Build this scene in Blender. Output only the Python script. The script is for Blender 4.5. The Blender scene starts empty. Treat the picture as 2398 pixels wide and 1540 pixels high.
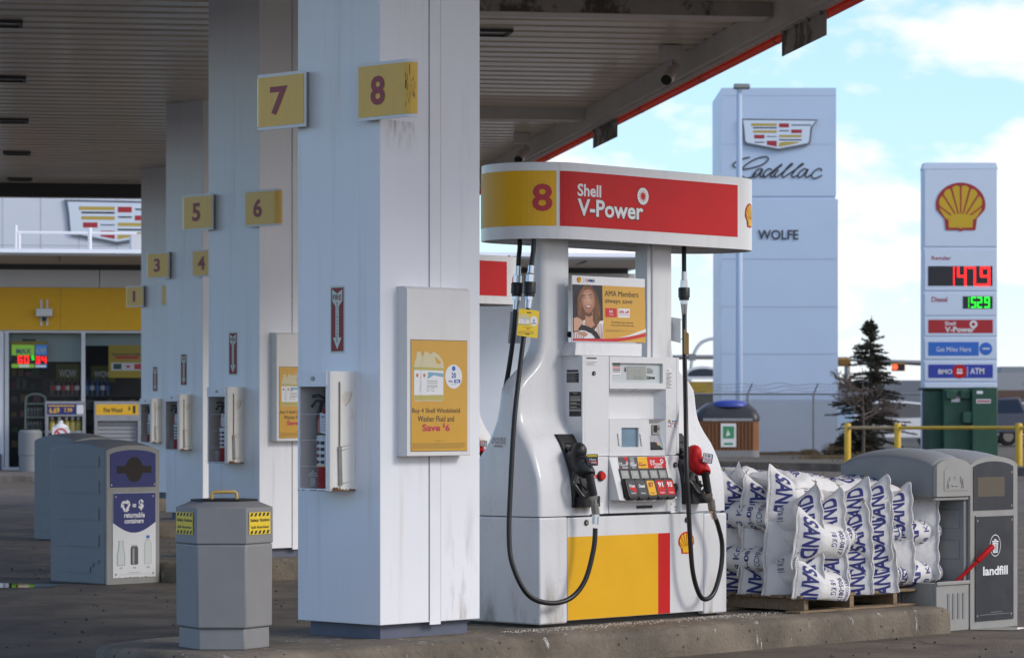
import bpy, bmesh, math, random
from mathutils import Vector, Matrix, noise
random.seed(7)
scene = bpy.context.scene
COL = scene.collection
R_ = math.radians

# ---------------------------------------------------------------- camera
cam_d = bpy.data.cameras.new("camera")
cam = bpy.data.objects.new("camera", cam_d)
COL.objects.link(cam)
cam.location = (0, 0, 1.4)
cam.rotation_euler = (R_(90), 0, 0)
cam_d.sensor_width = 36
cam_d.lens = 36 * 7263 / 2398
cam_d.shift_y = 200 / 2398
cam_d.clip_start = 0.5
cam_d.clip_end = 3000
cam_d.dof.use_dof = True
cam_d.dof.focus_distance = 18.0
cam_d.dof.aperture_fstop = 8.0
scene.camera = cam

# ---------------------------------------------------------------- sky and sun
SUN_EL, SUN_AZ = 31.0, 112.0       # azimuth clockwise from +Y (the view direction)
world = bpy.data.worlds.new("World")
scene.world = world
world.use_nodes = True
wn = world.node_tree; wn.nodes.clear()
def N(t, **k):
    n = wn.nodes.new(t)
    for a, b in k.items(): setattr(n, a, b)
    return n
w_out = N('ShaderNodeOutputWorld'); w_bg = N('ShaderNodeBackground')
sky = N('ShaderNodeTexSky'); sky.sky_type = 'NISHITA'; sky.sun_disc = False
sky.sun_elevation = R_(SUN_EL); sky.sun_rotation = R_(SUN_AZ)
sky.air_density = 1.0; sky.dust_density = 0.6; sky.ozone_density = 1.6
tc = N('ShaderNodeTexCoord')
mp = N('ShaderNodeMapping'); mp.inputs['Scale'].default_value = (1.0, 1.0, 2.1); mp.inputs['Location'].default_value = (0.31, 0.0, 0.02)
nz = N('ShaderNodeTexNoise'); nz.inputs['Scale'].default_value = 13.0; nz.inputs['Detail'].default_value = 6.0; nz.inputs['Roughness'].default_value = 0.52
rp = N('ShaderNodeValToRGB'); bias = N('ShaderNodeMath', operation='MULTIPLY_ADD'); bias.inputs[1].default_value = 0.17
rp.color_ramp.elements[0].position = 0.50; rp.color_ramp.elements[0].color = (0, 0, 0, 1)
rp.color_ramp.elements[1].position = 0.60; rp.color_ramp.elements[1].color = (1, 1, 1, 1)
sep = N('ShaderNodeSeparateXYZ')
hz = N('ShaderNodeMapRange'); hz.inputs['From Min'].default_value = 0.0; hz.inputs['From Max'].default_value = 0.065
hz.inputs['To Min'].default_value = 0.75; hz.inputs['To Max'].default_value = 0.0
mx = N('ShaderNodeMath', operation='MAXIMUM')
mixc = N('ShaderNodeMixRGB'); mixc.inputs['Color2'].default_value = (6.3, 6.0, 6.25, 1)
haze = N('ShaderNodeMixRGB'); haze.inputs['Color2'].default_value = (3.7, 5.6, 6.3, 1)
hf = N('ShaderNodeMapRange'); hf.inputs['From Min'].default_value = 0.05; hf.inputs['From Max'].default_value = 0.40; hf.inputs['To Min'].default_value = 0.50; hf.inputs['To Max'].default_value = 0.0
L = wn.links.new
L(tc.outputs['Generated'], mp.inputs['Vector']); L(mp.outputs[0], nz.inputs['Vector']); L(tc.outputs['Generated'], sep.inputs[0]); L(sep.outputs['X'], bias.inputs[0]); L(nz.outputs['Fac'], bias.inputs[2]); L(bias.outputs[0], rp.inputs[0]); L(sep.outputs['Z'], hz.inputs['Value'])
L(rp.outputs[0], mx.inputs[0]); L(hz.outputs[0], mx.inputs[1])
L(sep.outputs['Z'], hf.inputs['Value']); L(hf.outputs[0], haze.inputs['Fac']); tint = N('ShaderNodeMixRGB', blend_type='MULTIPLY'); tint.inputs['Fac'].default_value = 1; tint.inputs['Color2'].default_value = (.84, .95, 1.16, 1); L(sky.outputs[0], tint.inputs['Color1']); L(tint.outputs[0], haze.inputs['Color1']); L(haze.outputs[0], mixc.inputs['Color1']); L(mx.outputs[0], mixc.inputs['Fac'])
L(mixc.outputs[0], w_bg.inputs[0]); L(w_bg.outputs[0], w_out.inputs[0])
w_bg.inputs['Strength'].default_value = 0.10

sd = bpy.data.lights.new("sun", 'SUN'); sd.energy = 0.95; sd.angle = R_(18); sd.color = (1.0, 0.95, 0.88)
so = bpy.data.objects.new("sun", sd); COL.objects.link(so)
sv = Vector((math.sin(R_(SUN_AZ)) * math.cos(R_(SUN_EL)), math.cos(R_(SUN_AZ)) * math.cos(R_(SUN_EL)), math.sin(R_(SUN_EL))))
so.rotation_euler = (-sv).to_track_quat('-Z', 'Y').to_euler()
scene.view_settings.view_transform = 'Standard'
scene.view_settings.look = 'None'
scene.view_settings.exposure = 0.90
scene.view_settings.gamma = 1.0
scene.cycles.max_bounces = 8

# ---------------------------------------------------------------- survey: photo measures -> places in the world
F, CAMH, CX, HY = 7263., 1.4, 1199., 970.
C0 = (-.7198, 16.9195)                       # near bottom corner of the first canopy column
ANG = R_(46.7)                               # direction of the pump islands
U = (math.cos(ANG), math.sin(ANG)); V = (-math.sin(ANG), math.cos(ANG))
TANG = math.atan2(.1484, .9889)              # canopy and shop front
T = (.9889, .1484); RR = (-.1484, .9889)
SPAN = 9.705
ZI = .17                                     # top of the kerbed islands
def Ck(k): return (C0[0] + SPAN * k * RR[0], C0[1] + SPAN * k * RR[1])
def onv(px, py, v, k=0):
    c = Ck(k); t = (px - CX) / F
    u = (t * (c[1] + v * V[1]) - (c[0] + v * V[0])) / (U[0] - t * U[1])
    y = c[1] + v * V[1] + u * U[1]
    return (u, CAMH - (py - HY) / F * y)
def onu(px, py, u, k=0):
    c = Ck(k); t = (px - CX) / F
    v = (t * (c[1] + u * U[1]) - (c[0] + u * U[0])) / (V[0] - t * V[1])
    y = c[1] + v * V[1] + u * U[1]
    return (v, CAMH - (py - HY) / F * y)
def ont(px, py, r):                          # on a wall parallel to the shop front at canopy distance r
    a = (px - CX) / F
    t = r * (a * RR[1] - RR[0]) / (T[0] - a * T[1])
    y = t * T[1] + r * RR[1]
    return (t, CAMH - (py - HY) / F * y)
def src(cx, cy, ox, oy, sc): return ((ox + cx / sc) * .5995, (oy + cy / sc) * .5995)
def c2(x, y): return src(x, y, 1850, 600, 2.0852)
def c3(x, y): return src(x, y, 1850, 1300, 2.2)
def c4(x, y): return src(x, y, 1850, 1900, 2.2838)
def n1(x, y): return src(x, y, 2150, 1600, 2.8)
def b7(x, y): return src(x, y, 3100, 1600, 1.589)
def l3(x, y): return src(x, y, 0, 1400, 1.3175)
def p5(x, y): return src(x, y, 1100, 1000, 1.925)
def s8(x, y): return src(x, y, 900, 100, 1.925)
def k8(x, y): return src(x, y, 3200, 1000, 1.925)
def bg(px, py, Y): return ((px - CX) / F * Y, CAMH - (py - HY) / F * Y)

# ---------------------------------------------------------------- materials
def lin(c):
    return tuple(((x / 255 + .055) / 1.055) ** 2.4 if x > 10 else x / 255 / 12.92 for x in c) + (1,)
MATS = {}
def mat(name, col, rough=.5, metal=0., var=0., vs=6., stretch=(1, 1, 1), bump=0., bs=60., dirt=0., dcol=(.30, .25, .18), ds=(7, 7, .7), dlo=.52, dhi=.75, coat=0., emit=0., spec=.5, alpha=1., trans=0.):
    m = bpy.data.materials.new(name); m.use_nodes = True
    nt = m.node_tree; b = nt.nodes['Principled BSDF']
    c = tuple(col) + (1,) if len(col) == 3 else tuple(col)
    b.inputs['Base Color'].default_value = c
    b.inputs['Roughness'].default_value = rough; b.inputs['Metallic'].default_value = metal
    b.inputs['Specular IOR Level'].default_value = spec
    b.inputs['Coat Weight'].default_value = coat; b.inputs['Coat Roughness'].default_value = .08
    b.inputs['Alpha'].default_value = alpha
    b.inputs['Transmission Weight'].default_value = trans
    if emit:
        b.inputs['Emission Color'].default_value = c; b.inputs['Emission Strength'].default_value = emit
    def nn(t): return nt.nodes.new(t)
    cur = None
    if var or dirt or bump:
        g = nn('ShaderNodeTexCoord')
    if var:
        mp = nn('ShaderNodeMapping'); mp.inputs['Scale'].default_value = stretch
        nz = nn('ShaderNodeTexNoise'); nz.inputs['Scale'].default_value = vs; nz.inputs['Detail'].default_value = 8; nz.inputs['Roughness'].default_value = .62
        nt.links.new(g.outputs['Object'], mp.inputs[0]); nt.links.new(mp.outputs[0], nz.inputs['Vector'])
        mr = nn('ShaderNodeMapRange'); mr.inputs['From Min'].default_value = .3; mr.inputs['From Max'].default_value = .7
        mr.inputs['To Min'].default_value = 1 - var; mr.inputs['To Max'].default_value = 1 + var * .6
        nt.links.new(nz.outputs['Fac'], mr.inputs['Value'])
        hs = nn('ShaderNodeMixRGB'); hs.blend_type = 'MULTIPLY'; hs.inputs['Fac'].default_value = 1; hs.inputs['Color1'].default_value = c
        nt.links.new(mr.outputs[0], hs.inputs['Color2']); cur = hs.outputs[0]
        rr = nn('ShaderNodeMapRange'); rr.inputs['To Min'].default_value = max(0, rough - .1); rr.inputs['To Max'].default_value = min(1, rough + .12)
        nt.links.new(nz.outputs['Fac'], rr.inputs['Value']); nt.links.new(rr.outputs[0], b.inputs['Roughness'])
    if dirt:
        mp2 = nn('ShaderNodeMapping'); mp2.inputs['Scale'].default_value = ds
        n2 = nn('ShaderNodeTexNoise'); n2.inputs['Scale'].default_value = 1; n2.inputs['Detail'].default_value = 10; n2.inputs['Roughness'].default_value = .7
        nt.links.new(g.outputs['Object'], mp2.inputs[0]); nt.links.new(mp2.outputs[0], n2.inputs['Vector'])
        r2 = nn('ShaderNodeMapRange'); r2.inputs['From Min'].default_value = dlo; r2.inputs['From Max'].default_value = dhi; r2.inputs['To Max'].default_value = dirt
        nt.links.new(n2.outputs['Fac'], r2.inputs['Value'])
        mm = nn('ShaderNodeMixRGB'); mm.inputs['Color2'].default_value = tuple(dcol) + (1,)
        if cur is None: mm.inputs['Color1'].default_value = c
        else: nt.links.new(cur, mm.inputs['Color1'])
        nt.links.new(r2.outputs[0], mm.inputs['Fac']); cur = mm.outputs[0]
    if cur is not None: nt.links.new(cur, b.inputs['Base Color'])
    if bump:
        n3 = nn('ShaderNodeTexNoise'); n3.inputs['Scale'].default_value = bs; n3.inputs['Detail'].default_value = 6
        nt.links.new(g.outputs['Object'], n3.inputs['Vector'])
        bp = nn('ShaderNodeBump'); bp.inputs['Strength'].default_value = bump; bp.inputs['Distance'].default_value = .02
        nt.links.new(n3.outputs['Fac'], bp.inputs['Height']); nt.links.new(bp.outputs[0], b.inputs['Normal'])
    MATS[name] = m
    return m
def glow(name, col, strength):
    m = mat(name, col, emit=strength); return m

white = mat('white_enamel', (.70, .71, .72), .28, var=.03, vs=3, dirt=.34, dcol=(.42, .37, .30), ds=(9, 9, .8), dlo=.53, dhi=.78, coat=.25)
colwhite = mat('column_paint', (.84, .86, .90), .42, var=.03, vs=2, stretch=(1, 1, .3), dirt=.36, dcol=(.45, .37, .28), ds=(10, 10, .45), dlo=.55, dhi=.78, coat=.1)
colstrip = mat('joint_strip', (.84, .85, .88), .4, var=.04, vs=4)
plinth_m = mat('plinth_paint', lin((92, 98, 116)), .55, var=.15, vs=8, dirt=.4, dcol=(.2, .17, .14), ds=(6, 6, 6))
offwhite = mat('off_white_frame', (.74, .73, .71), .4, var=.04, vs=4, dirt=.15, dcol=(.4, .36, .3))
yellow = mat('signal_yellow', (.78, .42, .006), .42, var=.05, vs=4, spec=.35)
yellow_flat = mat('poster_yellow', (.66, .36, .035), .3, var=.05, vs=4, coat=.4)
amber = mat('sign_yellow', (.80, .45, .018), .35, var=.06, vs=5, coat=.3, dirt=.12, dcol=(.2, .12, .02), ds=(20, 20, 2))
red = mat('signal_red', (.56, .010, .012), .5, var=.05, vs=4, spec=.3)
signred = mat('number_red', (.30, .02, .035), .4)
red_flat = mat('print_red', (.60, .03, .04), .45)
maroon = mat('fire_sign_red', (.27, .022, .022), .45, var=.1, vs=20)
palegreen = mat('fire_sign_pale', (.60, .68, .60), .45)
black = mat('black_plastic', (.012, .012, .013), .42, var=.2, vs=20)
rubber = mat('hose_rubber', (.010, .010, .011), .38, var=.3, vs=30)
ink = mat('print_black', (.02, .02, .022), .5)
charcoal = mat('print_charcoal', (.045, .047, .055), .5)
chrome = mat('bright_metal', (.62, .63, .65), .22, 1., var=.1, vs=30)
steel = mat('dull_steel', (.34, .33, .31), .45, .9, var=.2, vs=20)
galv = mat('galvanised', (.36, .37, .38), .5, .6, var=.15, vs=10)
paper = mat('print_white', (.78, .79, .80), .5)
printblue = mat('print_blue', (.022, .030, .17), .45, var=.08, vs=8)
navy = mat('sack_blue', (.028, .032, .19), .6, var=.25, vs=60)
skyblue = mat('print_sky_blue', (.03, .16, .52), .4)
bingrey = mat('bin_plastic', (.215, .225, .235), .5, var=.07, vs=5, bump=.08, bs=180, dirt=.25, dcol=(.30, .27, .23), ds=(5, 5, 1.5), dlo=.5, dhi=.75)
bindark = mat('bin_panel_dark', (.030, .034, .042), .38, var=.2, vs=6, dirt=.15, dcol=(.2, .18, .15), ds=(6, 6, 4))
binlight = mat('bin_trim', (.31, .31, .295), .5, var=.08, vs=6, dirt=.3, dcol=(.22, .19, .15), ds=(5, 5, 2), dlo=.5, dhi=.75)
bincavity = mat('bin_inside', (.03, .025, .02), .8)
greybin = mat('safety_bin_plastic', (.225, .225, .23), .5, var=.06, vs=6, bump=.05, bs=160, dirt=.2, dcol=(.32, .29, .25), ds=(6, 6, 1.2), dlo=.5, dhi=.75)
labelyellow = mat('label_yellow', (.80, .58, .02), .45)
handle_y = mat('handle_yellow', (.56, .36, .09), .5, var=.1, vs=20)
rust = mat('rust', (.17, .075, .022), .85, var=.5, vs=60)
cabwhite = mat('cabinet_paint', (.82, .80, .74), .35, var=.04, vs=6, dirt=.75, dcol=(.42, .26, .10), ds=(9, 9, 5), dlo=.60, dhi=.82)
extred = mat('extinguisher_red', (.42, .012, .015), .3, coat=.5)
lcd = mat('lcd_grey', (.30, .32, .29), .25, coat=.5)
lcdframe = mat('lcd_panel', (.50, .55, .56), .3, coat=.4)
screen = mat('terminal_screen', (.17, .27, .36), .12, var=.15, vs=12, coat=.6)
ceil_m = mat('canopy_deck', (.74, .66, .56), .30, var=.22, vs=1.1, stretch=(.5, 6, 1), dirt=.45, dcol=(.24, .20, .15), ds=(.35, 3.2, 3), dlo=.45, dhi=.75, coat=.1)
beam_m = mat('canopy_steel', (.64, .62, .59), .45, var=.12, vs=2)
beamdirty = mat('stained_beam', (.40, .38, .35), .55, var=.2, vs=3, dirt=.9, dcol=(.07, .06, .05), ds=(1.6, 1.6, 1.2), dlo=.50, dhi=.56)
orange = mat('red_tube', (.78, .085, .012), .3, var=.08, vs=6, coat=.3)
darkgrey = mat('dark_trim', (.06, .06, .062), .5)
midgrey = mat('mid_grey', (.25, .25, .25), .5, var=.06)
wood = mat('pallet_wood', (.23, .165, .10), .8, var=.4, vs=9, stretch=(1, 8, 8), bump=.25, bs=40, dirt=.5, dcol=(.10, .08, .06), ds=(3, 14, 14))
sack = mat('woven_sack', (.72, .71, .70), .55, var=.06, vs=14, bump=.22, bs=46, dirt=.35, dcol=(.40, .32, .23), ds=(8, 8, 8), dlo=.53, dhi=.78)
twine = mat('twine', (.22, .17, .11), .9)
glass = mat('window_glass', (.02, .024, .026), .05, spec=.35, alpha=.16)
acrylic = mat('acrylic_pane', (.10, .11, .13), .12, alpha=.14, spec=.3)
shopwall = mat('shop_panel', (.62, .62, .62), .5, var=.04, vs=2)
shopwhite = mat('shop_white', (.74, .77, .80), .4, var=.03, vs=2)
dealer = mat('dealer_cladding', (.68, .72, .78), .4, var=.02, vs=1)
tower_m = mat('tower_cladding', (.54, .66, .82), .4, var=.03, vs=.6)
alu = mat('window_frame', (.56, .58, .60), .4, .3)
lampwhite = mat('lamp_lens', (.40, .40, .38), .25, coat=.4)
def concrete(name, col, pit=.6, salt=0., cracks=False):
    m = mat(name, col, .85, var=.42, vs=2.2, bump=.5, bs=45, dirt=.75, dcol=tuple(x * .38 for x in col), ds=(1.6, 1.6, 1.0), dlo=.44, dhi=.64)
    nt = m.node_tree; b = nt.nodes['Principled BSDF']; old = b.inputs['Base Color'].links[0].from_socket
    g = nt.nodes.new('ShaderNodeTexCoord')
    vo = nt.nodes.new('ShaderNodeTexVoronoi'); vo.inputs['Scale'].default_value = 13; vo.inputs['Randomness'].default_value = 1
    nt.links.new(g.outputs['Object'], vo.inputs['Vector'])
    mr = nt.nodes.new('ShaderNodeMapRange'); mr.inputs['From Min'].default_value = .10; mr.inputs['From Max'].default_value = .14; mr.inputs['To Min'].default_value = pit; mr.inputs['To Max'].default_value = 0
    nt.links.new(vo.outputs['Distance'], mr.inputs['Value'])
    mm = nt.nodes.new('ShaderNodeMixRGB'); mm.inputs['Color2'].default_value = (.03, .026, .02, 1)
    nt.links.new(old, mm.inputs['Color1']); nt.links.new(mr.outputs[0], mm.inputs['Fac']); out = mm.outputs[0]
    if salt:
        mp = nt.nodes.new('ShaderNodeMapping'); mp.inputs['Scale'].default_value = (11, 11, 2.0)
        n2 = nt.nodes.new('ShaderNodeTexNoise'); n2.inputs['Scale'].default_value = 1; n2.inputs['Detail'].default_value = 9; n2.inputs['Roughness'].default_value = .68
        nt.links.new(g.outputs['Object'], mp.inputs[0]); nt.links.new(mp.outputs[0], n2.inputs['Vector'])
        r2 = nt.nodes.new('ShaderNodeMapRange'); r2.inputs['From Min'].default_value = .62; r2.inputs['From Max'].default_value = .66; r2.inputs['To Max'].default_value = salt
        nt.links.new(n2.outputs['Fac'], r2.inputs['Value'])
        m3 = nt.nodes.new('ShaderNodeMixRGB'); m3.inputs['Color2'].default_value = (.62, .60, .58, 1)
        nt.links.new(out, m3.inputs['Color1']); nt.links.new(r2.outputs[0], m3.inputs['Fac']); out = m3.outputs[0]
    if cracks:
        v2 = nt.nodes.new('ShaderNodeTexVoronoi'); v2.feature = 'DISTANCE_TO_EDGE'; v2.inputs['Scale'].default_value = .32
        nw = nt.nodes.new('ShaderNodeTexNoise'); nw.inputs['Scale'].default_value = 1.4; nw.inputs['Detail'].default_value = 8
        ad = nt.nodes.new('ShaderNodeVectorMath'); ad.operation = 'MULTIPLY_ADD'; ad.inputs[1].default_value = (.9, .9, 0)
        nt.links.new(g.outputs['Object'], nw.inputs['Vector']); nt.links.new(nw.outputs['Color'], ad.inputs[0]); nt.links.new(g.outputs['Object'], ad.inputs[2]); nt.links.new(ad.outputs[0], v2.inputs['Vector'])
        r3 = nt.nodes.new('ShaderNodeMapRange'); r3.inputs['From Min'].default_value = .0015; r3.inputs['From Max'].default_value = .005; r3.inputs['To Min'].default_value = .75; r3.inputs['To Max'].default_value = 0
        nt.links.new(v2.outputs['Distance'], r3.inputs['Value'])
        m4 = nt.nodes.new('ShaderNodeMixRGB'); m4.inputs['Color2'].default_value = (.025, .02, .016, 1); nt.links.new(out, m4.inputs['Color1']); nt.links.new(r3.outputs[0], m4.inputs['Fac']); out = m4.outputs[0]
        mp5 = nt.nodes.new('ShaderNodeMapping'); mp5.inputs['Scale'].default_value = (.55, .16, 1); mp5.inputs['Rotation'].default_value = (0, 0, .75)
        n5 = nt.nodes.new('ShaderNodeTexNoise'); n5.inputs['Scale'].default_value = 1.5; n5.inputs['Detail'].default_value = 5; n5.inputs['Roughness'].default_value = .55
        nt.links.new(g.outputs['Object'], mp5.inputs[0]); nt.links.new(mp5.outputs[0], n5.inputs['Vector'])
        r5 = nt.nodes.new('ShaderNodeMapRange'); r5.inputs['From Min'].default_value = .52; r5.inputs['From Max'].default_value = .68; r5.inputs['To Max'].default_value = .55
        nt.links.new(n5.outputs['Fac'], r5.inputs['Value'])
        m6 = nt.nodes.new('ShaderNodeMixRGB'); m6.inputs['Color2'].default_value = (.045, .038, .032, 1); nt.links.new(out, m6.inputs['Color1']); nt.links.new(r5.outputs[0], m6.inputs['Fac']); out = m6.outputs[0]
    nt.links.new(out, b.inputs['Base Color'])
    return m
kerb_m = concrete('island_concrete', (.200, .166, .125), .85, .75)
ground_m = concrete('forecourt_concrete', (.140, .113, .084), .35, 0., True)
road_m = mat('asphalt', (.055, .052, .05), .9, var=.3, vs=.6, bump=.3, bs=30)
farkerb_m = concrete('far_kerb_concrete', (.20, .18, .155), .3)
grass_m = mat('dry_grass', (.16, .115, .06), .95, var=.5, vs=3)
soil_m = mat('verge_soil', (.10, .085, .06), .95, var=.4, vs=1.5)
needle_m = mat('needles', (.060, .056, .034), .7, var=.6, vs=1.5)
bark_m = mat('bark', (.11, .085, .065), .9, var=.3, vs=10)
dumpgreen = mat('dumpster_green', (.018, .080, .045), .5, var=.15, vs=2, dirt=.25, dcol=(.10, .12, .10), ds=(1, 1, .5))
slatwood = mat('cedar_slats', (.27, .105, .035), .6, var=.2, vs=3, stretch=(6, 6, .4))
postyellow = mat('bollard_yellow', (.66, .42, .03), .5, var=.12, vs=4, dirt=.2, dcol=(.3, .2, .05), ds=(4, 4, 2))

# ---------------------------------------------------------------- mesh building
class Plane:
    def __init__(s, o, ex, ey, n): s.o, s.ex, s.ey, s.n = Vector(o), Vector(ex), Vector(ey), Vector(n)
    def p(s, a, b, off=0.): return s.o + s.ex * a + s.ey * b + s.n * off
def PV(v): return Plane((0, v, 0), (1, 0, 0), (0, 0, 1), (0, -1, 0))          # faces -y, a = x
def PU(u): return Plane((u, 0, 0), (0, -1, 0), (0, 0, 1), (-1, 0, 0))         # faces -x, a = -y
def PT(z): return Plane((0, 0, z), (1, 0, 0), (0, 1, 0), (0, 0, 1))           # faces up
TXT = {}
def text2d(s, bold=0., shear=0.):
    key = (s, bold, shear)
    if key not in TXT:
        cu = bpy.data.curves.new('t', 'FONT'); cu.body = s; cu.offset = bold; cu.shear = shear; cu.resolution_u = 3; cu.align_x = 'LEFT'
        cu.fill_mode = 'FRONT'
        ob = bpy.data.objects.new('t', cu)
        me = bpy.data.meshes.new_from_object(ob)
        vs = [(v.co.x, v.co.y) for v in me.vertices]; fs = [tuple(p.vertices) for p in me.polygons]
        bpy.data.objects.remove(ob); bpy.data.meshes.remove(me); bpy.data.curves.remove(cu)
        x0 = min(v[0] for v in vs); x1 = max(v[0] for v in vs); y0 = min(v[1] for v in vs); y1 = max(v[1] for v in vs)
        TXT[key] = ([((v[0] - x0) / (x1 - x0), (v[1] - y0) / (y1 - y0)) for v in vs], fs, (x1 - x0) / (y1 - y0))
    return TXT[key]
def cut2d(vs, fs, step):
    bm = bmesh.new(); bv = [bm.verts.new((v[0], v[1], 0)) for v in vs]
    for f in fs:
        try: bm.faces.new([bv[i] for i in f])
        except ValueError: pass
    for ax in (0, 1):
        lo = min(v[ax] for v in vs); hi = max(v[ax] for v in vs); x = lo + step
        while x < hi:
            bmesh.ops.bisect_plane(bm, geom=bm.verts[:] + bm.edges[:] + bm.faces[:], plane_co=(x, 0, 0) if ax == 0 else (0, x, 0), plane_no=(1, 0, 0) if ax == 0 else (0, 1, 0))
            x += step
    bm.verts.index_update()
    r = ([(v.co.x, v.co.y) for v in bm.verts], [tuple(v.index for v in f.verts) for f in bm.faces]); bm.free()
    return r
class MB:
    def __init__(s): s.v = []; s.f = []; s.m = []; s.cuts = []
    def cut(s):
        """what follows is a piece of its own: build() makes an object of each piece"""
        s.cuts.append((len(s.v), len(s.f))); return s
    def add(s, vs, fs, mi=0):
        b = len(s.v); s.v += [Vector(x) for x in vs]
        for f in fs: s.f.append(tuple(i + b for i in f)); s.m.append(mi)
        return s
    def box(s, a, b, mi=0):
        x0, y0, z0 = a; x1, y1, z1 = b
        if x0 > x1: x0, x1 = x1, x0
        if y0 > y1: y0, y1 = y1, y0
        if z0 > z1: z0, z1 = z1, z0
        return s.add([(x0, y0, z0), (x1, y0, z0), (x1, y1, z0), (x0, y1, z0), (x0, y0, z1), (x1, y0, z1), (x1, y1, z1), (x0, y1, z1)],
                     [(3, 2, 1, 0), (4, 5, 6, 7), (0, 1, 5, 4), (1, 2, 6, 5), (2, 3, 7, 6), (3, 0, 4, 7)], mi)
    def loft(s, rings, mi=0, cap=True, closed=True):
        n = len(rings[0]); vs = [p for r in rings for p in r]; fs = []
        for i in range(len(rings) - 1):
            for j in range(n if closed else n - 1):
                k = (j + 1) % n
                fs.append((i * n + j, i * n + k, (i + 1) * n + k, (i + 1) * n + j))
        if cap and closed:
            fs.append(tuple(range(n - 1, -1, -1))); fs.append(tuple(range((len(rings) - 1) * n, len(rings) * n)))
        return s.add(vs, fs, mi)
    def tube(s, pts, r, n=10, mi=0, cap=True):
        pts = [Vector(p) for p in pts]; rs = r if isinstance(r, (list, tuple)) else [r] * len(pts)
        rings = []; up = None
        for i, p in enumerate(pts):
            d = (pts[min(i + 1, len(pts) - 1)] - pts[max(i - 1, 0)]).normalized()
            if up is None:
                a = Vector((0, 0, 1)) if abs(d.z) < .9 else Vector((1, 0, 0)); up = d.cross(a).normalized()
            up = (up - d * up.dot(d)).normalized(); w = d.cross(up)
            rings.append([p + (up * math.cos(2 * math.pi * j / n) + w * math.sin(2 * math.pi * j / n)) * rs[i] for j in range(n)])
        return s.loft(rings, mi, cap)
    def slab(s, pl, pts, o0, o1, mi=0, side=None):
        n = len(pts)
        ar = sum(pts[i][0] * pts[(i + 1) % n][1] - pts[(i + 1) % n][0] * pts[i][1] for i in range(n))
        if ar < 0: pts = list(pts)[::-1]
        vs = [pl.p(a, b, o1) for a, b in pts] + [pl.p(a, b, o0) for a, b in pts]
        s.add(vs, [tuple(range(n)), tuple(range(2 * n - 1, n - 1, -1))], mi)
        return s.add(vs, [(j, n + j, n + (j + 1) % n, (j + 1) % n) for j in range(n)], mi if side is None else side)
    def poly(s, pl, pts, off=.003, mi=0):
        n = len(pts)
        ar = sum(pts[i][0] * pts[(i + 1) % n][1] - pts[(i + 1) % n][0] * pts[i][1] for i in range(n))
        if ar < 0: pts = list(pts)[::-1]
        return s.add([pl.p(a, b, off) for a, b in pts], [tuple(range(n))], mi)
    def rect(s, pl, a0, b0, a1, b1, off=.003, mi=0, nx=1):
        for i in range(nx):
            x0 = a0 + (a1 - a0) * i / nx; x1 = a0 + (a1 - a0) * (i + 1) / nx
            s.poly(pl, [(x0, b0), (x1, b0), (x1, b1), (x0, b1)], off, mi)
        return s
    def disc(s, pl, a, b, r, off=.003, mi=0, n=20, ry=None):
        return s.poly(pl, [(a + r * math.cos(2 * math.pi * i / n), b + (ry or r) * math.sin(2 * math.pi * i / n)) for i in range(n)], off, mi)
    def text(s, pl, st, a0, b0, a1, b1, off=.004, mi=0, bold=0., shear=0., cut=0.):
        vs, fs, _ = text2d(st, bold, shear)
        if len(st) > 1: s.cut()
        vs = [(a0 + (a1 - a0) * x, b0 + (b1 - b0) * y) for x, y in vs]
        if cut: vs, fs = cut2d(vs, fs, cut)
        return s.add([pl.p(a, b, off) for a, b in vs], fs, mi)
    def tt(s, *a, **k):
        n = len(s.cuts); s.text(*a, **k); del s.cuts[n:]; return s
    def tx(s, *a, **k):
        n = len(s.cuts); s.texth(*a, **k); del s.cuts[n:]; return s
    def texth(s, pl, st, a0, b0, h, off=.004, mi=0, bold=0., squash=1., centre=False, shear=0.):
        w = text2d(st, bold, shear)[2] * h * squash
        if centre: a0 -= w / 2
        return s.text(pl, st, a0, b0, a0 + w, b0 + h, off, mi, bold, shear)
    def build(s, name, mats, parent=None, origin=None, smooth=0, bevel=0, seg=2):
        cs = [c for c in s.cuts if c[0] > 0 and c[0] < len(s.v)]
        if cs and parent is not None:
            cs = [(0, 0)] + cs + [(len(s.v), len(s.f))]; obs = []
            for (v0, f0), (v1, f1) in zip(cs, cs[1:]):
                if v1 <= v0 or f1 <= f0: continue
                q = MB(); q.v = s.v[v0:v1]; q.f = [tuple(i - v0 for i in f) for f in s.f[f0:f1]]; q.m = s.m[f0:f1]
                obs.append(q.build(name, mats, parent, origin, smooth, bevel, seg))
            return obs[0]
        me = bpy.data.meshes.new(name)
        o = Vector(origin) if origin is not None else (ORG.get(parent.name, Vector((0, 0, 0))) if parent else Vector((0, 0, 0)))
        me.from_pydata([v - o for v in s.v], [], s.f)
        if not isinstance(mats, (list, tuple)): mats = [mats]
        for m in mats: me.materials.append(m)
        me.polygons.foreach_set('material_index', s.m)
        if smooth:
            me.polygons.foreach_set('use_smooth', [True] * len(me.polygons))
            me.set_sharp_from_angle(angle=R_(smooth))
        me.update()
        ob = bpy.data.objects.new(name, me); COL.objects.link(ob)
        if parent:
            ob.parent = parent; ORG[ob.name] = o
        if bevel:
            md = ob.modifiers.new('bevel', 'BEVEL'); md.width = bevel; md.segments = seg; md.limit_method = 'ANGLE'; md.angle_limit = R_(40); md.harden_normals = False
            if not smooth:
                me.polygons.foreach_set('use_smooth', [True] * len(me.polygons)); me.set_sharp_from_angle(angle=R_(30))
        return ob
ORG = {}
def tag(o, label=None, cat=None, group=None, kind=None):
    if label: o['label'] = label
    if cat: o['category'] = cat
    if group: o['group'] = group
    if kind: o['kind'] = kind
    return o
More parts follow.
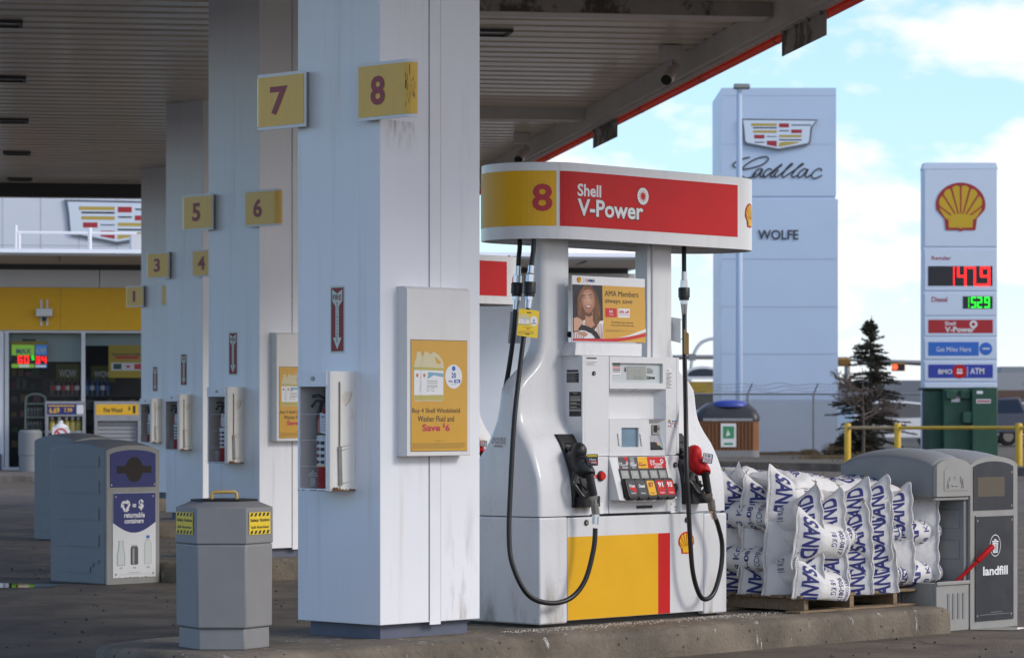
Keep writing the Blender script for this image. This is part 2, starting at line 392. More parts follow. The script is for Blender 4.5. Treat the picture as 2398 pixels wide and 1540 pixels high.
FR = {('i', k): (Ck(k), ANG) for k in range(4)}
FR['t'] = ((0, 0), TANG); FR['w'] = ((0, 0), 0.)
def thing(name, label, cat, frame, org=(0, 0, 0), group=None):
    """an Empty at the thing's base; org is in the frame's own coordinates and is subtracted from the parts"""
    o = bpy.data.objects.new(name, None); COL.objects.link(o); o.empty_display_size = .1
    (px, py), a = FR[frame]; ca, sa = math.cos(a), math.sin(a)
    o.location = (px + org[0] * ca - org[1] * sa, py + org[0] * sa + org[1] * ca, org[2])
    o.rotation_euler = (0, 0, a)
    ORG[o.name] = Vector(org)
    return tag(o, label, cat, group)
def single(mb, name, mats, label, cat, frame, org, group=None, kind=None, **k):
    """a thing that is one mesh"""
    ob = mb.build(name, mats, None, org, **k)
    (px, py), a = FR[frame]; ca, sa = math.cos(a), math.sin(a)
    ob.location = (px + org[0] * ca - org[1] * sa, py + org[0] * sa + org[1] * ca, org[2]); ob.rotation_euler = (0, 0, a)
    return tag(ob, label, cat, group, kind)
def copy_tree(o, parent=None, delta=None, label=None):
    c = o.copy(); COL.objects.link(c)
    if parent: c.parent = parent
    if delta: c.location = (o.location.x + delta[0], o.location.y + delta[1], o.location.z + (delta[2] if len(delta) > 2 else 0))
    if label: c['label'] = label
    for ch in list(o.children):
        if ch is not c: copy_tree(ch, c)
    return c
def dk(k): return (SPAN * k * RR[0], SPAN * k * RR[1])

def pecten_pts(n=36):
    """outline of a scallop emblem in a box about 1 wide and 1 high, centred"""
    pts = []
    for i in range(n + 1):
        a = R_(-14) + R_(208) * i / n
        pts.append((.5 * math.cos(a), .07 + .46 * math.sin(a)))
    return pts[:1] + pts[1:] + [(-.33, -.22), (-.30, -.46), (-.06, -.46), (0, -.49), (.06, -.46), (.30, -.46), (.33, -.22)]
def pecten(mb, pl, a, b, w, h, off, mr, my, nx=None):
    P = pecten_pts()
    mb.poly(pl, [(a + x * w, b + y * h) for x, y in P], off, mr)
    cx, cy = 0., -.30
    # seven yellow flutes with red gaps
    angs = [R_(d) for d in (22, 46, 66, 82, 98, 114, 134, 158)]
    def rim(t): # distance from the fan's root to the rim
        lo, hi = 0., 1.2
        for _ in range(24):
            r = (lo + hi) / 2; x, y = cx + r * math.cos(t), cy + r * math.sin(t)
            if y > -.07: ins = (x / .5) ** 2 + ((y - .07) / .46) ** 2 < .80
            else: ins = abs(x) < .40 + (y + .07) * .55
            if ins: lo = r
            else: hi = r
        return lo
    edges = [R_(12)] + [R_(d) for d in (38, 58, 75, 90, 105, 122, 142)] + [R_(168)]
    for i in range(8):
        t0, t1 = edges[i] + R_(1.6), edges[i + 1] - R_(1.6); q = []
        for j in range(6):
            t = t0 + (t1 - t0) * j / 5; r = rim(t) - .012 * abs(j - 2.5); q.append((cx + r * math.cos(t), cy + r * math.sin(t)))
        q = [(cx + .09 * math.cos((t0 + t1) / 2), cy + .09 * math.sin((t0 + t1) / 2))] + q
        mb.poly(pl, [(a + x * w, b + y * h) for x, y in q], off + .002, my)
    mb.poly(pl, [(a + x * w, b + y * h) for x, y in [(-.24, -.41), (-.03, -.41), (0, -.435), (.03, -.41), (.24, -.41), (.25, -.16), (.08, -.12), (-.08, -.12), (-.25, -.16)]], off + .003, my)
SEG = {'0': 'abcdef', '1': 'bc', '2': 'abged', '3': 'abgcd', '4': 'fgbc', '5': 'afgcd', '6': 'afgedc', '7': 'abc', '8': 'abcdefg', '9': 'abfgcd'}
def seg7(mb, pl, st, a0, b0, w, h, gap, off, mi, th=.17):
    x = a0; t = w * th * 1.25
    for ch in st:
        if ch == '.':
            mb.rect(pl, x - gap * .9, b0, x - gap * .9 + t, b0 + t, off, mi); continue
        if ch == ' ': x += w + gap; continue
        m = b0 + h / 2
        R = {'a': (x, b0 + h - t, x + w, b0 + h), 'd': (x, b0, x + w, b0 + t), 'g': (x, m - t / 2, x + w, m + t / 2),
             'f': (x, m, x + t, b0 + h), 'b': (x + w - t, m, x + w, b0 + h), 'e': (x, b0, x + t, m), 'c': (x + w - t, b0, x + w, m)}
        for i, sg in enumerate(SEG[ch]): mb.rect(pl, *R[sg], off + i * .0004, mi)
        x += w + gap
def spline(pts, n=8):
    pts = [Vector(p) for p in pts]; out = []
    for i in range(len(pts) - 1):
        p0 = pts[max(i - 1, 0)]; p1 = pts[i]; p2 = pts[i + 1]; p3 = pts[min(i + 2, len(pts) - 1)]
        for j in range(n):
            t = j / n
            out.append(.5 * (2 * p1 + (p2 - p0) * t + (2 * p0 - 5 * p1 + 4 * p2 - p3) * t * t + (3 * p1 - p0 - 3 * p2 + p3) * t ** 3))
    return out + [pts[-1]]
def rrect(a0, b0, a1, b1, r, n=4):
    out = []
    for cx, cy, s in ((a1 - r, b1 - r, 0), (a0 + r, b1 - r, 90), (a0 + r, b0 + r, 180), (a1 - r, b0 + r, 270)):
        for i in range(n + 1):
            t = R_(s + 90 * i / n); out.append((cx + r * math.cos(t), cy + r * math.sin(t)))
    return out

# ================================================================ the ground
g = MB(); g.add([(-2000, -300, 0), (2000, -300, 0), (2000, 2600, 0), (-2000, 2600, 0)], [(0, 1, 2, 3)])
single(g, 'ground', ground_m, None, None, 'w', (0, 0, 0), kind='structure')
VERGE = [(1.5, 86), (3.2, 83.4), (5.4, 80.5), (8.5, 75.8), (11.6, 71), (16, 66), (26, 60), (90, 52), (300, 60), (300, 420), (-150, 420), (-150, 130), (1.5, 130)]
vg = MB(); vg.poly(PT(.19), VERGE, 0)
single(vg, 'verge', soil_m, None, None, 'w', (0, 0, 0), kind='structure')
kb = MB()
for i in range(9):
    if i >= 8: break
    a, b = Vector(VERGE[i]), Vector(VERGE[i + 1]); d = (b - a).normalized(); nrm = Vector((d.y, -d.x))
    q = [a, b, b + nrm * .22, a + nrm * .22]
    kb.slab(PT(0), [(p.x, p.y) for p in q], 0, .195)
single(kb, 'far_kerb', farkerb_m, None, None, 'w', (0, 0, 0), kind='structure', bevel=.02)
rd = MB(); rd.add([(-150, 135, .20), (300, 135, .20), (300, 152, .20), (-150, 152, .20)], [(0, 1, 2, 3)])
single(rd, 'road', road_m, None, None, 'w', (0, 0, 0), kind='structure')
pw = MB()
pw.poly(PT(.004), [(-6.2, 24.6), (-3.75, 25.1), (-3.7, 25.55), (-4.9, 25.9), (-6.4, 25.6)], 0)
wet = mat('puddle_water', (.05, .05, .05), .02, spec=.6)
single(pw, 'puddle_water', wet, None, None, 'w', (0, 0, 0), kind='structure')
pw = MB(); pw.poly(PT(.004), [(2.98, 20.15), (3.25, 20.1), (3.4, 20.35), (3.1, 20.45)], 0)
single(pw, 'puddle_water', wet, None, None, 'w', (0, 0, 0), kind='structure')

def island_outline(nose):
    return [(nose + .13, .95), (nose + .0, .70), (nose - .02, .33), (nose + .0, -.05), (nose + .10, -.22), (nose + .32, -.32), (.3, -.385), (1.0, -.44), (2.0, -.50), (4.56, -.53), (4.58, -.50), (4.58, 1.16), (4.56, 1.19), (1.5, 1.14), (nose + .45, 1.06)]
for k in range(4):
    mb = MB(); o = island_outline(-1.32 if k == 0 else -.93)
    # the concrete flares out slightly under a worn, rounded lip
    cx, cy = 1.6, .33
    def off(p, d):
        x, y = p; return (x + (d if x > cx else -d) * (1 if x < -.6 or x > 4.5 else 0), y + (d if y > cy else -d))
    rings = [[(x, y, z) for x, y in [off(p, d) for p in o]] for d, z in ((.012, 0), (.010, ZI - .045), (.0, ZI - .022), (-.02, ZI - .006), (-.05, ZI))]
    rings = [r[::-1] for r in rings]
    mb.loft(rings)
    single(mb, 'island', kerb_m, None, None, ('i', k), (0, 0, 0), kind='structure', smooth=50)

# loose salt grains and grit
def grains(name, n, where, size, m, kind_label):
    mb = MB()
    for _ in range(n):
        x, y, z = where(); s = size * random.uniform(.5, 1.5)
        a = random.uniform(0, 6.28)
        p = [Vector((x + s * math.cos(a + j * 2.09) * random.uniform(.7, 1.2), y + s * math.sin(a + j * 2.09) * random.uniform(.7, 1.2), z)) for j in range(3)]
        t = Vector((x, y, z + s * random.uniform(.6, 1.1)))
        mb.add(p + [t], [(0, 1, 3), (1, 2, 3), (2, 0, 3)])
    return mb
saltm = mat('salt', (.50, .45, .39), .7)
def on_island():
    u = random.uniform(.9, 2.9) if random.random() < .85 else random.uniform(2.9, 3.4)
    v = -.04 - abs(random.gauss(0, .10)); v = max(v, -.45)
    return u, v, ZI + .001
single(grains('salt', 1000, on_island, .0048, saltm, ''), 'salt_grains', saltm, 'white de-icing salt grains scattered on the kerb in front of the pump', 'salt', ('i', 0), (0, 0, 0), kind='stuff')
gritm = mat('grit', (.05, .043, .035), .9, var=.5, vs=5)
def on_ground():
    y = random.uniform(15.2, 34); x = random.uniform(-.19, .19) * y
    return x, y, .0005
single(grains('grit', 700, on_ground, .012, gritm, ''), 'loose_grit', gritm, 'dark grit and small stones strewn over the concrete forecourt', 'grit', 'w', (0, 0, 0), kind='stuff')

# ================================================================ the canopy
CZ = 5.06
can = thing('canopy', 'forecourt canopy with ribbed metal ceiling, steel beams and a red tube along its edge', 'canopy', 't', (1.9, 31.9, CZ))
TL, TR_, RN, RF = -2.7, 6.38, 13.9, 49.7
dkm = MB(); prof = []
r = RN
while r < RF - .45:
    prof += [(r, CZ), (r + .27, CZ), (r + .30, CZ + .02), (r + .40, CZ + .02)]; r += .43
prof += [(r, CZ), (RF, CZ)]
vs = [(TL, a, z) for a, z in prof] + [(TR_, a, z) for a, z in prof]; n = len(prof)
dkm.add(vs, [(i, i + 1, n + i + 1, n + i) for i in range(n - 1)])
dkm.build('ceiling', ceil_m, can)
rf = MB(); rf.box((TL, RN, CZ + .12), (TR_ + .2, RF, CZ + .6)); rf.build('roof', midgrey, can)
eb = MB()
eb.box((TR_, RN, 4.835), (TR_ + .05, RF, CZ)); eb.box((TR_ + .05, RN, 4.86), (TR_ + .16, RF, 4.87))
eb.build('edge_beam', beam_m, can)
pa = MB(); pa.box((TR_ + .055, RN, 4.812), (TR_ + .062, RF, 4.858), 0); pa.box((TR_ + .062, RN, 4.812), (TR_ + .12, RF, 4.818), 0)
for i in range(150):
    rr = RN + .2 + i * .238
    pa.add([(TR_ + .085 + .009 * math.cos(j), rr + .02 * math.sin(j), 4.811) for j in (0, 1.05, 2.09, 3.14, 4.19, 5.24)], [(0, 1, 2, 3, 4, 5)], 1)
pa.build('perforated_angle', [beam_m, black], can)
tbm = MATS['red_tube']; _n = tbm.node_tree; _b = _n.nodes['Principled BSDF']; _t = _n.nodes.new('ShaderNodeBsdfTranslucent'); _t.inputs['Color'].default_value = (.95, .16, .02, 1)
_x = _n.nodes.new('ShaderNodeMixShader'); _x.inputs[0].default_value = .6; _o = _n.nodes['Material Output']
_n.links.new(_b.outputs[0], _x.inputs[1]); _n.links.new(_t.outputs[0], _x.inputs[2]); _n.links.new(_x.outputs[0], _o.inputs[0])
tb = MB(); tb.tube([(TR_ + .17, RN, 4.79), (TR_ + .17, RF, 4.79)], .037, 12)
rr = RN + .6
while rr < RF: tb.tube([(TR_ + .17, rr, 4.79), (TR_ + .17, rr + .05, 4.79)], .040, 12, 1); rr += 3.23
tb.build('edge_tube', [orange, mat('tube_joint', (.42, .04, .01), .4)], can, smooth=40)
fs = MB(); fs.box((TR_ + .14, RN - .1, 4.85), (TR_ + .3, RF + .15, 5.85)); fs.box((TL - .1, RF, 4.835), (TR_ + .135, RF + .15, 5.85)); fs.box((TL - .1, RN - .1, 4.85), (TL, RF, 5.85))
fs.build('fascia', beam_m, can)
ef = MB(); ef.box((TL, RF - .035, 4.845), (TR_ - .002, RF - .004, CZ - .002)); ef.build('end_channel', darkgrey, can)
for k in range(4):
    rc = 17.34 + SPAN * k
    bm_ = MB(); bm_.box((2.2, rc - .15, 4.93), (TR_ - .003, rc + .15, CZ + .03), 0)
    bm_.box((2.2, rc - .156, 4.922), (TR_ - .02, rc + .16, 4.9295), 1)
    bm_.build('cross_beam', [beamdirty if k == 1 else beam_m, beam_m], can)
    if k:
        dp = MB(); r0, r1 = rc - 1.55, rc + .05
        dp.slab(Plane((TR_ + .128, 0, 0), (0, 1, 0), (0, 0, 1), (1, 0, 0)), [(r0, 4.60), (r1, 4.60), (r1, 4.85), (r0, 4.85)], 0, .006, 0)
        for j in range(4):
            dp.tube([(TR_ + .128, r0 + .12 + j * .45, 4.80), (TR_ + .10, r0 + .12 + j * .45, 4.80)], .022, 8, 1)
        dp.build('drop_plate', [beamdirty, steel], can)
for row, (t0, t1) in enumerate(((-.60, -.22), (4.0, 4.39))):
    for j in range(-2, 5):
        rc = 29.36 + 4.85 * j
        lt = thing('ceiling_light', 'ceiling', 'ceiling light', 't', ((t0 + t1) / 2, rc, CZ), 'lights recessed in the canopy ceiling')
        m = MB()
        w = .035
        for a in ((t0, rc - .2, t1, rc - .2 + w), (t0, rc + .2 - w, t1, rc + .2), (t0, rc - .2 + w, t0 + w, rc + .2 - w), (t1 - w, rc - .2 + w, t1, rc + .2 - w)):
            m.box((a[0], a[1], CZ - .03), (a[2], a[3], CZ - .001))
        m.build('light_frame', darkgrey, lt)
        m = MB(); m.box((t0 + w, rc - .16, CZ - .012), (t1 - w, rc + .16, CZ - .003)); m.build('lens', lampwhite, lt)
        nth = ['nearest', 'second nearest', 'third nearest', 'fourth nearest', 'fifth nearest', 'sixth nearest', 'farthest'][j + 2]
        side = 'row left of the columns' if row == 0 else 'row right of the columns'
        lt['label'] = 'recessed ceiling light, %s in the %s' % (nth, side)
for i, rc in enumerate((30.25, 39.95)):
    sc_ = thing('security_camera', 'near security camera on a white ceiling box close to the canopy edge' if i == 0 else 'small far security camera under the canopy edge just above the red topper sign', 'security camera', 't', (6.13, rc, CZ), 'cameras under the canopy edge')
    m = MB(); m.box((6.03, rc - .1, CZ - .14), (6.23, rc + .1, CZ)); m.build('junction_box', beam_m, sc_, bevel=.01)
    m = MB(); m.tube([(6.13, rc, CZ - .14), (6.13, rc, CZ - .22), (6.11, rc - .05, CZ - .25)], .022, 8); m.build('arm', beam_m, sc_)
    m = MB(); m.tube([(6.19, rc + .12, CZ - .2), (6.05, rc - .2, CZ - .36)], .062, 14, 0); m.tube([(6.051, rc - .198, CZ - .359), (6.045, rc - .212, CZ - .366)], .052, 14, 1)
    m.build('camera_body', [beam_m, black], sc_, smooth=40)

# ================================================================ the columns and what hangs on them
for k in range(4):
    if k == 0:
        c = thing('canopy_column', '', 'column', ('i', 0), (0, 0, ZI), 'white canopy columns')
        m = MB(); m.box((0, 0, .25), (.785, .66, CZ)); m.build('cladding', colwhite, c, bevel=.004)
        m = MB(); m.box((.38, -.005, .235), (.467, -.0004, CZ - .01)); m.build('cover_strip', colstrip, c, bevel=.002)
        m = MB(); m.box((.376, -.0018, .26), (.3798, -.0002, CZ)); m.box((.4672, -.0018, .26), (.471, -.0002, CZ)); m.build('joint', mat('joint_shadow_gap', (.10, .10, .10), .8), c)
        m = MB(); m.box((.05, .05, ZI - .01), (.735, .61, .249)); m.build('plinth', plinth_m, c, bevel=.003)
        col0 = c
    else: c = copy_tree(col0, None, dk(k))
    c['label'] = ['big white canopy column nearest the camera, with signs 7 and 8', 'white canopy column carrying signs 5 and 6', 'white canopy column carrying signs 3 and 4', 'white canopy column carrying sign 1, the farthest from the camera'][k]

def stain_mat(name, col, lo, hi, amt, sc, up):
    m = mat(name, col, .8); nt = m.node_tree; b = nt.nodes['Principled BSDF']; g = nt.nodes.new('ShaderNodeTexCoord')
    mp = nt.nodes.new('ShaderNodeMapping'); mp.inputs['Scale'].default_value = sc; nz = nt.nodes.new('ShaderNodeTexNoise'); nz.inputs['Scale'].default_value = 1; nz.inputs['Detail'].default_value = 8; nz.inputs['Roughness'].default_value = .65
    mr = nt.nodes.new('ShaderNodeMapRange'); mr.inputs['From Min'].default_value = lo; mr.inputs['From Max'].default_value = hi; mr.inputs['To Max'].default_value = amt
    sp = nt.nodes.new('ShaderNodeSeparateXYZ'); fz = nt.nodes.new('ShaderNodeMapRange'); fz.inputs['From Min'].default_value = 0 if up else 1; fz.inputs['From Max'].default_value = 1 if up else 0
    ex = nt.nodes.new('ShaderNodeMath'); ex.operation = 'PINGPONG'; ex.inputs[1].default_value = .5; e2 = nt.nodes.new('ShaderNodeMath'); e2.operation = 'MULTIPLY'; e2.inputs[1].default_value = 4.; e2.use_clamp = True
    m1 = nt.nodes.new('ShaderNodeMath'); m1.operation = 'MULTIPLY'; m2 = nt.nodes.new('ShaderNodeMath'); m2.operation = 'MULTIPLY'
    k = nt.links.new; k(g.outputs['Object'], mp.inputs[0]); k(mp.outputs[0], nz.inputs['Vector']); k(nz.outputs['Fac'], mr.inputs['Value']); k(g.outputs['Generated'], sp.inputs[0]); k(sp.outputs['Z'], fz.inputs['Value']); k(sp.outputs['X'], ex.inputs[0]); k(ex.outputs[0], e2.inputs[0])
    k(mr.outputs[0], m1.inputs[0]); k(fz.outputs[0], m1.inputs[1]); k(m1.outputs[0], m2.inputs[0]); k(e2.outputs[0], m2.inputs[1]); k(m2.outputs[0], b.inputs['Alpha'])
    return m
m = MB(); m.rect(PV(0), .02, 2.80, .30, 3.01, .0012); m.build('dirt_stain', stain_mat('grey_run', (.26, .22, .16), .44, .66, .36, (40, 1, 9), True), col0)
m = MB(); m.rect(PV(0), .49, .255, .783, 1.0, .0012); m.build('dirt_stain', stain_mat('rust_run', (.34, .22, .11), .46, .70, .6, (9, 1, 1.6), False), col0)
m = MB(); m.rect(PV(0), .02, 3.33, .37, 4.7, .0012); m.build('dirt_stain', stain_mat('faint_run', (.28, .25, .20), .50, .75, .4, (22, 1, .6), True), col0)
def number_sign(k, digit, right, label):
    s = 1 if right else -1
    def Vv(v): return v if right else .66 - v
    path = []                                     # plan of the outer skin
    for v in (.123, -.02, -.14, -.25): path.append((-.06, v))
    for i in range(1, 9):
        a = R_(95) * i / 8; path.append((-.06 + .05 * (1 - math.cos(a)), -.25 - .05 * math.sin(a)))
    L_ = [0.]
    for i in range(1, len(path)): L_.append(L_[-1] + math.dist(path[i], path[i - 1]))
    def at(d):
        for i in range(1, len(path)):
            if d <= L_[i] or i == len(path) - 1:
                f = (d - L_[i - 1]) / (L_[i] - L_[i - 1]); p, q = path[i - 1], path[i]
                n = Vector((q[1] - p[1], -(q[0] - p[0]))).normalized()   # outward
                return p[0] + (q[0] - p[0]) * f, p[1] + (q[1] - p[1]) * f, n
    class Skin:
        def p(self, a, b, off=0.):
            d = a if right else L_[-1] - a
            u, v, n = at(min(max(d, 0), L_[-1])); return Vector((u + n.x * off, Vv(v + n.y * off), b))
    sk = Skin(); W = L_[-1]
    root = thing('number_sign', label, 'number sign', ('i', k), (-.06, Vv(.1), 3.0), 'yellow number signs on the columns')
    m = MB(); nseg = 24
    z0, z1 = 3.0, 3.313
    for i in range(nseg):
        a, b = W * i / nseg, W * (i + 1) / nseg
        vs = [sk.p(a, z0), sk.p(b, z0), sk.p(b, z1), sk.p(a, z1), sk.p(a, z0, -.012), sk.p(b, z0, -.012), sk.p(b, z1, -.012), sk.p(a, z1, -.012)]
        m.add(vs, [(0, 1, 2, 3), (7, 6, 5, 4), (0, 4, 5, 1), (3, 2, 6, 7)])
    e = [sk.p(0, z0), sk.p(0, z0, -.012), sk.p(0, z1, -.012), sk.p(0, z1)]; m.add(e, [(0, 1, 2, 3)])
    e = [sk.p(W, z0), sk.p(W, z0, -.012), sk.p(W, z1, -.012), sk.p(W, z1)]; m.add(e, [(0, 1, 2, 3)])
    m.build('sign_rim', paper, root, smooth=30)
    m = MB()
    m.rect(sk, .018, z0 + .018, W - .008, z1 - .018, .0025, 0, 24); m.build('yellow_face', amber, root, smooth=30)
    if right:
        m = MB()
        for i in range(26):
            x = random.gauss(W * .845, .008) if i < 16 else random.gauss(W * .92, .006)
            y = random.uniform(z0 + .06, z1 - .07); h = random.uniform(.01, .05); w = random.uniform(.001, .003)
            m.rect(sk, x, y, x + w, min(y + h, z1 - .03), .0032 + i * .00002)
        if k == 0: m.build('scuff_marks', mat('scuff', (.10, .06, .015), .8), root)
    m = MB(); dc = .170 if right else .245
    dw = {'1': .030, '7': .072, '4': .064, '5': .053}.get(digit, .056)
    m.text(sk, digit, dc - dw, z0 + .078, dc + dw, z1 - .075, .0045, 0, .03, 0, .02); m.build('lettering', signred, root)
    m = MB(); m.box((-.047, Vv(.095), z0 + .006), (-.001, Vv(-.0), z1 - .006)); m.build('backing_box', midgrey, root)
number_sign(0, '8', True, 'yellow 8 sign with scuffs, high on the nearest column')
number_sign(0, '7', False, 'yellow 7 sign, high on the left of the nearest column')
number_sign(1, '6', True, 'yellow 6 sign wrapped round the second column')
number_sign(1, '5', False, 'yellow 5 sign on the left of the second column')
number_sign(2, '4', True, 'yellow 4 sign on the third column, half hidden by the column in front')
number_sign(2, '3', False, 'yellow 3 sign on the left of the third column')
number_sign(3, '2', True, 'thin sliver of a yellow sign showing on the farthest column')
number_sign(3, '1', False, 'yellow 1 sign in front of the yellow shop band')

fr_lab = ['near the camera, above the rusty white cabinet', 'on the second column under sign 5', 'on the third column under sign 3', 'on the farthest column, smallest in view']
for k in range(4):
    if k == 0:
        fsn = thing('fire_sign', '', 'safety sign', ('i', 0), (0, .336, 1.737), 'fire extinguisher signs'); pl = PU(0)
        a0, a1, b0, b1 = -.393, -.28, 1.737, 2.11
        m = MB(); m.rect(pl, a0, b0, a1, b1, .0012, 0); m.rect(pl, a0 + .007, b0 + .012, a1 - .007, b1 - .01, .0018, 1); m.build('sticker', [palegreen, maroon], fsn)
        m = MB(); w = a1 - a0; h = b1 - b0
        ar = [(.14, .95), (.5, .885), (.86, .95), (.86, .78), (.62, .70), (.62, .235), (.80, .235), (.5, .06), (.20, .235), (.38, .235), (.38, .70), (.14, .78)]
        m.poly(pl, [(a0 + x * w, b0 + y * h) for x, y in ar], .0026, 0); m.build('arrow', palegreen, fsn)
        m = MB(); m.text(pl, 'FIRE', a0 + .19 * w, b0 + .79 * h, a0 + .81 * w, b0 + .87 * h, .0034, 0, .02)
        for i, ch in enumerate('EXTINGUISHER'):
            m.text(pl, ch, a0 + (.455 if ch != 'I' else .485) * w, b0 + (.725 - i * .0505) * h, a0 + (.545 if ch != 'I' else .515) * w, b0 + (.725 - i * .0505 + .036) * h, .0034, 0, .01)
        m.rect(pl, a0 + .1 * w, b0 + .012, a1 - .1 * w, b0 + .016, .0026)
        m.build('lettering', maroon, fsn); c = fsn
    else: c = copy_tree(fsn, None, dk(k))
    c['label'] = 'red and white FIRE EXTINGUISHER arrow sign ' + fr_lab[k]

cab_l = ['rusty white extinguisher cabinet on the column nearest the camera', 'white extinguisher cabinet with a rust stained cover on the second column', 'white extinguisher cabinet on the third column', 'small far extinguisher cabinet on the farthest column']
ext_l = ['red fire extinguisher with paper tag behind the pane of the nearest cabinet', 'red fire extinguisher in the cabinet on the second column', 'red fire extinguisher in the cabinet on the third column', 'red fire extinguisher in the cabinet on the farthest column']
for k in range(4):
    if k == 0:
        cb = thing('extinguisher_cabinet', '', 'extinguisher cabinet', ('i', 0), (0, .32, .98), 'extinguisher cabinets on the columns')
        z0, z1, v0, v1, d = .982, 1.636, .195, .452, .19
        m = MB()
        pr = [(0, v0), (-.02, v0 - .004), (-.10, v0 - .007), (-.17, v0 - .003), (-.186, v0 + .006), (-.19, v0 + .02), (-.178, v0 + .02), (-.17, v0 + .012), (-.10, v0 + .005), (0, v0 + .01)]
        m.slab(PT(0), pr, z0, z1); m.box((0, v0 + .012, z1 - .012), (-.176, v1, z1 - .001)); m.box((0, v0 + .012, z0 + .001), (-.176, v1, z0 + .012)); m.box((0, v1 - .01, z0 + .0125), (-.176, v1 - .001, z1 - .0125))
        m.build('housing', cabwhite, cb, bevel=.002)
        m = MB(); m.box((-.006, v0 + .013, z0 + .013), (-.001, v1 - .012, z1 - .013)); m.build('back_panel', midgrey, cb)
        m = MB()
        m.box((-.177, v0 + .021, 1.552), (-.196, v1 + .004, z1)); m.box((-.178, v0 + .0215, z0 + .013), (-.193, v0 + .034, 1.551)); m.box((-.178, v1 - .014, z0 + .013), (-.193, v1, 1.551)); m.box((-.178, v0 + .0213, z0), (-.194, v1 + .002, z0 + .0125))
        m.build('door_frame', colwhite, cb, bevel=.002)
        m = MB(); m.tube([(-.1955, v0 + .13, 1.597), (-.204, v0 + .13, 1.597)], .012, 12); m.build('lock', steel, cb)
        m = MB(); m.rect(PU(-.186), -(v1 - .015), z0 + .014, -(v0 + .035), 1.55, 0)
        m.build('pane', acrylic, cb)
        m = MB(); pu = PU(-.1875); a = -(v0 + .14)
        for i, wd in enumerate(('FIRE', 'EXTINGUISHER', 'IN CASE OF FIRE', 'USE BAR', 'TO BREAK', 'SCORED', 'ACRYLIC')):
            m.texth(pu, wd, a, 1.085 - i * .012 - (.004 if i > 2 else 0), .0075, 0, 0, 0, .9, True)
        for zz in (1.115, 1.26, 1.40): m.rect(pu, -(v1 - .016), zz, -(v0 + .036), zz + .0016, 0)
        m.build('pane_lettering', paper, cb)
        m = MB()                                  # chain and striker bar on the side
        zc = 1.572; uu = -.128
        for i in range(34):
            z = zc - i * .0103
            m.tube([(uu + .004 * math.cos(t + (i % 2) * .0), v0 - .010 + (.004 * math.sin(t) if i % 2 else 0), z + .007 * math.sin(t)) for t in [j * math.pi / 3 for j in range(7)]], .0016, 5)
        m.build('chain', rust, cb)
        m = MB(); m.slab(PV(v0 - .008), [(uu - .012, 1.222), (uu + .010, 1.222), (uu + .018, 1.012), (uu - .006, 1.012)], 0, .008); m.build('striker_bar', steel, cb)
        m = MB(); pv = PV(v0 - .0075)             # rust wiped on by the swinging bar and along the rim
        for i in range(6):
            R1 = .046 + i * .0095; q0 = []; q1 = []
            for j in range(9):
                t = R_(-70 + j * 7 + i * 1.5); q0.append((uu + R1 * math.cos(t), 1.54 + R1 * math.sin(t) * 1.05)); q1.append((uu + (R1 + .0018 + .003 * (i > 4)) * math.cos(t), 1.54 + (R1 + .0022 + .006 * (i > 4)) * math.sin(t) * 1.05))
            for j in range(8): m.poly(pv, [q0[j], q0[j + 1], q1[j + 1], q1[j]], .0012, 0)
        for i in range(60):
            x = random.uniform(-.18, -.004); hh = random.uniform(.002, .014) * (1.6 if x < -.13 else .8); ww = random.uniform(.004, .014)
            m.rect(pv, x, z0 + .0005, min(x + ww, -.001), z0 + hh, .0022 + i * .00003, 1)
        for x0_, zz in ((-.155, 1.225), (-.16, 1.205), (-.15, 1.025)): m.poly(pv, [(x0_, zz), (x0_ + .04, zz - .004), (x0_ + .12, zz + .010), (x0_ + .04, zz - .0005)], .0014, 1)
        for i in range(26):
            yy = random.uniform(v0 + .02, v1); m.rect(PU(-.1945), -yy, z0 + .0003, -yy + random.uniform(.004, .02), z0 + random.uniform(.001, .006), .0006 + i * .00003, 1)
        m.build('rust_stain', [mat('rust_wash', (.56, .43, .26), .7, var=.2, vs=40), rust], cb); c = cb
        ex = thing('fire_extinguisher', '', 'fire extinguisher', ('i', 0), (-.09, .285, .995), 'fire extinguishers in the cabinets')
        X, Y_ = -.095, .305
        def ring(z, r_): return [(X + r_ * math.cos(2 * math.pi * j / 20), Y_ + r_ * math.sin(2 * math.pi * j / 20), z) for j in range(20)]
        m = MB(); m.loft([ring(z, r_) for z, r_ in ((.995, .062), (1.0, .066), (1.36, .066), (1.40, .055), (1.43, .03), (1.445, .022), (1.46, .022))]); m.build('cylinder', extred, ex, smooth=40)
        m = MB()
        def arc(z0_, z1_, t0_, t1_, rr_, mi):
            for j in range(10):
                p = [(X + rr_ * math.cos(R_(t0_ + (t1_ - t0_) * (j + e) / 10)), Y_ + rr_ * math.sin(R_(t0_ + (t1_ - t0_) * (j + e) / 10))) for e in (0, 1)]
                m.add([(*p[0], z0_), (*p[1], z0_), (*p[1], z1_), (*p[0], z1_)], [(0, 1, 2, 3)], mi)
        arc(1.115, 1.30, 120, 290, .0668, 0); arc(1.122, 1.285, 122, 262, .0674, 1); arc(1.287, 1.299, 125, 240, .0676, 2)
        for zz in (1.13, 1.165, 1.20, 1.235): arc(zz, zz + .02, 150, 170, .0682, 2); arc(zz, zz + .018, 185, 205, .0682, 2); arc(zz + .005, zz + .014, 170, 182, .0682, 3)
        m.build('label', [labelyellow, paper, ink, red_flat], ex)
        m = MB(); m.box((X - .02, Y_ - .02, 1.46), (X + .02, Y_ + .02, 1.49)); m.tube([(X, Y_, 1.48), (X - .05, Y_ + .03, 1.505), (X - .08, Y_ + .05, 1.50)], .009, 8); m.tube([(X, Y_, 1.47), (X - .05, Y_ + .05, 1.475), (X - .075, Y_ + .06, 1.44)], .008, 8)
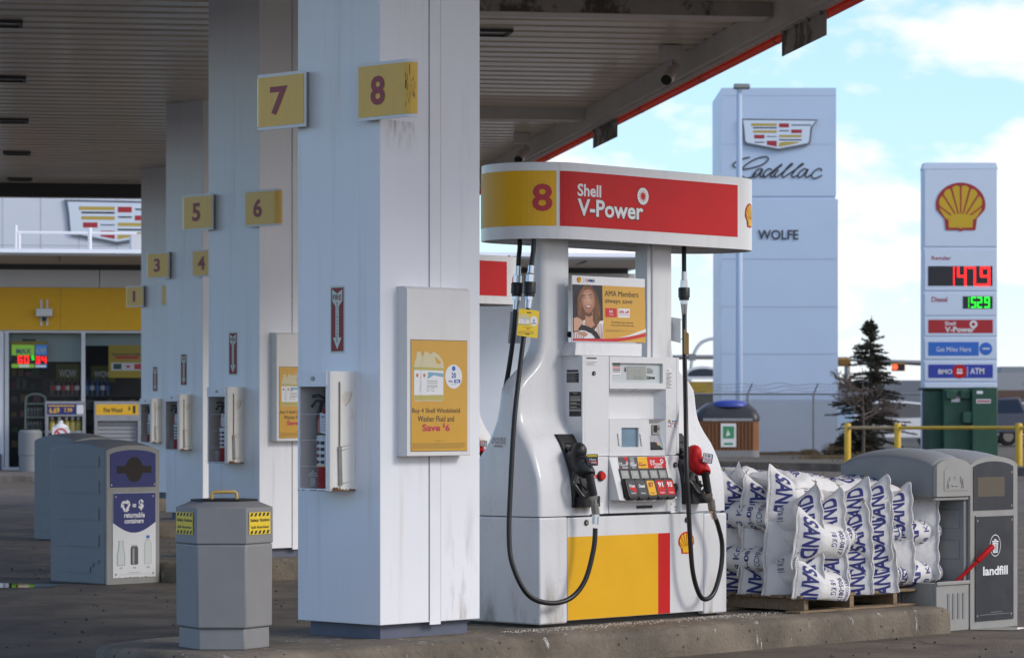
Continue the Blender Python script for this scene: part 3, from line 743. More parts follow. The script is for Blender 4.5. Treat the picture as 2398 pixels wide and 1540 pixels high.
        m.tube([(X + .01, Y_ + .02, 1.475), (X + .01, Y_ + .07, 1.46), (X - .0, Y_ + .085, 1.38), (X, Y_ + .08, 1.25)], .011, 8); m.build('valve', black, ex, smooth=40)
        m = MB(); m.slab(PU(X - .075), [(-Y_ + .012, 1.30), (-Y_ + .070, 1.29), (-Y_ + .066, 1.40), (-Y_ + .008, 1.41)], 0, .001, 0)
        for i in range(7): m.rect(PU(X - .075), -Y_ + .018, 1.312 + i * .009, -Y_ + .060, 1.3135 + i * .009, .0016, 1)
        m.tt(PU(X - .075), 'BG', -Y_ + .022, 1.380, -Y_ + .050, 1.394, .0016, 1, .03)
        m.build('inspection_tag', [paper, midgrey], ex); e = ex
    else: c = copy_tree(cb, None, dk(k)); e = copy_tree(ex, None, dk(k))
    c['label'] = cab_l[k]; e['label'] = ext_l[k]

def jugs(mb, pl, A, B, w, h, off, mi):
    """the two washer fluid jugs printed on posters: mi = body, fluid, label, blue, ink, orange"""
    for sx, o in ((-.22, 0.), (.0, .0012)):
        def q(pts, d, mm): mb.poly(pl, [(A + (x + sx) * w, B + y * h) for x, y in pts], off + o + d, mm)
        q([(.22, 0.0), (.20, .05), (.20, .70), (.23, .80), (.27, .86), (.29, .98), (.42, .98), (.43, .88), (.55, .97), (.62, .985), (.78, .91), (.90, .80), (.92, .70), (.92, .04), (.88, .0)], 0, mi[0])
        q([(.21, .02), (.91, .02), (.915, .66), (.205, .68)], .0003, mi[1])
        q([(.62, .88), (.68, .87), (.83, .79), (.80, .74), (.70, .76)], .0003, mi[6])
        q([(.20, .12), (.90, .13), (.905, .61), (.20, .62)], .0005, mi[2])
        q([(.42, .58), (.905, .56), (.905, .48), (.60, .52), (.40, .44)], .0007, mi[3])
        q([(.26, .53), (.30, .555), (.34, .53), (.33, .48), (.27, .48)], .0007, mi[5])
        for yy in (.40, .36, .31, .28): q([(.38, yy), (.72, yy), (.72, yy + .012), (.38, yy + .012)], .0007, mi[4])
        for xx in (.42, .57): q([(xx + .05 * math.cos(t), .23 + .035 * math.sin(t)) for t in [j * math.pi / 4 + .39 for j in range(8)]], .0007, mi[4]); q([(xx + .038 * math.cos(t), .23 + .026 * math.sin(t)) for t in [j * math.pi / 4 + .39 for j in range(8)]], .0009, mi[2])
JM = [mat('jug_plastic', (.66, .60, .38), .5), mat('jug_fluid', (.50, .44, .13), .5), paper, mat('jug_band', (.22, .42, .55), .5), midgrey, mat('jug_orange', (.62, .20, .05), .5), yellow_flat]
for k in range(2):
    if k == 0:
        po = thing('advertising_panel', '', 'poster frame', ('i', 0), (.375, 0, 1.172), 'washer fluid posters on the columns')
        m = MB()
        prf = [(0, 1.172), (-.078, 1.172), (-.08, 1.175), (-.08, 2.070), (-.077, 2.086), (-.066, 2.098), (-.052, 2.103), (0, 2.103)]
        vs = [(.128, y, z) for y, z in prf] + [(.624, y, z) for y, z in prf]; n = len(prf)
        m.add(vs, [(i, (i + 1) % n, n + (i + 1) % n, n + i) for i in range(n)][:-1] + [tuple(range(n - 1, -1, -1)), tuple(range(n, 2 * n))])
        m.build('frame', offwhite, po, smooth=30)
        pv = PV(-.08)
        m = MB(); m.rect(pv, .1545, 1.197, .599, 1.811, .0012); m.build('gasket', darkgrey, po)
        m = MB(); m.rect(pv, .157, 1.20, .5965, 1.808, .0022, 0); m.build('poster', yellow_flat, po)
        m = MB()
        def pp(x, y): return onv(*p5(x, y), -.08)
        x0, zz0 = pp(1045, 1090); x1, zz1 = pp(1215, 715)
        cl = lambda x: max(.158, x)
        class Clip(Plane):
            def p(s_, a, b, off=0.): return Plane.p(s_, max(.158, a), b, off)
        pc = Clip((0, -.08, 0), (1, 0, 0), (0, 0, 1), (0, -1, 0))
        w_ = (x1 - x0) / .72
        jugs(m, pc, x0 - .2 * w_, zz0, w_, zz1 - zz0, .003, list(range(7))); m.build('printed_jugs', JM, po)
        m = MB(); cx_, cz_ = pp(1291, 905); m.disc(pv, cx_, cz_, .067, .003, 0, 28)
        m.tx(pv, '20', cx_, cz_ - .008, .03, .0036, 1, .03, .9, True); m.tx(pv, 'Bonus', cx_ - .024, cz_ - .031, .012, .0036, 1, .03, .8, True); m.rect(pv, cx_ + .004, cz_ - .035, cx_ + .052, cz_ - .016, .0034, 1); m.tx(pv, 'Miles', cx_ + .028, cz_ - .031, .012, .0038, 0, .03, .8, True)
        m.disc(pv, cx_, cz_ + .045, .014, .0036, 2, 14); m.tx(pv, 'when you buy 4', cx_, cz_ - .045, .006, .0036, 1, 0, .9, True)
        m.build('bonus_badge', [paper, mat('badge_blue', (.05, .12, .42), .5), skyblue], po)
        m = MB()
        for s_, xa, xb, ya, yb, mi, bo in (('Buy 4 Shell Windshield', 980, 1338, 1188, 1142, 0, 0), ('Washer Fluid and', 1022, 1294, 1243, 1200, 0, 0), ('Save', 1055, 1190, 1315, 1262, 1, .03), ('$', 1209, 1225, 1290, 1253, 1, .02), ('6', 1229, 1262, 1315, 1262, 1, .03)):
            ym = (ya + yb) / 2; ua, za = pp(xa, ya); ub, zb = pp(xb, yb); zmid0 = pp((xa + xb) / 2, ya)[1]; zmid1 = pp((xa + xb) / 2, yb)[1]
            m.text(pv, s_, ua, zmid0, ub, zmid1, .0034, mi, bo)
        m.texth(pv, 'Offer valid January 6 - May 4', .377, 1.252, .006, .0034, 0, 0, .9, True)
        for i in range(6): m.rect(pv, .165, 1.213 + i * .0055, .58 - .03 * (i == 0), 1.2155 + i * .0055, .0034, 2)
        m.build('lettering', [charcoal, mat('poster_red', (.52, .03, .08), .5), mat('small_print', (.40, .25, .05), .5)], po); c = po
    else: c = copy_tree(po, None, dk(1))
    c['label'] = ['white poster frame with yellow washer fluid poster on the nearest column', 'washer fluid poster frame on the second column, cut off by the nearest column'][k]

# ================================================================ the fuel pump
FR0 = ('i', 0)
pump = thing('fuel_pump', 'big white fuel pump in front with red topper, black and red nozzles', 'fuel pump', FR0, (2.13, .33, ZI), 'fuel pumps on the islands')
def h3(px, py, v): u, z = onv(px, py, v); return Vector((u, v, z))
# plinth gap, lower cabinet
m = MB(); m.box((1.33, .05, ZI - .005), (2.94, .61, .20)); m.build('plinth', black, pump)
m = MB(); m.box((1.283, 0, .188), (1.5215, .66, .806)); m.build('end_panel', white, pump, bevel=.012, seg=3)
m = MB(); m.box((2.760, .001, .183), (2.981, .659, .797)); m.build('end_panel', white, pump, bevel=.012, seg=3)
m = MB(); m.box((1.5255, .0035, .202), (2.757, .64, .8005)); m.build('service_door', white, pump, bevel=.004)
m = MB(); pv = PV(.0035)
m.rect(pv, 1.527, .205, 2.331, .688, .0012, 0); m.rect(pv, 2.331, .205, 2.442, .688, .0012, 1); m.build('colour_panel', [yellow, red], pump)
m = MB(); pecten(m, pv, 2.593, .62, .148, .134, .0015, 0, 1); m.build('shell_emblem', [red, yellow], pump)
m = MB()
for px, py in (c4(1007, 320), c4(1903, 295)):
    m.cut(); u, z = onv(px, py, 0); m.tube([(u, .004, z), (u, -.003, z)], .017, 16, 0); m.tube([(u, -.003, z), (u, -.005, z)], .009, 12, 1)
for px, py in (n1(1363, 600), n1(516, 985)):
    m.cut(); u, z = onv(px, py, .03); m.tube([(u, .034, z), (u, .024, z)], .016, 16, 0); m.tube([(u, .024, z), (u, .022, z)], .008, 12, 1)
m.cut(); u, z = onv(*c3(1031, 346), .05); m.tube([(u, .052, z), (u, .044, z)], .013, 16, 0); m.tube([(u, .044, z), (u, .042, z)], .006, 12, 1)
m.build('lock', [black, steel], pump)
# bottle shaped end housings that carry the masts
PROF = [(.811, 0, 1.283, .03), (.93, .002, 1.283, .03), (1.02, .012, 1.284, .03), (1.08, .030, 1.285, .032), (1.13, .050, 1.286, .035), (1.18, .073, 1.287, .04), (1.23, .100, 1.289, .045), (1.28, .138, 1.292, .05), (1.33, .172, 1.295, .05), (1.37, .190, 1.299, .05), (1.42, .201, 1.304, .05),
        (1.50, .206, 1.310, .05), (1.55, .208, 1.320, .05), (1.60, .209, 1.365, .05), (1.64, .21, 1.420, .05), (1.68, .21, 1.470, .05), (1.72, .21, 1.505, .05), (1.77, .21, 1.524, .045), (1.83, .21, 1.532, .045), (2.0, .21, 1.532, .045), (2.2, .21, 1.532, .045), (2.43, .21, 1.532, .045)]
BACK = [(.811, .66), (.95, .645), (1.02, .61), (1.08, .565), (1.155, .495), (1.24, .435), (1.32, .398), (1.39, .375), (1.52, .362), (1.62, .370), (1.72, .366), (1.80, .335), (1.84, .328), (2.43, .328)]
def back_v(z):
    for (z0, a), (z1, b) in zip(BACK, BACK[1:]):
        if z0 <= z <= z1: return a + (b - a) * (z - z0) / (z1 - z0)
    return .66
def housing(mir):
    m = MB(); rings = []
    for z, v0, u0, r_ in PROF:
        u1 = 1.722 if z < 1.6 else 1.735
        pts = []
        for cx, cv, s0, rr in ((u0 + r_, v0 + r_, 180, r_), (u1 - .008, v0 + .008, 270, .008), (u1 - .008, back_v(z) - .008, 0, .008), (u0 + r_, back_v(z) - r_, 90, r_)):
            for j in range(7):
                t = R_(s0 + 90 * j / 6); pts.append((cx + rr * math.cos(t), cv + rr * math.sin(t), z))
        if mir: pts = [(4.258 - x, y, zz) for x, y, zz in pts][::-1]
        rings.append(pts)
    m.loft(rings); return m
housing(False).build('end_housing', white, pump, smooth=35)
housing(True).build('end_housing', white, pump, smooth=35)
m = MB(); m.box((1.736, .222, 1.70), (1.774, .32, 2.43)); m.build('mast_cover', white, pump, bevel=.004)
m = MB(); m.box((2.485, .222, 1.70), (2.522, .32, 2.43)); m.build('mast_cover', white, pump, bevel=.004)
m = MB(); u, z = onv(1333, 783, .22); m.tube([(u, .225, z), (u, .205, z)], .018, 14, 0); m.tube([(u, .205, z), (u, .198, z)], .012, 14, 1); m.build('blue_button', [black, printblue], pump, smooth=40)
dirt_ = stain_mat('pump_grime', (.30, .24, .17), .44, .68, .62, (8, 8, 2.5), False)
m = MB(); m.rect(PV(0), 1.29, .19, 1.519, .56, .0016); m.build('dirt_stain', dirt_, pump)
m = MB(); m.rect(PV(0), 2.763, .186, 2.978, .45, .0026); m.build('dirt_stain', dirt_, pump)
m = MB(); m.rect(PU(1.283), -.655, .19, -.005, .50, .0016); m.build('dirt_stain', stain_mat('side_grime', (.26, .22, .17), .46, .70, .6, (1, 7, 2), False), pump)
m = MB(); m.rect(PV(0), 1.55, .812, 1.72, .875, .0012); m.build('dirt_stain', stain_mat('boot_grime', (.30, .23, .12), .34, .56, .7, (12, 1, 10), True), pump)
# electronics cabinet
m = MB(); m.box((1.728, .12, .812), (2.56, .42, 1.742)); m.box((1.728, .4201, .812), (2.56, .60, 1.20)); m.build('cabinet', white, pump)
m = MB()
chk = [(.05, 1.745), (.05, 1.153), (.035, .815), (.17, .815), (.235, 1.40), (.24, 1.745)]
side = Plane((1.7055, 0, 0), (0, -1, 0), (0, 0, 1), (-1, 0, 0)); m.slab(side, [(-v, z) for v, z in chk], -.02, 0); m.build('side_cheek', white, pump, bevel=.003); m = MB()
side = Plane((2.581, 0, 0), (0, 1, 0), (0, 0, 1), (1, 0, 0)); m.slab(side, [(v, z) for v, z in chk], -.02, 0)
m.build('side_cheek', white, pump, bevel=.003)
m = MB(); m.box((1.726, .05, 1.154), (1.942, .12, 1.7445)); m.build('front_panel', white, pump, bevel=.004)
m = MB(); m.box((2.458, .05, 1.154), (2.5605, .12, 1.7445)); m.build('front_panel', white, pump, bevel=.004)
m = MB(); m.box((1.726, .032, .815), (1.9145, .12, 1.1515)); m.build('front_panel', white, pump, bevel=.004)
m = MB(); m.box((2.4435, .032, .815), (2.5605, .12, 1.1515)); m.build('front_panel', white, pump, bevel=.004)
m = MB(); m.box((1.918, .028, .815), (2.4405, .12, .897)); m.build('front_panel', white, pump, bevel=.004)
# display head
m = MB(); D0, D1, D2, D3 = 1.9445, 2.4555, 1.553, 1.7435
for a in ((D0, D2, D1, 1.588), (D0, 1.706, D1, D3), (D0, 1.588, 1.966, 1.706), (2.428, 1.588, D1, 1.706)): m.box((a[0], .048, a[1]), (a[2], .118, a[3]))
m.build('display_bezel', white, pump)
pd = PV(.066)
m = MB(); m.box((1.964, .067, 1.586), (2.43, .09, 1.708)); m.build('display_glass', lcdframe, pump)
m = MB(); m.rect(pd, *onv(*c3(1318, 400), .066), *onv(*c3(1480, 287), .066), .001, 0)
a0, b0 = onv(*c3(1190, 355), .066); a1, b1 = onv(*c3(1264, 282), .066); m.rect(pd, a0, b0, a1, b1, .001, 1)
for i, c_ in enumerate((2, 3, 1, 3, 3)): m.rect(pd, a0 + .004, b0 + .012 + i * .012, a1 - .004, b0 + .019 + i * .012, .0014, {2: 4, 3: 2, 1: 3}[c_])
m.build('lcd_window', [lcd, paper, ink, red_flat, midgrey], pump)
m = MB(); u0, z0 = onv(*c3(1385, 345), .066); seg7(m, pd, '57.2', u0, z0, .016, .026, .008, .002, 0, .12)
u0, z0 = onv(*c3(1385, 395), .066); seg7(m, pd, '38680', u0 - .012, z0, .013, .022, .006, .002, 0, .12)
m.build('lcd_digits', mat('lcd_digit', (.45, .47, .45), .4), pump)
m = MB(); u, z = onv(*c3(1295, 335), .066); m.text(pd, '$', u, z, u + .016, z + .03, .002, 0, .02)
u, z = onv(*c3(1488, 396), .066); u2, z2 = onv(*c3(1557, 368), .066); m.text(pd, 'Litres', u, z, u2, z2, .002, 0, .03)
u, z = onv(*c3(1488, 305), .066)
for i in range(5): m.rect(pd, u, z - i * .007, u + .055 - .02 * (i == 0), z - i * .007 + .0022, .002)
m.build('lettering', ink, pump)
# recess under the display with sloping sides, then the payment terminal
m = MB()
P0 = [(1.9435, .05, 1.552), (2.4565, .05, 1.552), (2.4565, .05, 1.372), (1.9435, .05, 1.372)]; P1 = [(1.9445, .115, 1.535), (2.42, .115, 1.535), (2.42, .115, 1.372), (1.9445, .115, 1.372)]
m.add([P1[0], P1[1], P1[2], P1[3]], [(0, 3, 2, 1)]); m.add([P0[0], P0[1], P1[1], P1[0]], [(0, 1, 2, 3)]); m.add([P0[1], P0[2], P1[2], P1[1]], [(0, 1, 2, 3)])
m.build('display_recess', white, pump)
m = MB(); CU = 2.30
sx0, sz1 = onv(*n1(778, 195), .05); sx1, sz0 = onv(*n1(965, 405), .05)
for a in ((1.9435, 1.1535, sx0, 1.3705), (sx1, 1.1535, CU, 1.3705), (sx0, 1.1535, sx1, sz0), (sx0, sz1, sx1, 1.3705)): m.box((a[0], .05, a[1]), (a[2], .118, a[3]))
m.build('terminal_panel', white, pump)
m = MB(); m.box((sx0 - .001, .066, sz0 - .001), (sx1 + .001, .08, sz1 + .001)); m.build('terminal_screen', screen, pump)
m = MB()
for i in range(4):
    for xx in (743 + i * 4, 987 + i * 4):
        u, z = onv(*n1(xx, 273 + i * 33), .05); m.cut(); m.box((u - .010, .042, z - .0095), (u + .010, .0495, z + .0095))
m.build('soft_key', offwhite, pump, bevel=.002)
m = MB()
Q = lambda u, v, z: (u, v, z)
m.add([Q(CU, .05, 1.3705), Q(2.456, .05, 1.3705), Q(2.42, .085, 1.345), Q(CU + .012, .085, 1.345), Q(CU + .012, .085, 1.272), Q(2.42, .085, 1.272), Q(2.40, .105, 1.235), Q(CU + .012, .105, 1.235), Q(CU + .012, .046, 1.183), Q(2.44, .046, 1.183), Q(CU, .05, 1.1535), Q(2.456, .05, 1.1535)],
      [(0, 3, 2, 1), (3, 4, 5, 2), (4, 7, 6, 5), (7, 8, 9, 6), (8, 10, 11, 9), (1, 2, 5, 6, 9, 11), (0, 10, 8, 7, 4, 3)])
m.build('card_bay', white, pump)
m = MB(); a0, b1 = onv(*n1(1110, 157), .08); a1, b0 = onv(*n1(1193, 270), .08)
m.box((a0, .074, b0), (a1, .0845, b1), 0); m.rect(PV(.074), a0 + .008, b0 + .014, a0 + .042, b1 - .006, .001, 1); m.rect(PV(.074), a0 + .006, (b0 + b1) / 2, a1 - .006, (b0 + b1) / 2 + .004, .0016, 1); m.rect(PV(.074), a1 - .024, b1 - .026, a1 - .006, b1 - .008, .0014, 2)
m.build('card_reader', [mat('reader_grey', (.34, .33, .31), .4), black, steel], pump, bevel=.003)
m = MB(); ky = Plane((CU + .012, .046, 1.183), (1, 0, 0), (0, .059 / .0787, .052 / .0787), (0, -.052 / .0787, .059 / .0787))
m.slab(ky, rrect(.004, .004, .116, .072, .004), .001, .006, 0)
for i in range(4):
    for j in range(5):
        mi = 1 if j < 3 else (2, 3, 4, 1)[i] if j == 4 else 1
        m.slab(ky, rrect(.012 + j * .0205, .009 + (3 - i) * .0155, .028 + j * .0205, .020 + (3 - i) * .0155, .002, 2), .006, .010, mi)
m.build('keypad', [black, darkgrey, red_flat, labelyellow, mat('key_green', (.02, .2, .06), .5)], pump)
# stickers on the cabinet
m = MB(); p5_ = PV(.05)
def stick(f, x0, y0, x1, y1, off=.0008, mi=0, v=.05): m.cut(); a0, b0 = onv(*f(x0, y1), v); a1, b1 = onv(*f(x1, y0), v); m.rect(PV(v), a0, b0, a1, b1, off, mi); return a0, b0, a1, b1
def lines(pl, r, n, mi, off=.0013, skip=()):
    a0, b0, a1, b1 = r; h = (b1 - b0) / (n + .5)
    for i in range(n):
        if i in skip: continue
        m.rect(pl, a0 + .003, b1 - (i + .9) * h, a1 - .003 - (.3 * (a1 - a0) if i % 3 == 2 else 0), b1 - (i + .9) * h + h * .42, off, mi)
r_ = stick(c3, 966, 207, 1058, 285); lines(p5_, r_, 7, 2, skip=(2,)); m.rect(p5_, r_[0] + .002, r_[1] + .045, r_[2] - .002, r_[1] + .052, .0013, 1)
r_ = stick(c3, 1652, 308, 1703, 480); lines(p5_, (r_[0], r_[1], r_[2], r_[3] - .02), 13, 1)
m.tx(p5_, 'Warning', r_[0] + .004, r_[3] - .015, .009, .0013, 1, .03, .8)
r_ = stick(c3, 1668, 740, 1757, 806)
for i in range(3):
    for j in range(5):
        if (i, j) in ((2, 2), (2, 4), (0, 0), (1, 0)): continue
        w = (r_[2] - r_[0]) / 5.2; h = (r_[3] - r_[1]) / 3.2
        m.rect(p5_, r_[0] + .003 + j * w, r_[3] - .003 - (i + 1) * h, r_[0] + j * w + w * .85, r_[3] - .003 - i * h - h * .25, .0013, (3, 4, 1, 5, 2)[(i * 2 + j) % 5])
m.rect(p5_, r_[0] + .003, r_[1] + .022, r_[0] + .022, r_[3] - .003, .0012, 2)
r_ = stick(n1, 1115, 45, 1166, 103, v=.117); m.tx(PV(.117), 'TOP', (r_[0] + r_[2]) / 2, r_[3] - .013, .010, .0014, 1, .03, .9, True); m.tx(PV(.117), 'TIER', (r_[0] + r_[2]) / 2, r_[3] - .026, .010, .0014, 6, .03, .9, True); m.rect(PV(.117), r_[0] + .004, r_[1] + .004, r_[2] - .004, r_[1] + .009, .0013, 2)
pw_ = PV(.032)
r_ = stick(n1, 432, 1010, 580, 1140, v=.032)
for i, (t_, a_) in enumerate((('May contain', .5), ('up to 5%', .5), ('Biodiesel', .5))): m.tx(pw_, t_, (r_[0] + r_[2]) / 2, r_[3] - .024 - i * .0165, .0125, .0014, 1, .03, .78, True)
r_ = stick(n1, 1315, 1005, 1462, 1125, v=.032); m.tx(pw_, 'Gasoline may contain', (r_[0] + r_[2]) / 2, r_[1] + .030, .0105, .0014, 1, .03, .66, True); m.tx(pw_, 'up to 10% Ethanol', (r_[0] + r_[2]) / 2, r_[1] + .012, .0105, .0014, 1, .03, .66, True); m.rect(pw_, r_[0] + .001, r_[3] - .018, r_[0] + .012, r_[3] - .004, .0014, 4)
r_ = stick(n1, 1345, 960, 1405, 990, v=.032); m.tx(pw_, 'Receipt', (r_[0] + r_[2]) / 2, r_[1] + .003, .008, .0014, 1, .03, .85, True)
r_ = stick(n1, 440, 708, 508, 750, mi=3, v=.032); m.tx(pw_, 'Safety', r_[2] - .002 - .030, r_[3] - .012, .009, .0014, 0, .02, .8); m.tx(pw_, 'Stop', r_[2] - .026, r_[1] + .002, .009, .0014, 0, .02, .8)
m.build('sticker', [paper, ink, midgrey, red_flat, amber, skyblue, mat('print_green', (.03, .25, .07), .5)], pump)
m = MB(); pu = PU(1.7055)
def cheek(x0, y0, x1, y1, mi, off=.0008):
    m.cut()
    v0, z1 = onu(*c3(x0, y0), 1.7055); v1, z0 = onu(*c3(x1, y1), 1.7055); m.rect(pu, -v0, z0, -v1, z1, off, mi); return -v0, z0, -v1, z1
cheek(801, 317, 900, 336, 0); r_ = cheek(800, 343, 905, 425, 0)
for i in range(9): m.rect(pu, r_[0] + .004, r_[1] + .004 + i * .007, r_[2] - .02 + .012 * math.sin(i * 9), r_[1] + .007 + i * .007, .0012, 2)
r_ = cheek(822, 505, 925, 662, 0); cheek(822, 668, 925, 716, 0)
for i, (f0, f1) in enumerate(((.70, .76), (.62, .67), (.50, .60), (.36, .42), (.30, .34), (.14, .2), (.06, .1))): m.rect(pu, r_[0] + .006, r_[1] + (r_[3] - r_[1]) * f0, r_[2] - .006 - (.03 if i in (3, 5) else 0), r_[1] + (r_[3] - r_[1]) * f1, .0012, 1)
m.tx(pu, 'Wayne', (r_[0] + r_[2]) / 2, r_[3] - .016, .012, .0012, 1, .02, .9, True)
m.build('data_plate', [ink, steel, midgrey], pump)
m = MB(); u, z = onv(*n1(551, 722), .03); m.tube([(u, .033, z), (u, .024, z)], .031, 20, 1); m.tube([(u, .024, z), (u, .008, z)], [.026, .022], 20, 0); m.build('stop_button', [red, black], pump, smooth=40)
m = MB(); a0, b1 = onv(*n1(1328, 805), .03); a1, b0 = onv(*n1(1418, 955), .03); m.rect(PV(.032), a0, b0, a1, b1, .0012, 0); m.slab(PV(.032), [(a0 + .008, b0 + .045), (a1 - .006, b0 + .045), (a1 - .006, b1 - .012), (a0 + .008, b1 - .012)], .0016, .012, 1); m.rect(PV(.032), a0 + .012, b0 + .008, a1 - .01, b0 + .028, .002, 2); m.build('receipt_slot', [black, darkgrey, steel], pump)
m = MB(); a0, b1 = onv(*n1(940, 1046), .028); a1, b0 = onv(*n1(1112, 1072), .028); m.slab(PV(.028), rrect(a0, b0, a1, b1, .004), .0005, .004, 0); m.build('drain_slot', black, pump)
# grade selector, a sloping face that swells towards the bottom
VT, ZT, VB, ZB = .030, 1.149, -.052, .896
ll = math.hypot(VT - VB, ZT - ZB)
pg = Plane((0, VT, ZT), (1, 0, 0), (0, (VT - VB) / ll, (ZT - ZB) / ll), (0, -(ZT - ZB) / ll, (VT - VB) / ll))
def og(x, y):
    z = 1.0
    for _ in range(8):
        v = VT - (ZT - z) / (ZT - ZB) * (VT - VB); u, z = onv(*n1(x, y), v)
    return u, (z - ZT) * ll / (ZT - ZB)
m = MB()
cur = [(u, -ll - .012 * (1 - ((u - 2.179) / .262) ** 2)) for u in [1.918 + .0523 * i for i in range(11)]]
front = [(1.918, 0), ] + cur + [(2.4405, 0)]
m.poly(pg, front, 0, 0)
bot = [pg.p(a, b) for a, b in cur]; back = [Vector((p.x, .12, p.z - .004)) for p in bot]
for i in range(10): m.add([bot[i], bot[i + 1], back[i + 1], back[i]], [(0, 1, 2, 3)])
for u, q, bk in ((1.918, bot[0], back[0]), (2.4405, bot[-1], back[-1])): m.add([(u, VT, ZT), q, bk, (u, .12, ZT)], [(0, 1, 2, 3)])
m.add([(1.918, VT, ZT), (2.4405, VT, ZT), (2.4405, .12, ZT), (1.918, .12, ZT)], [(0, 1, 2, 3)])
m.build('grade_panel', white, pump)
m = MB()
ed = [((735, 516), (800, 962)), ((845, 514), (906, 978)), ((948, 514), (1010, 986)), ((1052, 512), (1115, 985)), ((1250, 513), (1311, 953))]
for i in range(4): m.poly(pg, [og(*ed[i][0]), og(*ed[i + 1][0]), og(*ed[i + 1][1]), og(*ed[i][1])], .001, (0, 0, 1, 2)[i])
m.poly(pg, [og(785, 516), og(842, 516), og(842, 575)], .0016, 2); m.poly(pg, [og(750, 630), og(836, 668), og(836, 690), og(765, 690)], .0016, 2)
m.poly(pg, [og(1180, 514), og(1248, 514), og(1268, 590)], .0014, 4); m.rect(pg, *og(906, 700), og(907, 520)[0], og(907, 520)[1], .0016, 3)
m.build('grade_strip', [charcoal, yellow, red, midgrey, mat('deep_red', (.40, .012, .02), .4)], pump)
m = MB()
def gt(s_, x0, y0, x1, y1, mi, bo=.015):
    a0, b0 = og(x0, y1); a1, _ = og(x1, (y0 + y1) / 2); _, b1 = og(x0, y0); a0m, b0m = og((x0 + x1) / 2, y1); _, b1m = og((x0 + x1) / 2, y0)
    m.text(pg, s_, a0, b0m, a1, b1m, .0024, mi, bo)
gt('Shell', 747, 574, 780, 588, 0); gt('V-Power', 749, 590, 839, 612, 0); gt('Diesel', 788, 618, 842, 640, 0)
gt('Shell', 872, 570, 904, 586, 0); gt('Diesel', 873, 586, 938, 614, 0)
gt('Shell', 968, 570, 999, 585, 1); gt('Regular', 968, 588, 1050, 618, 1)
gt('Shell', 1087, 545, 1135, 571, 0); gt('V-Power', 1091, 572, 1220, 608, 0); gt('NiTRO+', 1135, 615, 1226, 640, 0, .04)
for cx_, cy_, r_ in ((835, 582, .009), (1215, 560, .014)):
    a, b = og(cx_, cy_); m.disc(pg, a, b, r_, .002, 0, 14); m.disc(pg, a, b, r_ * .55, .0026, 2, 8)
for x in (820, 927, 1033, 1134, 1233): gt('$/Litre', x - 14, 750, x + 14, 759, 0, 0)
m.build('lettering', [paper, signred, red], pump)
for i, (x, y) in enumerate(((809, 706), (917, 706), (1021, 703), (1123, 702), (1222, 700))):
    m = MB(); a, b = og(x, y); m.slab(pg, rrect(a - .043, b - .036, a + .043, b + .036, .006), .0026, .006, 0); m.rect(pg, a - .033, b - .026, a + .033, b + .022, .0064, 1); m.rect(pg, a - .02, b - .012, a + .02, b + .010, .007, 2)
    m.build('price_window', [black, lcd, mat('lcd_bar', (.36, .37, .35), .3) if i == 0 else MATS['lcd_bar']], pump)
for i, (x, y, s_, mi) in enumerate(((848, 876, 'V-Power', 3), (955, 876, 'Diesel', 3), (1058, 873, '87', 2), (1163, 870, '91', 1), (1262, 868, '93', 1))):
    bt = MB(); a, b = og(x, y); w, hh = .0455, .066
    rings = [[pg.p(p, q, o) for p, q in rrect(a - w * s1, b - hh * s1, a + w * s1, b + hh * s1, .018 * s1)] for s1, o in ((1, .002), (1, .022), (.92, .034), (.70, .036))]
    bt.loft(rings, 0); bo = bt.build('grade_button', black, pump, smooth=40)
    bt = MB(); lw, lh = .034, .046; bt.slab(pg, rrect(a - lw, b - lh + .002, a + lw, b + lh, .009), .0361, .0375, {3: 0, 2: 1, 1: 2}[mi])
    if i == 0: bt.poly(pg, [(a - lw + .003, b), (a + lw - .003, b - .03), (a + lw - .003, b + .02)], .0378, 2)
    tx = 4 if mi == 2 else 3
    bt.tt(pg, s_, a - (.022 if mi < 3 else .026), b + .004, a + (.022 if mi < 3 else .026), b + (.036 if mi < 3 else .024), .0384, tx, .03)
    bt.tx(pg, 'Press here', a, b - .034, .009, .0384, tx, .02, .75, True); bt.build('button_label', [charcoal, yellow, red, paper, signred], bo)
# AMA poster on its stand
m = MB(); pst = [(1.704, .10, 1.826), (2.30, .10, 1.826), (2.262, .07, 1.7455), (1.662, .07, 1.7455)]; pb = [(1.74, .32, 1.826), (2.30, .32, 1.826), (2.262, .32, 1.7455), (1.71, .32, 1.7455)]
m.add(pst + pb, [(0, 3, 2, 1), (4, 5, 6, 7), (0, 1, 5, 4), (1, 2, 6, 5), (3, 7, 6, 2), (0, 4, 7, 3)]); m.build('poster_stand', white, pump, bevel=.006)
ama = thing('poster', 'yellow AMA Members poster with a smiling woman, standing on the pump', 'poster', FR0, (2.02, .12, 1.83))
PA0, PA1, PZ0, PZ1 = 1.693, 2.345, 1.833, 2.217
m = MB(); m.box((PA0, .12, PZ0), (PA1, .128, PZ1)); m.build('board', paper, ama)
pa_ = PV(.12); W_, H_ = PA1 - PA0, PZ1 - PZ0
def am(x, y):   # pixel of the enlarged poster -> board coordinates (the board is a plain rectangle)
    fx = (x - 172) / (1588 - 172); yt = 122 + (180 - 122) * fx; yb = 1400 + (1430 - 1400) * fx
    return PA0 + W_ * fx, PZ1 - H_ * (y - yt) / (yb - yt)
m = MB(); cols = [yellow_flat, red_flat, paper, mat('photo_dark', (.030, .032, .042), .5), mat('photo_hair', (.16, .075, .04), .6), mat('photo_skin', (.52, .27, .17), .6), mat('photo_skin_light', (.62, .36, .25), .6), ink, mat('photo_lips', (.36, .10, .09), .5), mat('photo_hair_light', (.30, .15, .08), .6), mat('photo_stripe', (.42, .20, .17), .6), navy]
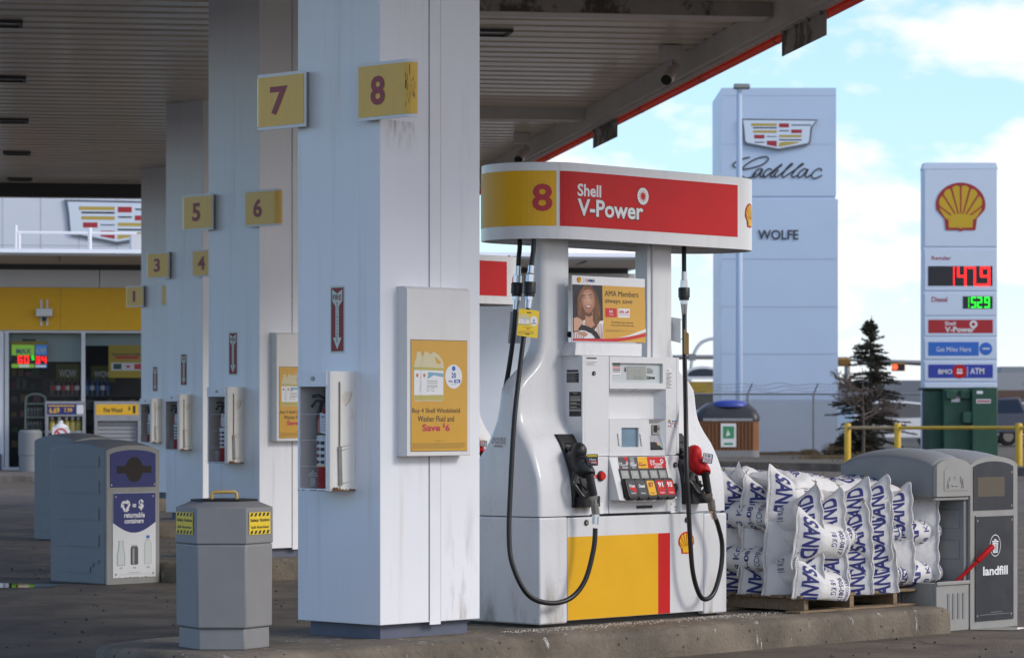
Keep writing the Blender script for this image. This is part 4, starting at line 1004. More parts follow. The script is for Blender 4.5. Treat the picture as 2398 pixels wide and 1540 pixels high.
A = lambda pts, o, mi: m.poly(pa_, [am(*p) for p in pts], o, mi)
A([(747, 315), (1585, 348), (1600, 1430), (770, 1410)], .001, 0)
A([(172, 296), (747, 315), (770, 1412), (186, 1400)], .001, 3)
A([(230, 480), (262, 500), (262, 700), (225, 720)], .0014, 7)
A([(395, 312), (470, 300), (545, 320), (600, 420), (650, 560), (700, 740), (715, 960), (690, 1100), (600, 1180), (520, 1140), (330, 960), (270, 930), (255, 780), (262, 560), (310, 420)], .0018, 4)
A([(395, 330), (330, 430), (285, 560), (275, 800), (290, 900), (330, 760), (335, 560), (360, 430), (410, 360)], .0022, 9)
A([(600, 440), (650, 600), (700, 760), (705, 950), (660, 860), (620, 640), (580, 480)], .0022, 9)
A([(410, 820), (560, 830), (560, 1000), (600, 1090), (520, 1160), (400, 1080), (420, 960)], .0026, 5)
face_o = [(388, 370), (470, 355), (540, 385), (590, 500), (605, 640), (590, 740), (540, 820), (470, 858), (410, 835), (365, 740), (340, 620), (345, 500)]
for i in range(9):                       # soft modelling of the printed face: many thin tone steps
    k = 1 - i * .1; fx, fy = 452 - i * 2, 590 + i * 3; c0, c1 = (.36, .165, .10), (.66, .39, .27)
    cols.append(mat('photo_tone_%d' % i, tuple(c0[j] + (c1[j] - c0[j]) * (i / 8) ** .8 for j in range(3)), .6)); A([(fx + (x - fx) * k, fy + (y - fy) * k) for x, y in face_o], .0030 + i * .00008, len(cols) - 1)
rs_ = random.Random(5)
for i in range(4): cols.append(mat('photo_hair_%d' % i, ((.09, .04, .022), (.20, .095, .05), (.28, .14, .075), (.36, .20, .12))[i], .6))
for i in range(70):                      # strands
    side_ = rs_.random() < .5; x0 = rs_.uniform(380, 470) if side_ else rs_.uniform(500, 590); y0 = rs_.uniform(330, 430); x1 = rs_.uniform(262, 345) if side_ else rs_.uniform(590, 712); y1 = rs_.uniform(700, 1050); xm = (x0 + x1) / 2 + (-38 if side_ else 38); w_ = rs_.uniform(2, 6)
    if side_: x1 = max(x1, 262); 
    A([(x0, y0), (xm, (y0 + y1) / 2), (x1, y1), (x1 + w_, y1), (xm + w_, (y0 + y1) / 2), (x0 + w_, y0)], .0023 + i * .000006, len(cols) - 4 + rs_.randrange(4))
A([(392, 372), (470, 350), (548, 386), (560, 420), (470, 384), (380, 420)], .0037, len(cols) - 3)
A([(350, 520), (372, 503), (412, 505), (428, 528), (395, 518), (358, 532)], .0038, 7); A([(472, 520), (482, 500), (522, 487), (558, 506), (520, 503)], .0038, 7)
for ex_, ey_ in ((390, 562), (520, 556)):
    A([(ex_ - 34, ey_ + 4), (ex_ - 16, ey_ - 15), (ex_ + 10, ey_ - 16), (ex_ + 34, ey_ + 2), (ex_ + 8, ey_ + 15), (ex_ - 16, ey_ + 14)], .0038, 4); A([(ex_ - 24, ey_ + 2), (ex_ - 4, ey_ - 9), (ex_ + 24, ey_ + 1), (ex_, ey_ + 9)], .0040, 2); A([(ex_ - 8, ey_ - 9), (ex_ + 8, ey_ - 9), (ex_ + 9, ey_ + 6), (ex_ - 7, ey_ + 7)], .0042, 7)
A([(436, 560), (446, 560), (440, 640), (424, 652), (418, 640)], .0038, 5); A([(420, 648), (450, 658), (484, 646), (470, 664), (435, 664)], .0038, 8)
A([(400, 715), (440, 697), (465, 702), (490, 696), (538, 706), (530, 740), (495, 772), (445, 774), (412, 748)], .0038, 8); A([(416, 722), (465, 714), (522, 716), (500, 738), (445, 740)], .0042, 2)
A([(412, 838), (470, 862), (545, 830), (556, 900), (480, 935), (418, 900)], .0028, 4)
A([(372, 1010), (420, 985), (500, 1140), (600, 1180), (700, 1010), (765, 1000), (770, 1350), (190, 1355), (190, 1240), (330, 1200)], .0024, 2)
for i in range(5): A([(640 + i * 30, 1060 + i * 5), (655 + i * 28, 1060), (640 + i * 30, 1340), (625 + i * 28, 1340)], .0028, 10)
for i in range(6): A([(200 + i * 34, 1240 + i * 3), (216 + i * 34, 1240 + i * 3), (222 + i * 34, 1352), (205 + i * 34, 1352)], .0028, 10)
A([(188, 960), (250, 935), (340, 985), (390, 1060), (330, 1100), (300, 1190), (190, 1215)], .0046, 6); A([(240, 1220), (400, 1220), (470, 1270), (420, 1320), (300, 1260)], .0046, 5)
A([(335, 1080), (420, 1100), (560, 1160), (640, 1240), (710, 1360), (620, 1360), (540, 1260), (420, 1200), (270, 1180)], .0050, 7)
A([(186, 1360), (500, 1360), (770, 1358), (1000, 1348), (1250, 1320), (1598, 1250), (1598, 1308), (1300, 1370), (1000, 1412), (770, 1412), (186, 1400)], .0054, 1)
A([(1020, 1345), (1250, 1290), (1450, 1215), (1597, 1160), (1598, 1222), (1400, 1285), (1250, 1316)], .0058, 2)
A(rr_ := [(803, 755), (1027, 762), (1030, 938), (806, 932)], .0014, 1); A([(1057, 764), (1281, 770), (1284, 944), (1060, 940)], .0014, 2)
m.build('print', cols, ama)
m = MB()
def at_(s_, x0, y0, x1, y1, mi, bo=0.):
    xm = (x0 + x1) / 2; a0 = am(x0, y1)[0]; a1 = am(x1, y0)[0]; m.text(pa_, s_, a0, am(xm, y1)[1], a1, am(xm, y0)[1], .0022, mi, bo)
at_('AMA Members', 795, 425, 1455, 535, 0, 0.); at_('always save', 800, 575, 1335, 690, 0, 0.)
at_('3¢/L', 875, 795, 957, 855, 2, .03); at_('on fuel', 878, 868, 957, 895, 2, .02); at_('10% off', 1073, 805, 1266, 860, 1, .03); at_('in-store purchases', 1070, 876, 1270, 903, 1, 0)
at_('The Shell App is your easiest way', 915, 1020, 1355, 1065, 0); at_('to pay and save. Download today.', 915, 1078, 1370, 1120, 0)
at_('AMA', 462, 190, 602, 252, 3, .02); m.disc(pa_, *am(442, 212), .010, .002, 1, 14); m.disc(pa_, *am(442, 212), .007, .0024, 2, 12)
m.rect(pa_, am(378, 265)[0], am(378, 265)[1], am(381, 160)[0], am(380, 160)[1], .002, 0)
for i, yy in enumerate((1182, 1200, 1216)): m.rect(pa_, am(810, yy)[0], am(810, yy)[1], am((1120, 1385, 1070)[i], yy)[0], am(810, yy)[1] + .0022, .002, 4)
m.build('lettering', [charcoal, red_flat, paper, navy, mat('fine_print', (.35, .22, .06), .5)], ama)
m = MB(); a, b = am(301, 210); pecten(m, pa_, a, b, .038, .034, .002, 0, 1); m.build('shell_emblem', [red, yellow], ama)
# topper: a rounded band on two masts
TU1, TU2, TV, TRr, TZ0, TZ1 = 1.63, 3.09, -.01, .34, 2.42, 2.862
LT = TU2 - TU1
class Topper:
    def p(self, a, b, off=0.):
        if a < 0: t = -a / TRr; return Vector((TU1 - (TRr + off) * math.sin(t), TV + TRr - (TRr + off) * math.cos(t), b))
        if a > LT: t = (a - LT) / TRr; return Vector((TU2 + (TRr + off) * math.sin(t), TV + TRr - (TRr + off) * math.cos(t), b))
        return Vector((TU1 + a, TV - off, b))
tp = Topper()
half = math.pi * TRr
per = [-half + half * i / 24 for i in range(25)] + [LT + half * i / 24 for i in range(25)]
m = MB(); ring = lambda z, off: [tp.p(a, z, off) for a in per]
m.loft([ring(TZ0 + .03, -.02), ring(TZ0, -.02), ring(TZ0, 0), ring(TZ1, 0), ring(TZ1 + .004, -.02)], 0, cap=False); m.build('topper_band', white, pump, smooth=40)
m = MB(); m.add(ring(TZ0 + .028, -.019), [tuple(range(len(per)))[::-1]]); m.add(ring(TZ1 - .004, -.019), [tuple(range(len(per)))]); m.build('topper_underside', mat('dusty_underside', (.50, .45, .40), .7, var=.3, vs=20), pump)
tz0, tz1 = 2.494, 2.814
m = MB(); a0 = onv(1320, 460, TV)[0] - TU1; a1 = onv(1727, 495, TV)[0] - TU1
m.rect(tp, a0, tz0, 0, tz1, .002, 0, 5); m.rect(tp, 0, tz0, a1, tz1, .002, 0, 1); m.cut(); m.rect(tp, -half + .02, tz0, a0 - .022, tz1, .002, 1, 26); m.build('topper_colour_panel', [red, yellow], pump, smooth=40)
m = MB()
def tt(s_, x0, yb, x1, yt, mi=0, bo=.025): xm = (x0 + x1) / 2; m.text(tp, s_, onv(*c2(x0, yb), TV)[0] - TU1, onv(*c2(xm, yb), TV)[1], onv(*c2(x1, yb), TV)[0] - TU1, onv(*c2(xm, yt), TV)[1], .004, mi, bo)
tt('Shell', 845, 352, 1035, 251); 
xs = onv(*c2(845, 500), TV)[0] - TU1
m.text(tp, 'V-Power', xs - .005, onv(*c2(1110, 524), TV)[1] - .006, onv(*c2(1378, 500), TV)[0] - TU1 + .007, onv(*c2(1110, 380), TV)[1] - .0, .0036, 1, .045)
tt('V-Power', 845, 524, 1378, 385, 0, .025)
a, b = onv(*c2(1376, 348), TV); a -= TU1
m.disc(tp, a, b, .054, .0036, 1, 30); m.disc(tp, a, b, .051, .004, 0, 30)
st = []
for i in range(24): r_ = .040 if i % 2 == 0 else .016; t = i * math.pi / 12 + .1; st.append((a + r_ * math.cos(t), b + r_ * math.sin(t)))
m.poly(tp, st, .0046, 2)
m.build('topper_lettering', [paper, mat('letter_edge', (.10, .03, .03), .5), red], pump)
m = MB()
class Sub:   # finely cut emblem wrapped on the curved end
    def p(self, a, b, off=0.): return tp.p(LT + .13 + a, b, off)
pecten(m, Sub(), 0, 2.63, .145, .15, .002, 0, 1); m.build('shell_emblem', [red, yellow], pump)

def hose(name, up, lo, cpl, parent):
    """upper hose, breakaway coupling, lower hose: one mesh each"""
    m = MB(); m.tube(spline(up, 6), .0145, 12); m.build('hose', rubber, parent, smooth=60)
    m = MB(); s = MB()
    p = lambda i: Vector(cpl[i])
    m.tube([p(0), p(1)], .0185, 12, 0); m.tube([p(1) + (p(0) - p(1)) * .1, p(1)], .022, 12, 0); m.tube([p(2), p(3)], .0255, 6, 0); m.tube([p(4), p(5)], .0255, 6, 0); m.tube([p(5), p(6)], [.021, .0165], 12, 0)
    b = m.build('breakaway', chrome, parent, smooth=25)
    s.tube([p(3), p(3) + (p(4) - p(3)) * .07, p(3) + (p(4) - p(3)) * .78, p(3) + (p(4) - p(3)) * .80, p(3) + (p(4) - p(3)) * .98, p(4)], [.033, .036, .036, .031, .031, .028], 18, 0); s.build('sleeve', black, b, smooth=30)
    m = MB(); m.tube(spline(lo, 8), .0148, 12); m.build('hose', rubber, parent, smooth=60)
vA = .15
hose('hose', [h3(1250, 545, vA), h3(1249.5, 580, vA), h3(1247, 600, vA), h3(1244, 624, vA)],
     [h3(1236.5, 722, .14), h3(1232, 760, .13), h3(1225, 800, .11), h3(1213, 900, .09), h3(1203, 1000, .07), h3(1195, 1150, .05), h3(1192, 1250, .03), h3(1200, 1320, .0), h3(1235, 1390, -.05), h3(1285, 1411, -.08), h3(1335, 1400, -.10), h3(1370, 1358, -.12), h3(1390, 1285, -.13), h3(1394, 1236, -.13)],
     [h3(1244, 622, vA), h3(1242.5, 640, vA), h3(1242, 643, vA), h3(1241, 660, vA), h3(1239.5, 694, vA), h3(1238.5, 703, vA), h3(1236.5, 725, .145)], pump)
vB = .47
hose('hose', [h3(1217, 545, vB), h3(1217, 580, vB), h3(1215, 600, vB), h3(1213.5, 626, vB)],
     [h3(1207, 723, vB), h3(1204, 760, vB), h3(1200.5, 800, vB + .01), h3(1192, 860, vB + .04), h3(1180, 930, vB + .10), h3(1172, 1000, vB + .16), h3(1168, 1150, vB + .22), h3(1170, 1280, vB + .26)],
     [h3(1213.5, 623, vB), h3(1212.5, 645, vB), h3(1212, 645, vB), h3(1211.5, 662, vB), h3(1210, 694, vB), h3(1209.5, 703, vB), h3(1207, 725, vB)], pump)
vC = .25
hose('hose', [h3(1601.8, 560, vC), h3(1601.8, 600, vC), h3(1602, 640, vC)],
     [h3(1602.5, 733, vC), h3(1602.8, 780, vC - .02), h3(1603.5, 850, .16), h3(1605, 920, .06), h3(1606.5, 1000, -.03), h3(1608, 1100, -.09), h3(1612, 1180, -.1), h3(1616, 1260, -.1), h3(1622, 1335, -.1), h3(1635, 1385, -.1), h3(1651, 1402, -.1), h3(1672, 1386, -.1), h3(1688, 1330, -.1), h3(1691, 1275, -.1), h3(1683, 1235, -.1), h3(1676, 1214, -.1)],
     [h3(1602, 636, vC), h3(1602, 656, vC), h3(1602, 657, vC), h3(1602, 673, vC), h3(1602, 703, vC), h3(1602, 712, vC), h3(1602.5, 735, vC)], pump)
# nozzle boots follow the curved housing; nozzles hang in them
def pod_v(z):
    for i in range(len(PROF) - 1):
        if PROF[i][0] <= z <= PROF[i + 1][0]:
            f = (z - PROF[i][0]) / (PROF[i + 1][0] - PROF[i][0]); return PROF[i][1] + (PROF[i + 1][1] - PROF[i][1]) * f
    return 0
def boot(u0, u1):
    m = MB(); zs = [.858 + i * .0305 for i in range(15)]
    L_ = []
    for z in zs:
        v = pod_v(z) - .002
        L_.append([(u0, v, z), (u0 + .004, v - .014, z), (u1 - .004, v - .014, z), (u1, v, z)])
    vs = [p for r in L_ for p in r]; fs = []
    for i in range(14):
        for j in range(3): fs.append((i * 4 + j, i * 4 + j + 1, (i + 1) * 4 + j + 1, (i + 1) * 4 + j))
    fs += [(3, 2, 1, 0), tuple(len(vs) - 4 + j for j in range(4))]; m.add(vs, fs)
    m.box((u0 + .02, pod_v(.9) - .075, .862), (u1 + .01, pod_v(.9) - .014, .925))
    m.box((u0 + .035, pod_v(.95) - .055, .925), (u1 - .03, pod_v(1.0) - .01, 1.0))
    b = m.build('nozzle_boot', black, pump, bevel=.004)
    m = MB(); z0, z1 = 1.13, 1.235
    m.add([(u0 + .02, pod_v(z0) - .0172, z0), (u1 - .02, pod_v(z0) - .0172, z0), (u1 - .015, pod_v(z1) - .0172, z1), (u0 + .03, pod_v(z1) - .0172, z1)], [(0, 1, 2, 3)]); m.build('boot_opening', mat('boot_hole', (.003, .003, .003), .9) if 'boot_hole' not in MATS else MATS['boot_hole'], b)
boot(1.555, 1.715); boot(2.548, 2.705)
def nozzle(bodym, spout, body, grip, swiv, lab, labm, labtext):
    m = MB(); q = [h3(*n1(x, y), v) for x, y, v, r in body]; m.tube(spline(q, 4), [r for i in range(len(body) - 1) for r in [body[i][3] + (body[i + 1][3] - body[i][3]) * j / 4 for j in range(4)]] + [body[-1][3]], 16); nz = m.build('nozzle', bodym, pump, smooth=60)
    m = MB(); q = [h3(*n1(x, y), v) for x, y, v in spout]; m.tube(q, .016, 12); m.tube([q[0] + (q[1] - q[0]) * .3, q[0] + (q[1] - q[0]) * .5], .020, 12); m.build('spout', steel, nz, smooth=40)
    m = MB(); q = [h3(*n1(x, y), v) for x, y, v in grip]; m.tube(q, [.026, .024, .024, .025], 14); m.build('grip', black, nz, smooth=40)
    m = MB(); q0 = [h3(*n1(x, y), v) for x, y, v in (spout[1][:2] + (-.06,),)]
    m = MB(); g0, g1 = q[0], q[-1]
    gd = [g0 + Vector((-.055, .055, .0)), g0 + Vector((-.075, .06, -.05)), (g0 + g1) / 2 + Vector((-.08, .05, -.01)), g1 + Vector((-.05, .03, -.01)), g1 + Vector((-.015, .005, .015))]
    m.tube(spline(gd, 4), .011, 8); m.tube([g0 + Vector((-.04, .035, -.02)), (g0 + g1) / 2 + Vector((-.045, .03, 0)), g1 + Vector((-.03, .02, .03))], .010, 8); m.build('lever_guard', black, nz, smooth=40)
    m = MB(); q = [h3(*n1(x, y), v) for x, y, v in swiv]
    m.tube([q[0], q[0] + (q[1] - q[0]) * .45], .024, 6); m.tube([q[0] + (q[1] - q[0]) * .45, q[1]], .017, 12); m.tube([q[1], q[2]], .0235, 8); m.build('swivel', steel, nz, smooth=25)
    m = MB(); m.tube([q[2], q[2] + (q[3] - q[2]) * .25], .0235, 6); m.tube([q[2] + (q[3] - q[2]) * .25, q[3]], .0185, 14); m.build('hose_collar', chrome, nz, smooth=30)
    m = MB(); c = [h3(*n1(x, y), v) for x, y, v in lab]
    ex = (c[1] - c[0]); wd = ex.length; ex = ex / wd; ey = (c[0] - c[3]); ey = (ey - ex * ey.dot(ex)); hg = ey.length; ey /= hg; nr = ex.cross(ey)
    pl = Plane(c[3], ex, ey, nr)
    m.slab(pl, rrect(0, 0, wd, hg, .006), -.012, 0, 0); m.rect(pl, .004, .004, wd - .004, hg - .004, .001, 1 if labm == 1 else 4)
    if labm == 1:
        m.rect(pl, .004, hg * .76, wd - .004, hg - .004, .0014, 2); m.poly(pl, [(.004, hg * .35), (wd - .004, .006), (wd - .004, hg * .4)], .0014, 3); m.tt(pl, 'V-Power', wd * .2, hg * .44, wd * .86, hg * .62, .0018, 4, .03); m.tt(pl, 'Diesel', wd * .42, hg * .2, wd * .86, hg * .36, .0018, 4, .03)
    else:
        m.disc(pl, wd * .3, hg * .75, hg * .12, .0014, 5, 12); m.disc(pl, wd * .62, hg * .75, hg * .12, .0014, 6, 12)
        for i in range(3): m.rect(pl, wd * .18, hg * (.18 + .13 * i), wd * .82, hg * (.22 + .13 * i), .0014, 3)
    m.build('nozzle_label', [darkgrey, charcoal, labelyellow, red_flat, paper, amber, skyblue], nz)
nozzle(black, [(165, 405, .10), (225, 428, .03)], [(258, 470, .02, .024), (285, 430, -.01, .036), (322, 435, -.05, .042), (300, 500, -.03, .050), (330, 590, -.05, .060), (375, 650, -.08, .054), (420, 690, -.11, .040), (430, 712, -.12, .030)],
       [(425, 700, -.12), (440, 770, -.125), (455, 850, -.13), (470, 930, -.13)], [(470, 935, -.13), (482, 1030, -.13), (497, 1140, -.13), (489, 1250, -.13)], [(340, 485, -.09), (460, 482, -.14), (520, 603, -.17), (400, 610, -.12)], 1, 'V')
nozzle(red, [(1440, 430, .06), (1500, 452, .0)], [(1530, 470, .0, .026), (1560, 445, -.03, .034), (1590, 455, -.06, .036), (1580, 520, -.05, .046), (1610, 590, -.06, .056), (1655, 640, -.09, .050), (1690, 668, -.11, .036), (1697, 690, -.12, .030)],
       [(1690, 680, -.12), (1700, 745, -.12), (1712, 820, -.12), (1722, 890, -.12)], [(1725, 895, -.12), (1755, 985, -.11), (1768, 1085, -.105), (1795, 1180, -.10)], [(1603, 460, -.09), (1710, 475, -.14), (1766, 588, -.17), (1657, 572, -.12)], 2, 'R')
m = MB(); q = lambda x, y, v=-.0: onv(*src(x, y, 1850, 1700, 1.772), v)
pump2 = copy_tree(pump, None, dk(1), 'second fuel pump, mostly hidden between the nearest column and the front pump')
def topper_digit(k, d):
    root = pump if k == 0 else pump2
    m = MB(); t0, t1 = .29, .21
    m.text(tp, d, -.318, 2.578, -.20, 2.738, .0036, 0, .025, 0, .02); m.build('topper_number', signred if False else mat('topper_number_red', (.45, .012, .02), .4) if 'topper_number_red' not in MATS else MATS['topper_number_red'], root)
topper_digit(0, '8'); topper_digit(1, '6')
# a torn sticker on the pump's side
stk = MB(); pu = PU(1.2885)
def ps(x, y): v, z = onu(*c3(x, y), 1.2885); return -v, z
stk.poly(pu, [ps(150, 905), ps(190, 890), ps(278, 912), ps(270, 975), ps(262, 968), ps(252, 992), ps(188, 978), ps(172, 955), ps(158, 948)], .0015, 0)
for s_, x0, x1, yb, yt in (('ASK ME ABOUT', 165, 277, 925, 898), ('MY EXPLOSIVE', 158, 272, 953, 928), ('DIARRHEA', 178, 252, 981, 960)):
    a0, b0 = ps(x0, yb); a1, b1 = ps(x1, yt); b0 = ps((x0 + x1) / 2, yb)[1]; b1 = ps((x0 + x1) / 2, yt)[1]
    stk.text(pu, s_, a0, b0, a1, b1, .0022, 1, .0)
v_, z_ = onu(*c3(215, 940), 1.2885)
single(stk, 'sticker', [paper, ink], 'torn white joke sticker on the bluish side of the front pump', 'sticker', FR0, (1.2885, v_, z_))
# hanging tags on the hoses
def r2(x, y): return src(x, y, 1950, 850, 2.8)
tg = thing('hang_tag', 'yellow washer fluid offer tag tied to the left front hose', 'tag', FR0, tuple(h3(*r2(315, 1000), .10)))
c = [onv(*r2(*p), .10) for p in ((215, 992), (437, 1020), (415, 1318), (190, 1285))]; pl = PV(.10)
m = MB(); m.slab(pl, c, 0, .002, 0); m.build('card', labelyellow, tg)
m = MB(); a0, b0 = onv(*r2(210, 1172), .10); a1, b1 = onv(*r2(322, 1055), .10); jugs(m, pl, a0 - .0, b0, (a1 - a0) * 1.1, b1 - b0, .0026, list(range(7))); m.build('printed_jugs', JM[:6] + [labelyellow], tg)
m = MB(); a, b = onv(*r2(374, 1130), .10); m.disc(pl, a, b, .030, .003, 0, 20); m.texth(pl, '20', a, b - .004, .015, .0034, 1, .03, .9, True); m.rect(pl, a - .018, b - .016, a + .018, b - .010, .0034, 1)
a, b = onv(*r2(310, 1222), .10); m.texth(pl, 'Save $6', a, b, .009, .003, 2, .03, .9, True); a, b = onv(*r2(310, 1205), .10); m.texth(pl, 'Buy 4 Shell Windshield Washer Fluid and', a, b, .006, .003, 3, 0, .75, True)
for i in range(4): a, b = onv(*r2(205, 1240 + i * 10), .10); m.rect(pl, a, b, a + .13, b + .002, .003, 4)
m.build('lettering', [paper, MATS['badge_blue'], red_flat, charcoal, MATS['small_print']], tg)
m = MB(); a, b = onv(*r2(322, 1038), .10); m.rect(pl, a - .018, b - .003, a + .018, b + .003, .003); a, b = onv(*r2(305, 1273), .10); m.rect(pl, a - .018, b - .003, a + .018, b + .003, .003); m.build('zip_tie', black, tg)
c = [onv(*r2(*p), .53) for p in ((80, 1028), (170, 1030), (228, 1375), (54, 1372))]
t2 = MB(); t2.slab(PV(.50), [c[0], (c[2][0], c[1][1]), c[2], c[3]], 0, .002); a, b = onv(*r2(175, 1030), .5)
single(t2, 'hang_tag', offwhite, 'blank grey back of a tag behind the rear left hose', 'tag', FR0, (a, .5, b))
a, b, z = h3(1600, 740, .16)
t3 = MB(); t3.slab(PU(a - .012), [(-.27, z - .145), (-.17, z - .165), (-.17, z - .015), (-.27, z + .0)], 0, .002); t3.tube([(a - .013, .22, z - .02), (a + .03, .2, z - .02)], .003, 6, 1); t3.tube([(a - .013, .2, z - .14), (a + .03, .18, z - .14)], .003, 6, 1)
single(t3, 'hang_tag', [paper, black], 'white tag seen nearly edge on beside the right hose', 'tag', FR0, (a, .2, z))
a, b, z = h3(1607, 770, .10)
t4 = MB(); t4.slab(PU(a + .008), [(-.125, z - .15), (-.085, z - .16), (-.085, z - .03), (-.125, z - .0)], 0, .002)
single(t4, 'hang_tag', mat('tan_card', (.48, .30, .10), .5), 'tan tag seen edge on, low on the right hose', 'tag', FR0, (a, .1, z))

# ================================================================ bins
def arch(u0, u1, zs, zp, z0=0., n=12):
    pts = [(u0, z0), (u1, z0)]
    for i in range(n + 1):
        t = i / n; x = u1 + (u0 - u1) * t; pts.append((x, zs + (zp - zs) * (1 - (2 * t - 1) ** 2) ** .8))
    return pts
def bin_shell(u0, u1, v0, v1, zs, zp, crown=.055, z0=0.):
    m = MB(); rings = []
    for i in range(13):
        t = i / 12; e = .02 if i in (0, 12) else 0
        rings.append([(u, v0 + (v1 - v0) * t, z + (crown * math.sin(math.pi * t) ** .7 if z >= zs else 0)) for u, z in arch(u0, u1, zs, zp, z0)])
    return m.loft(rings)
def inset(u0, u1, z0, z1, arch_h=0.):
    if not arch_h: return [(u0, z0), (u1, z0), (u1, z1), (u0, z1)]
    return arch(u0, u1, z1 - arch_h, z1, z0, 10)
def screws(m, pl, pts, off, mi):
    for a, b in pts: m.disc(pl, a, b, .009, off, mi, 10)
# two recycling bins beside the second and third islands
FR1 = ('i', 1)
rb = thing('recycling_bin', 'grey returnable containers bin with blue front panels, whole in view', 'recycling bin', FR1, (-1.27, .55, 0), 'recycling bins on the left')
B0, B1, BV0, BV1, BZS, BZP = -1.551, -.986, .15, .89, 1.105, 1.140
bin_shell(B0, B1, BV0 + .02, BV1, BZS, BZP).build('body', bingrey, rb, smooth=40, bevel=.012, seg=3)
m = MB(); pl = PV(BV0 + .02)
m.slab(pl, arch(B0 + .002, B1 - .002, BZS, BZP + .006, .001), .0005, .022); m.build('front_frame', binlight, rb, bevel=.008)
pl = PV(BV0 - .002)
def f1(x, y): return onv(*l3(x, y), BV0, 1)
m = MB(); a0, b0 = B0 + .035, .80; a1 = B1 - .045
m.slab(pl, inset(a0, a1, b0, 1.108, .035), .0005, .004, 0); m.build('front_panel', printblue, rb)
m = MB(); a, b = (a0 + a1) / 2 + .012, .945
m.disc(pl, a, b, .095, .0046, 0, 24, .105); m.rect(pl, a - .185, b - .030, a + .185, b + .030, .0052, 0); m.build('opening', bincavity, rb)
m = MB(); screws(m, pl, [(a0 + .012, b0 + .02), (a1 - .012, b0 + .02)], .0055, 0); m.build('screw', steel, rb)
m = MB(); c0, c1, d0, d1 = -1.49, -1.032, .052, .752
m.slab(pl, [(c0, d0), (c1, d0), (c1, d1), (c0, d1)], .0005, .006, 0)
cv = [(c0 + .002, d1 - .002)] + [(c0 + .002 + (c1 - c0 - .004) * i / 14, d1 - .245 - .085 * math.sin(math.pi * i / 14)) for i in range(15)] + [(c1 - .002, d1 - .002)]
m.poly(pl, cv, .0066, 1); screws(m, pl, [(c0 + .03, d1 - .03), (c1 - .03, d1 - .03), (c0 + .03, d0 + .03), (c1 - .03, d0 + .03)], .0085, 2)
for i in range(12): x = random.uniform(c0, c1 - .03); m.rect(pl, x, d0 + .0005, x + random.uniform(.006, .03), d0 + random.uniform(.002, .006), .0064, 3)
m.build('poster', [paper, printblue, steel, rust], rb)
m = MB()
m.texth(pl, 'returnable', (c0 + c1) / 2, d1 - .205, .046, .0074, 0, .03, .86, True); m.texth(pl, 'containers', (c0 + c1) / 2 - .005, d1 - .252, .040, .0074, 0, .03, .86, True)
m.cut(); m.texth(pl, '=', -1.262, d1 - .118, .026, .0074, 0, .04, 1, True); m.cut(); m.texth(pl, '$', -1.19, d1 - .145, .09, .0074, 0, .04, 1, True)
for i in range(3):                                   # recycling arrows
    m.cut(); t = R_(90 + 120 * i); ca, sa = math.cos(t), math.sin(t); ox, oy = -1.355, d1 - .105
    for q in ([(-.048, .018), (.012, .018), (.012, .04), (-.032, .04)], [(.012, .008), (.044, .032), (.012, .052)]):
        m.poly(pl, [(ox + (x) * sa + y * ca * 1.0, oy - x * ca + y * sa) for x, y in q], .0074 + i * .0002, 0)
for xx, w_ in ((-1.405, .03), (-1.262, .032), (-1.115, .034)):
    m.rect(pl, xx - w_ / 2, .135, xx + w_ / 2, .139, .0074, 1); m.rect(pl, xx - w_ / 2, .127, xx + w_ / 2, .131, .0074, 1)
m.rect(pl, -1.33, .092, -1.2, .095, .0074, 1); m.rect(pl, -1.42, .079, -1.10, .081, .0074, 2)
m.build('lettering', [paper, midgrey, galv], rb)
def prof(m, x, z0, pr, off, mi): m.poly(pl, [(x + r_, z0 + h) for r_, h in pr] + [(x - r_, z0 + h) for r_, h in pr[::-1]], off, mi)
m = MB()
prof(m, -1.405, .155, [(.040, 0), (.043, .01), (.043, .09), (.026, .15), (.026, .205)], .0074, 0); prof(m, -1.405, .160, [(.034, 0), (.036, .085), (.018, .145), (.018, .198)], .0078, 1)
prof(m, -1.262, .158, [(.034, 0), (.040, .01), (.040, .135), (.030, .152)], .0074, 2); prof(m, -1.262, .312, [(.030, 0), (.030, .008)], .0076, 3); prof(m, -1.272, .165, [(.010, 0), (.010, .13)], .0078, 3)
prof(m, -1.117, .158, [(.036, 0), (.040, .01), (.040, .17), (.018, .20), (.018, .215)], .0074, 4); prof(m, -1.117, .375, [(.018, 0), (.018, .022)], .0078, 5)
prof(m, -1.117, .165, [(.030, 0), (.032, .16), (.012, .19)], .0078, 1)
m.build('printed_containers', [mat('bottle_print', (.30, .40, .36), .5), mat('bottle_print_light', (.66, .72, .69), .5), mat('can_print', (.10, .09, .11), .4), galv, mat('plastic_print', (.55, .57, .60), .5), skyblue], rb)
for y0, y1, st in ((500, 556, 0), (623, 694, 0), (762, 830, 0), (905, 968, 0), (1028, 1103, 1)):
    m = MB(); ps_ = PU(B0)
    va, z1 = onu(*l3(308, y0), B0, 1); vb, z1b = onu(*l3(510, y0 + 4), B0, 1); z0 = onu(*l3(505, y1), B0, 1)[1]
    q = [(-va, z0), (-vb, z0), (-vb, z1b), (-va, z1b)]
    if st: q = [(-va, z0), (-vb - .11, z0), (-vb - .11, z0 + .05), (-vb - .07, z0 + .05), (-vb - .07, z0 + .085), (-vb, z0 + .085), (-vb, z1b), (-va, z1b)]
    m.slab(ps_, q, .0, .007); m.build('side_relief', bingrey, rb, bevel=.005)
rb2 = copy_tree(rb, None, (-1.50, 8.85), 'grey recycling bin farther back, mostly hidden behind the blue fronted one')
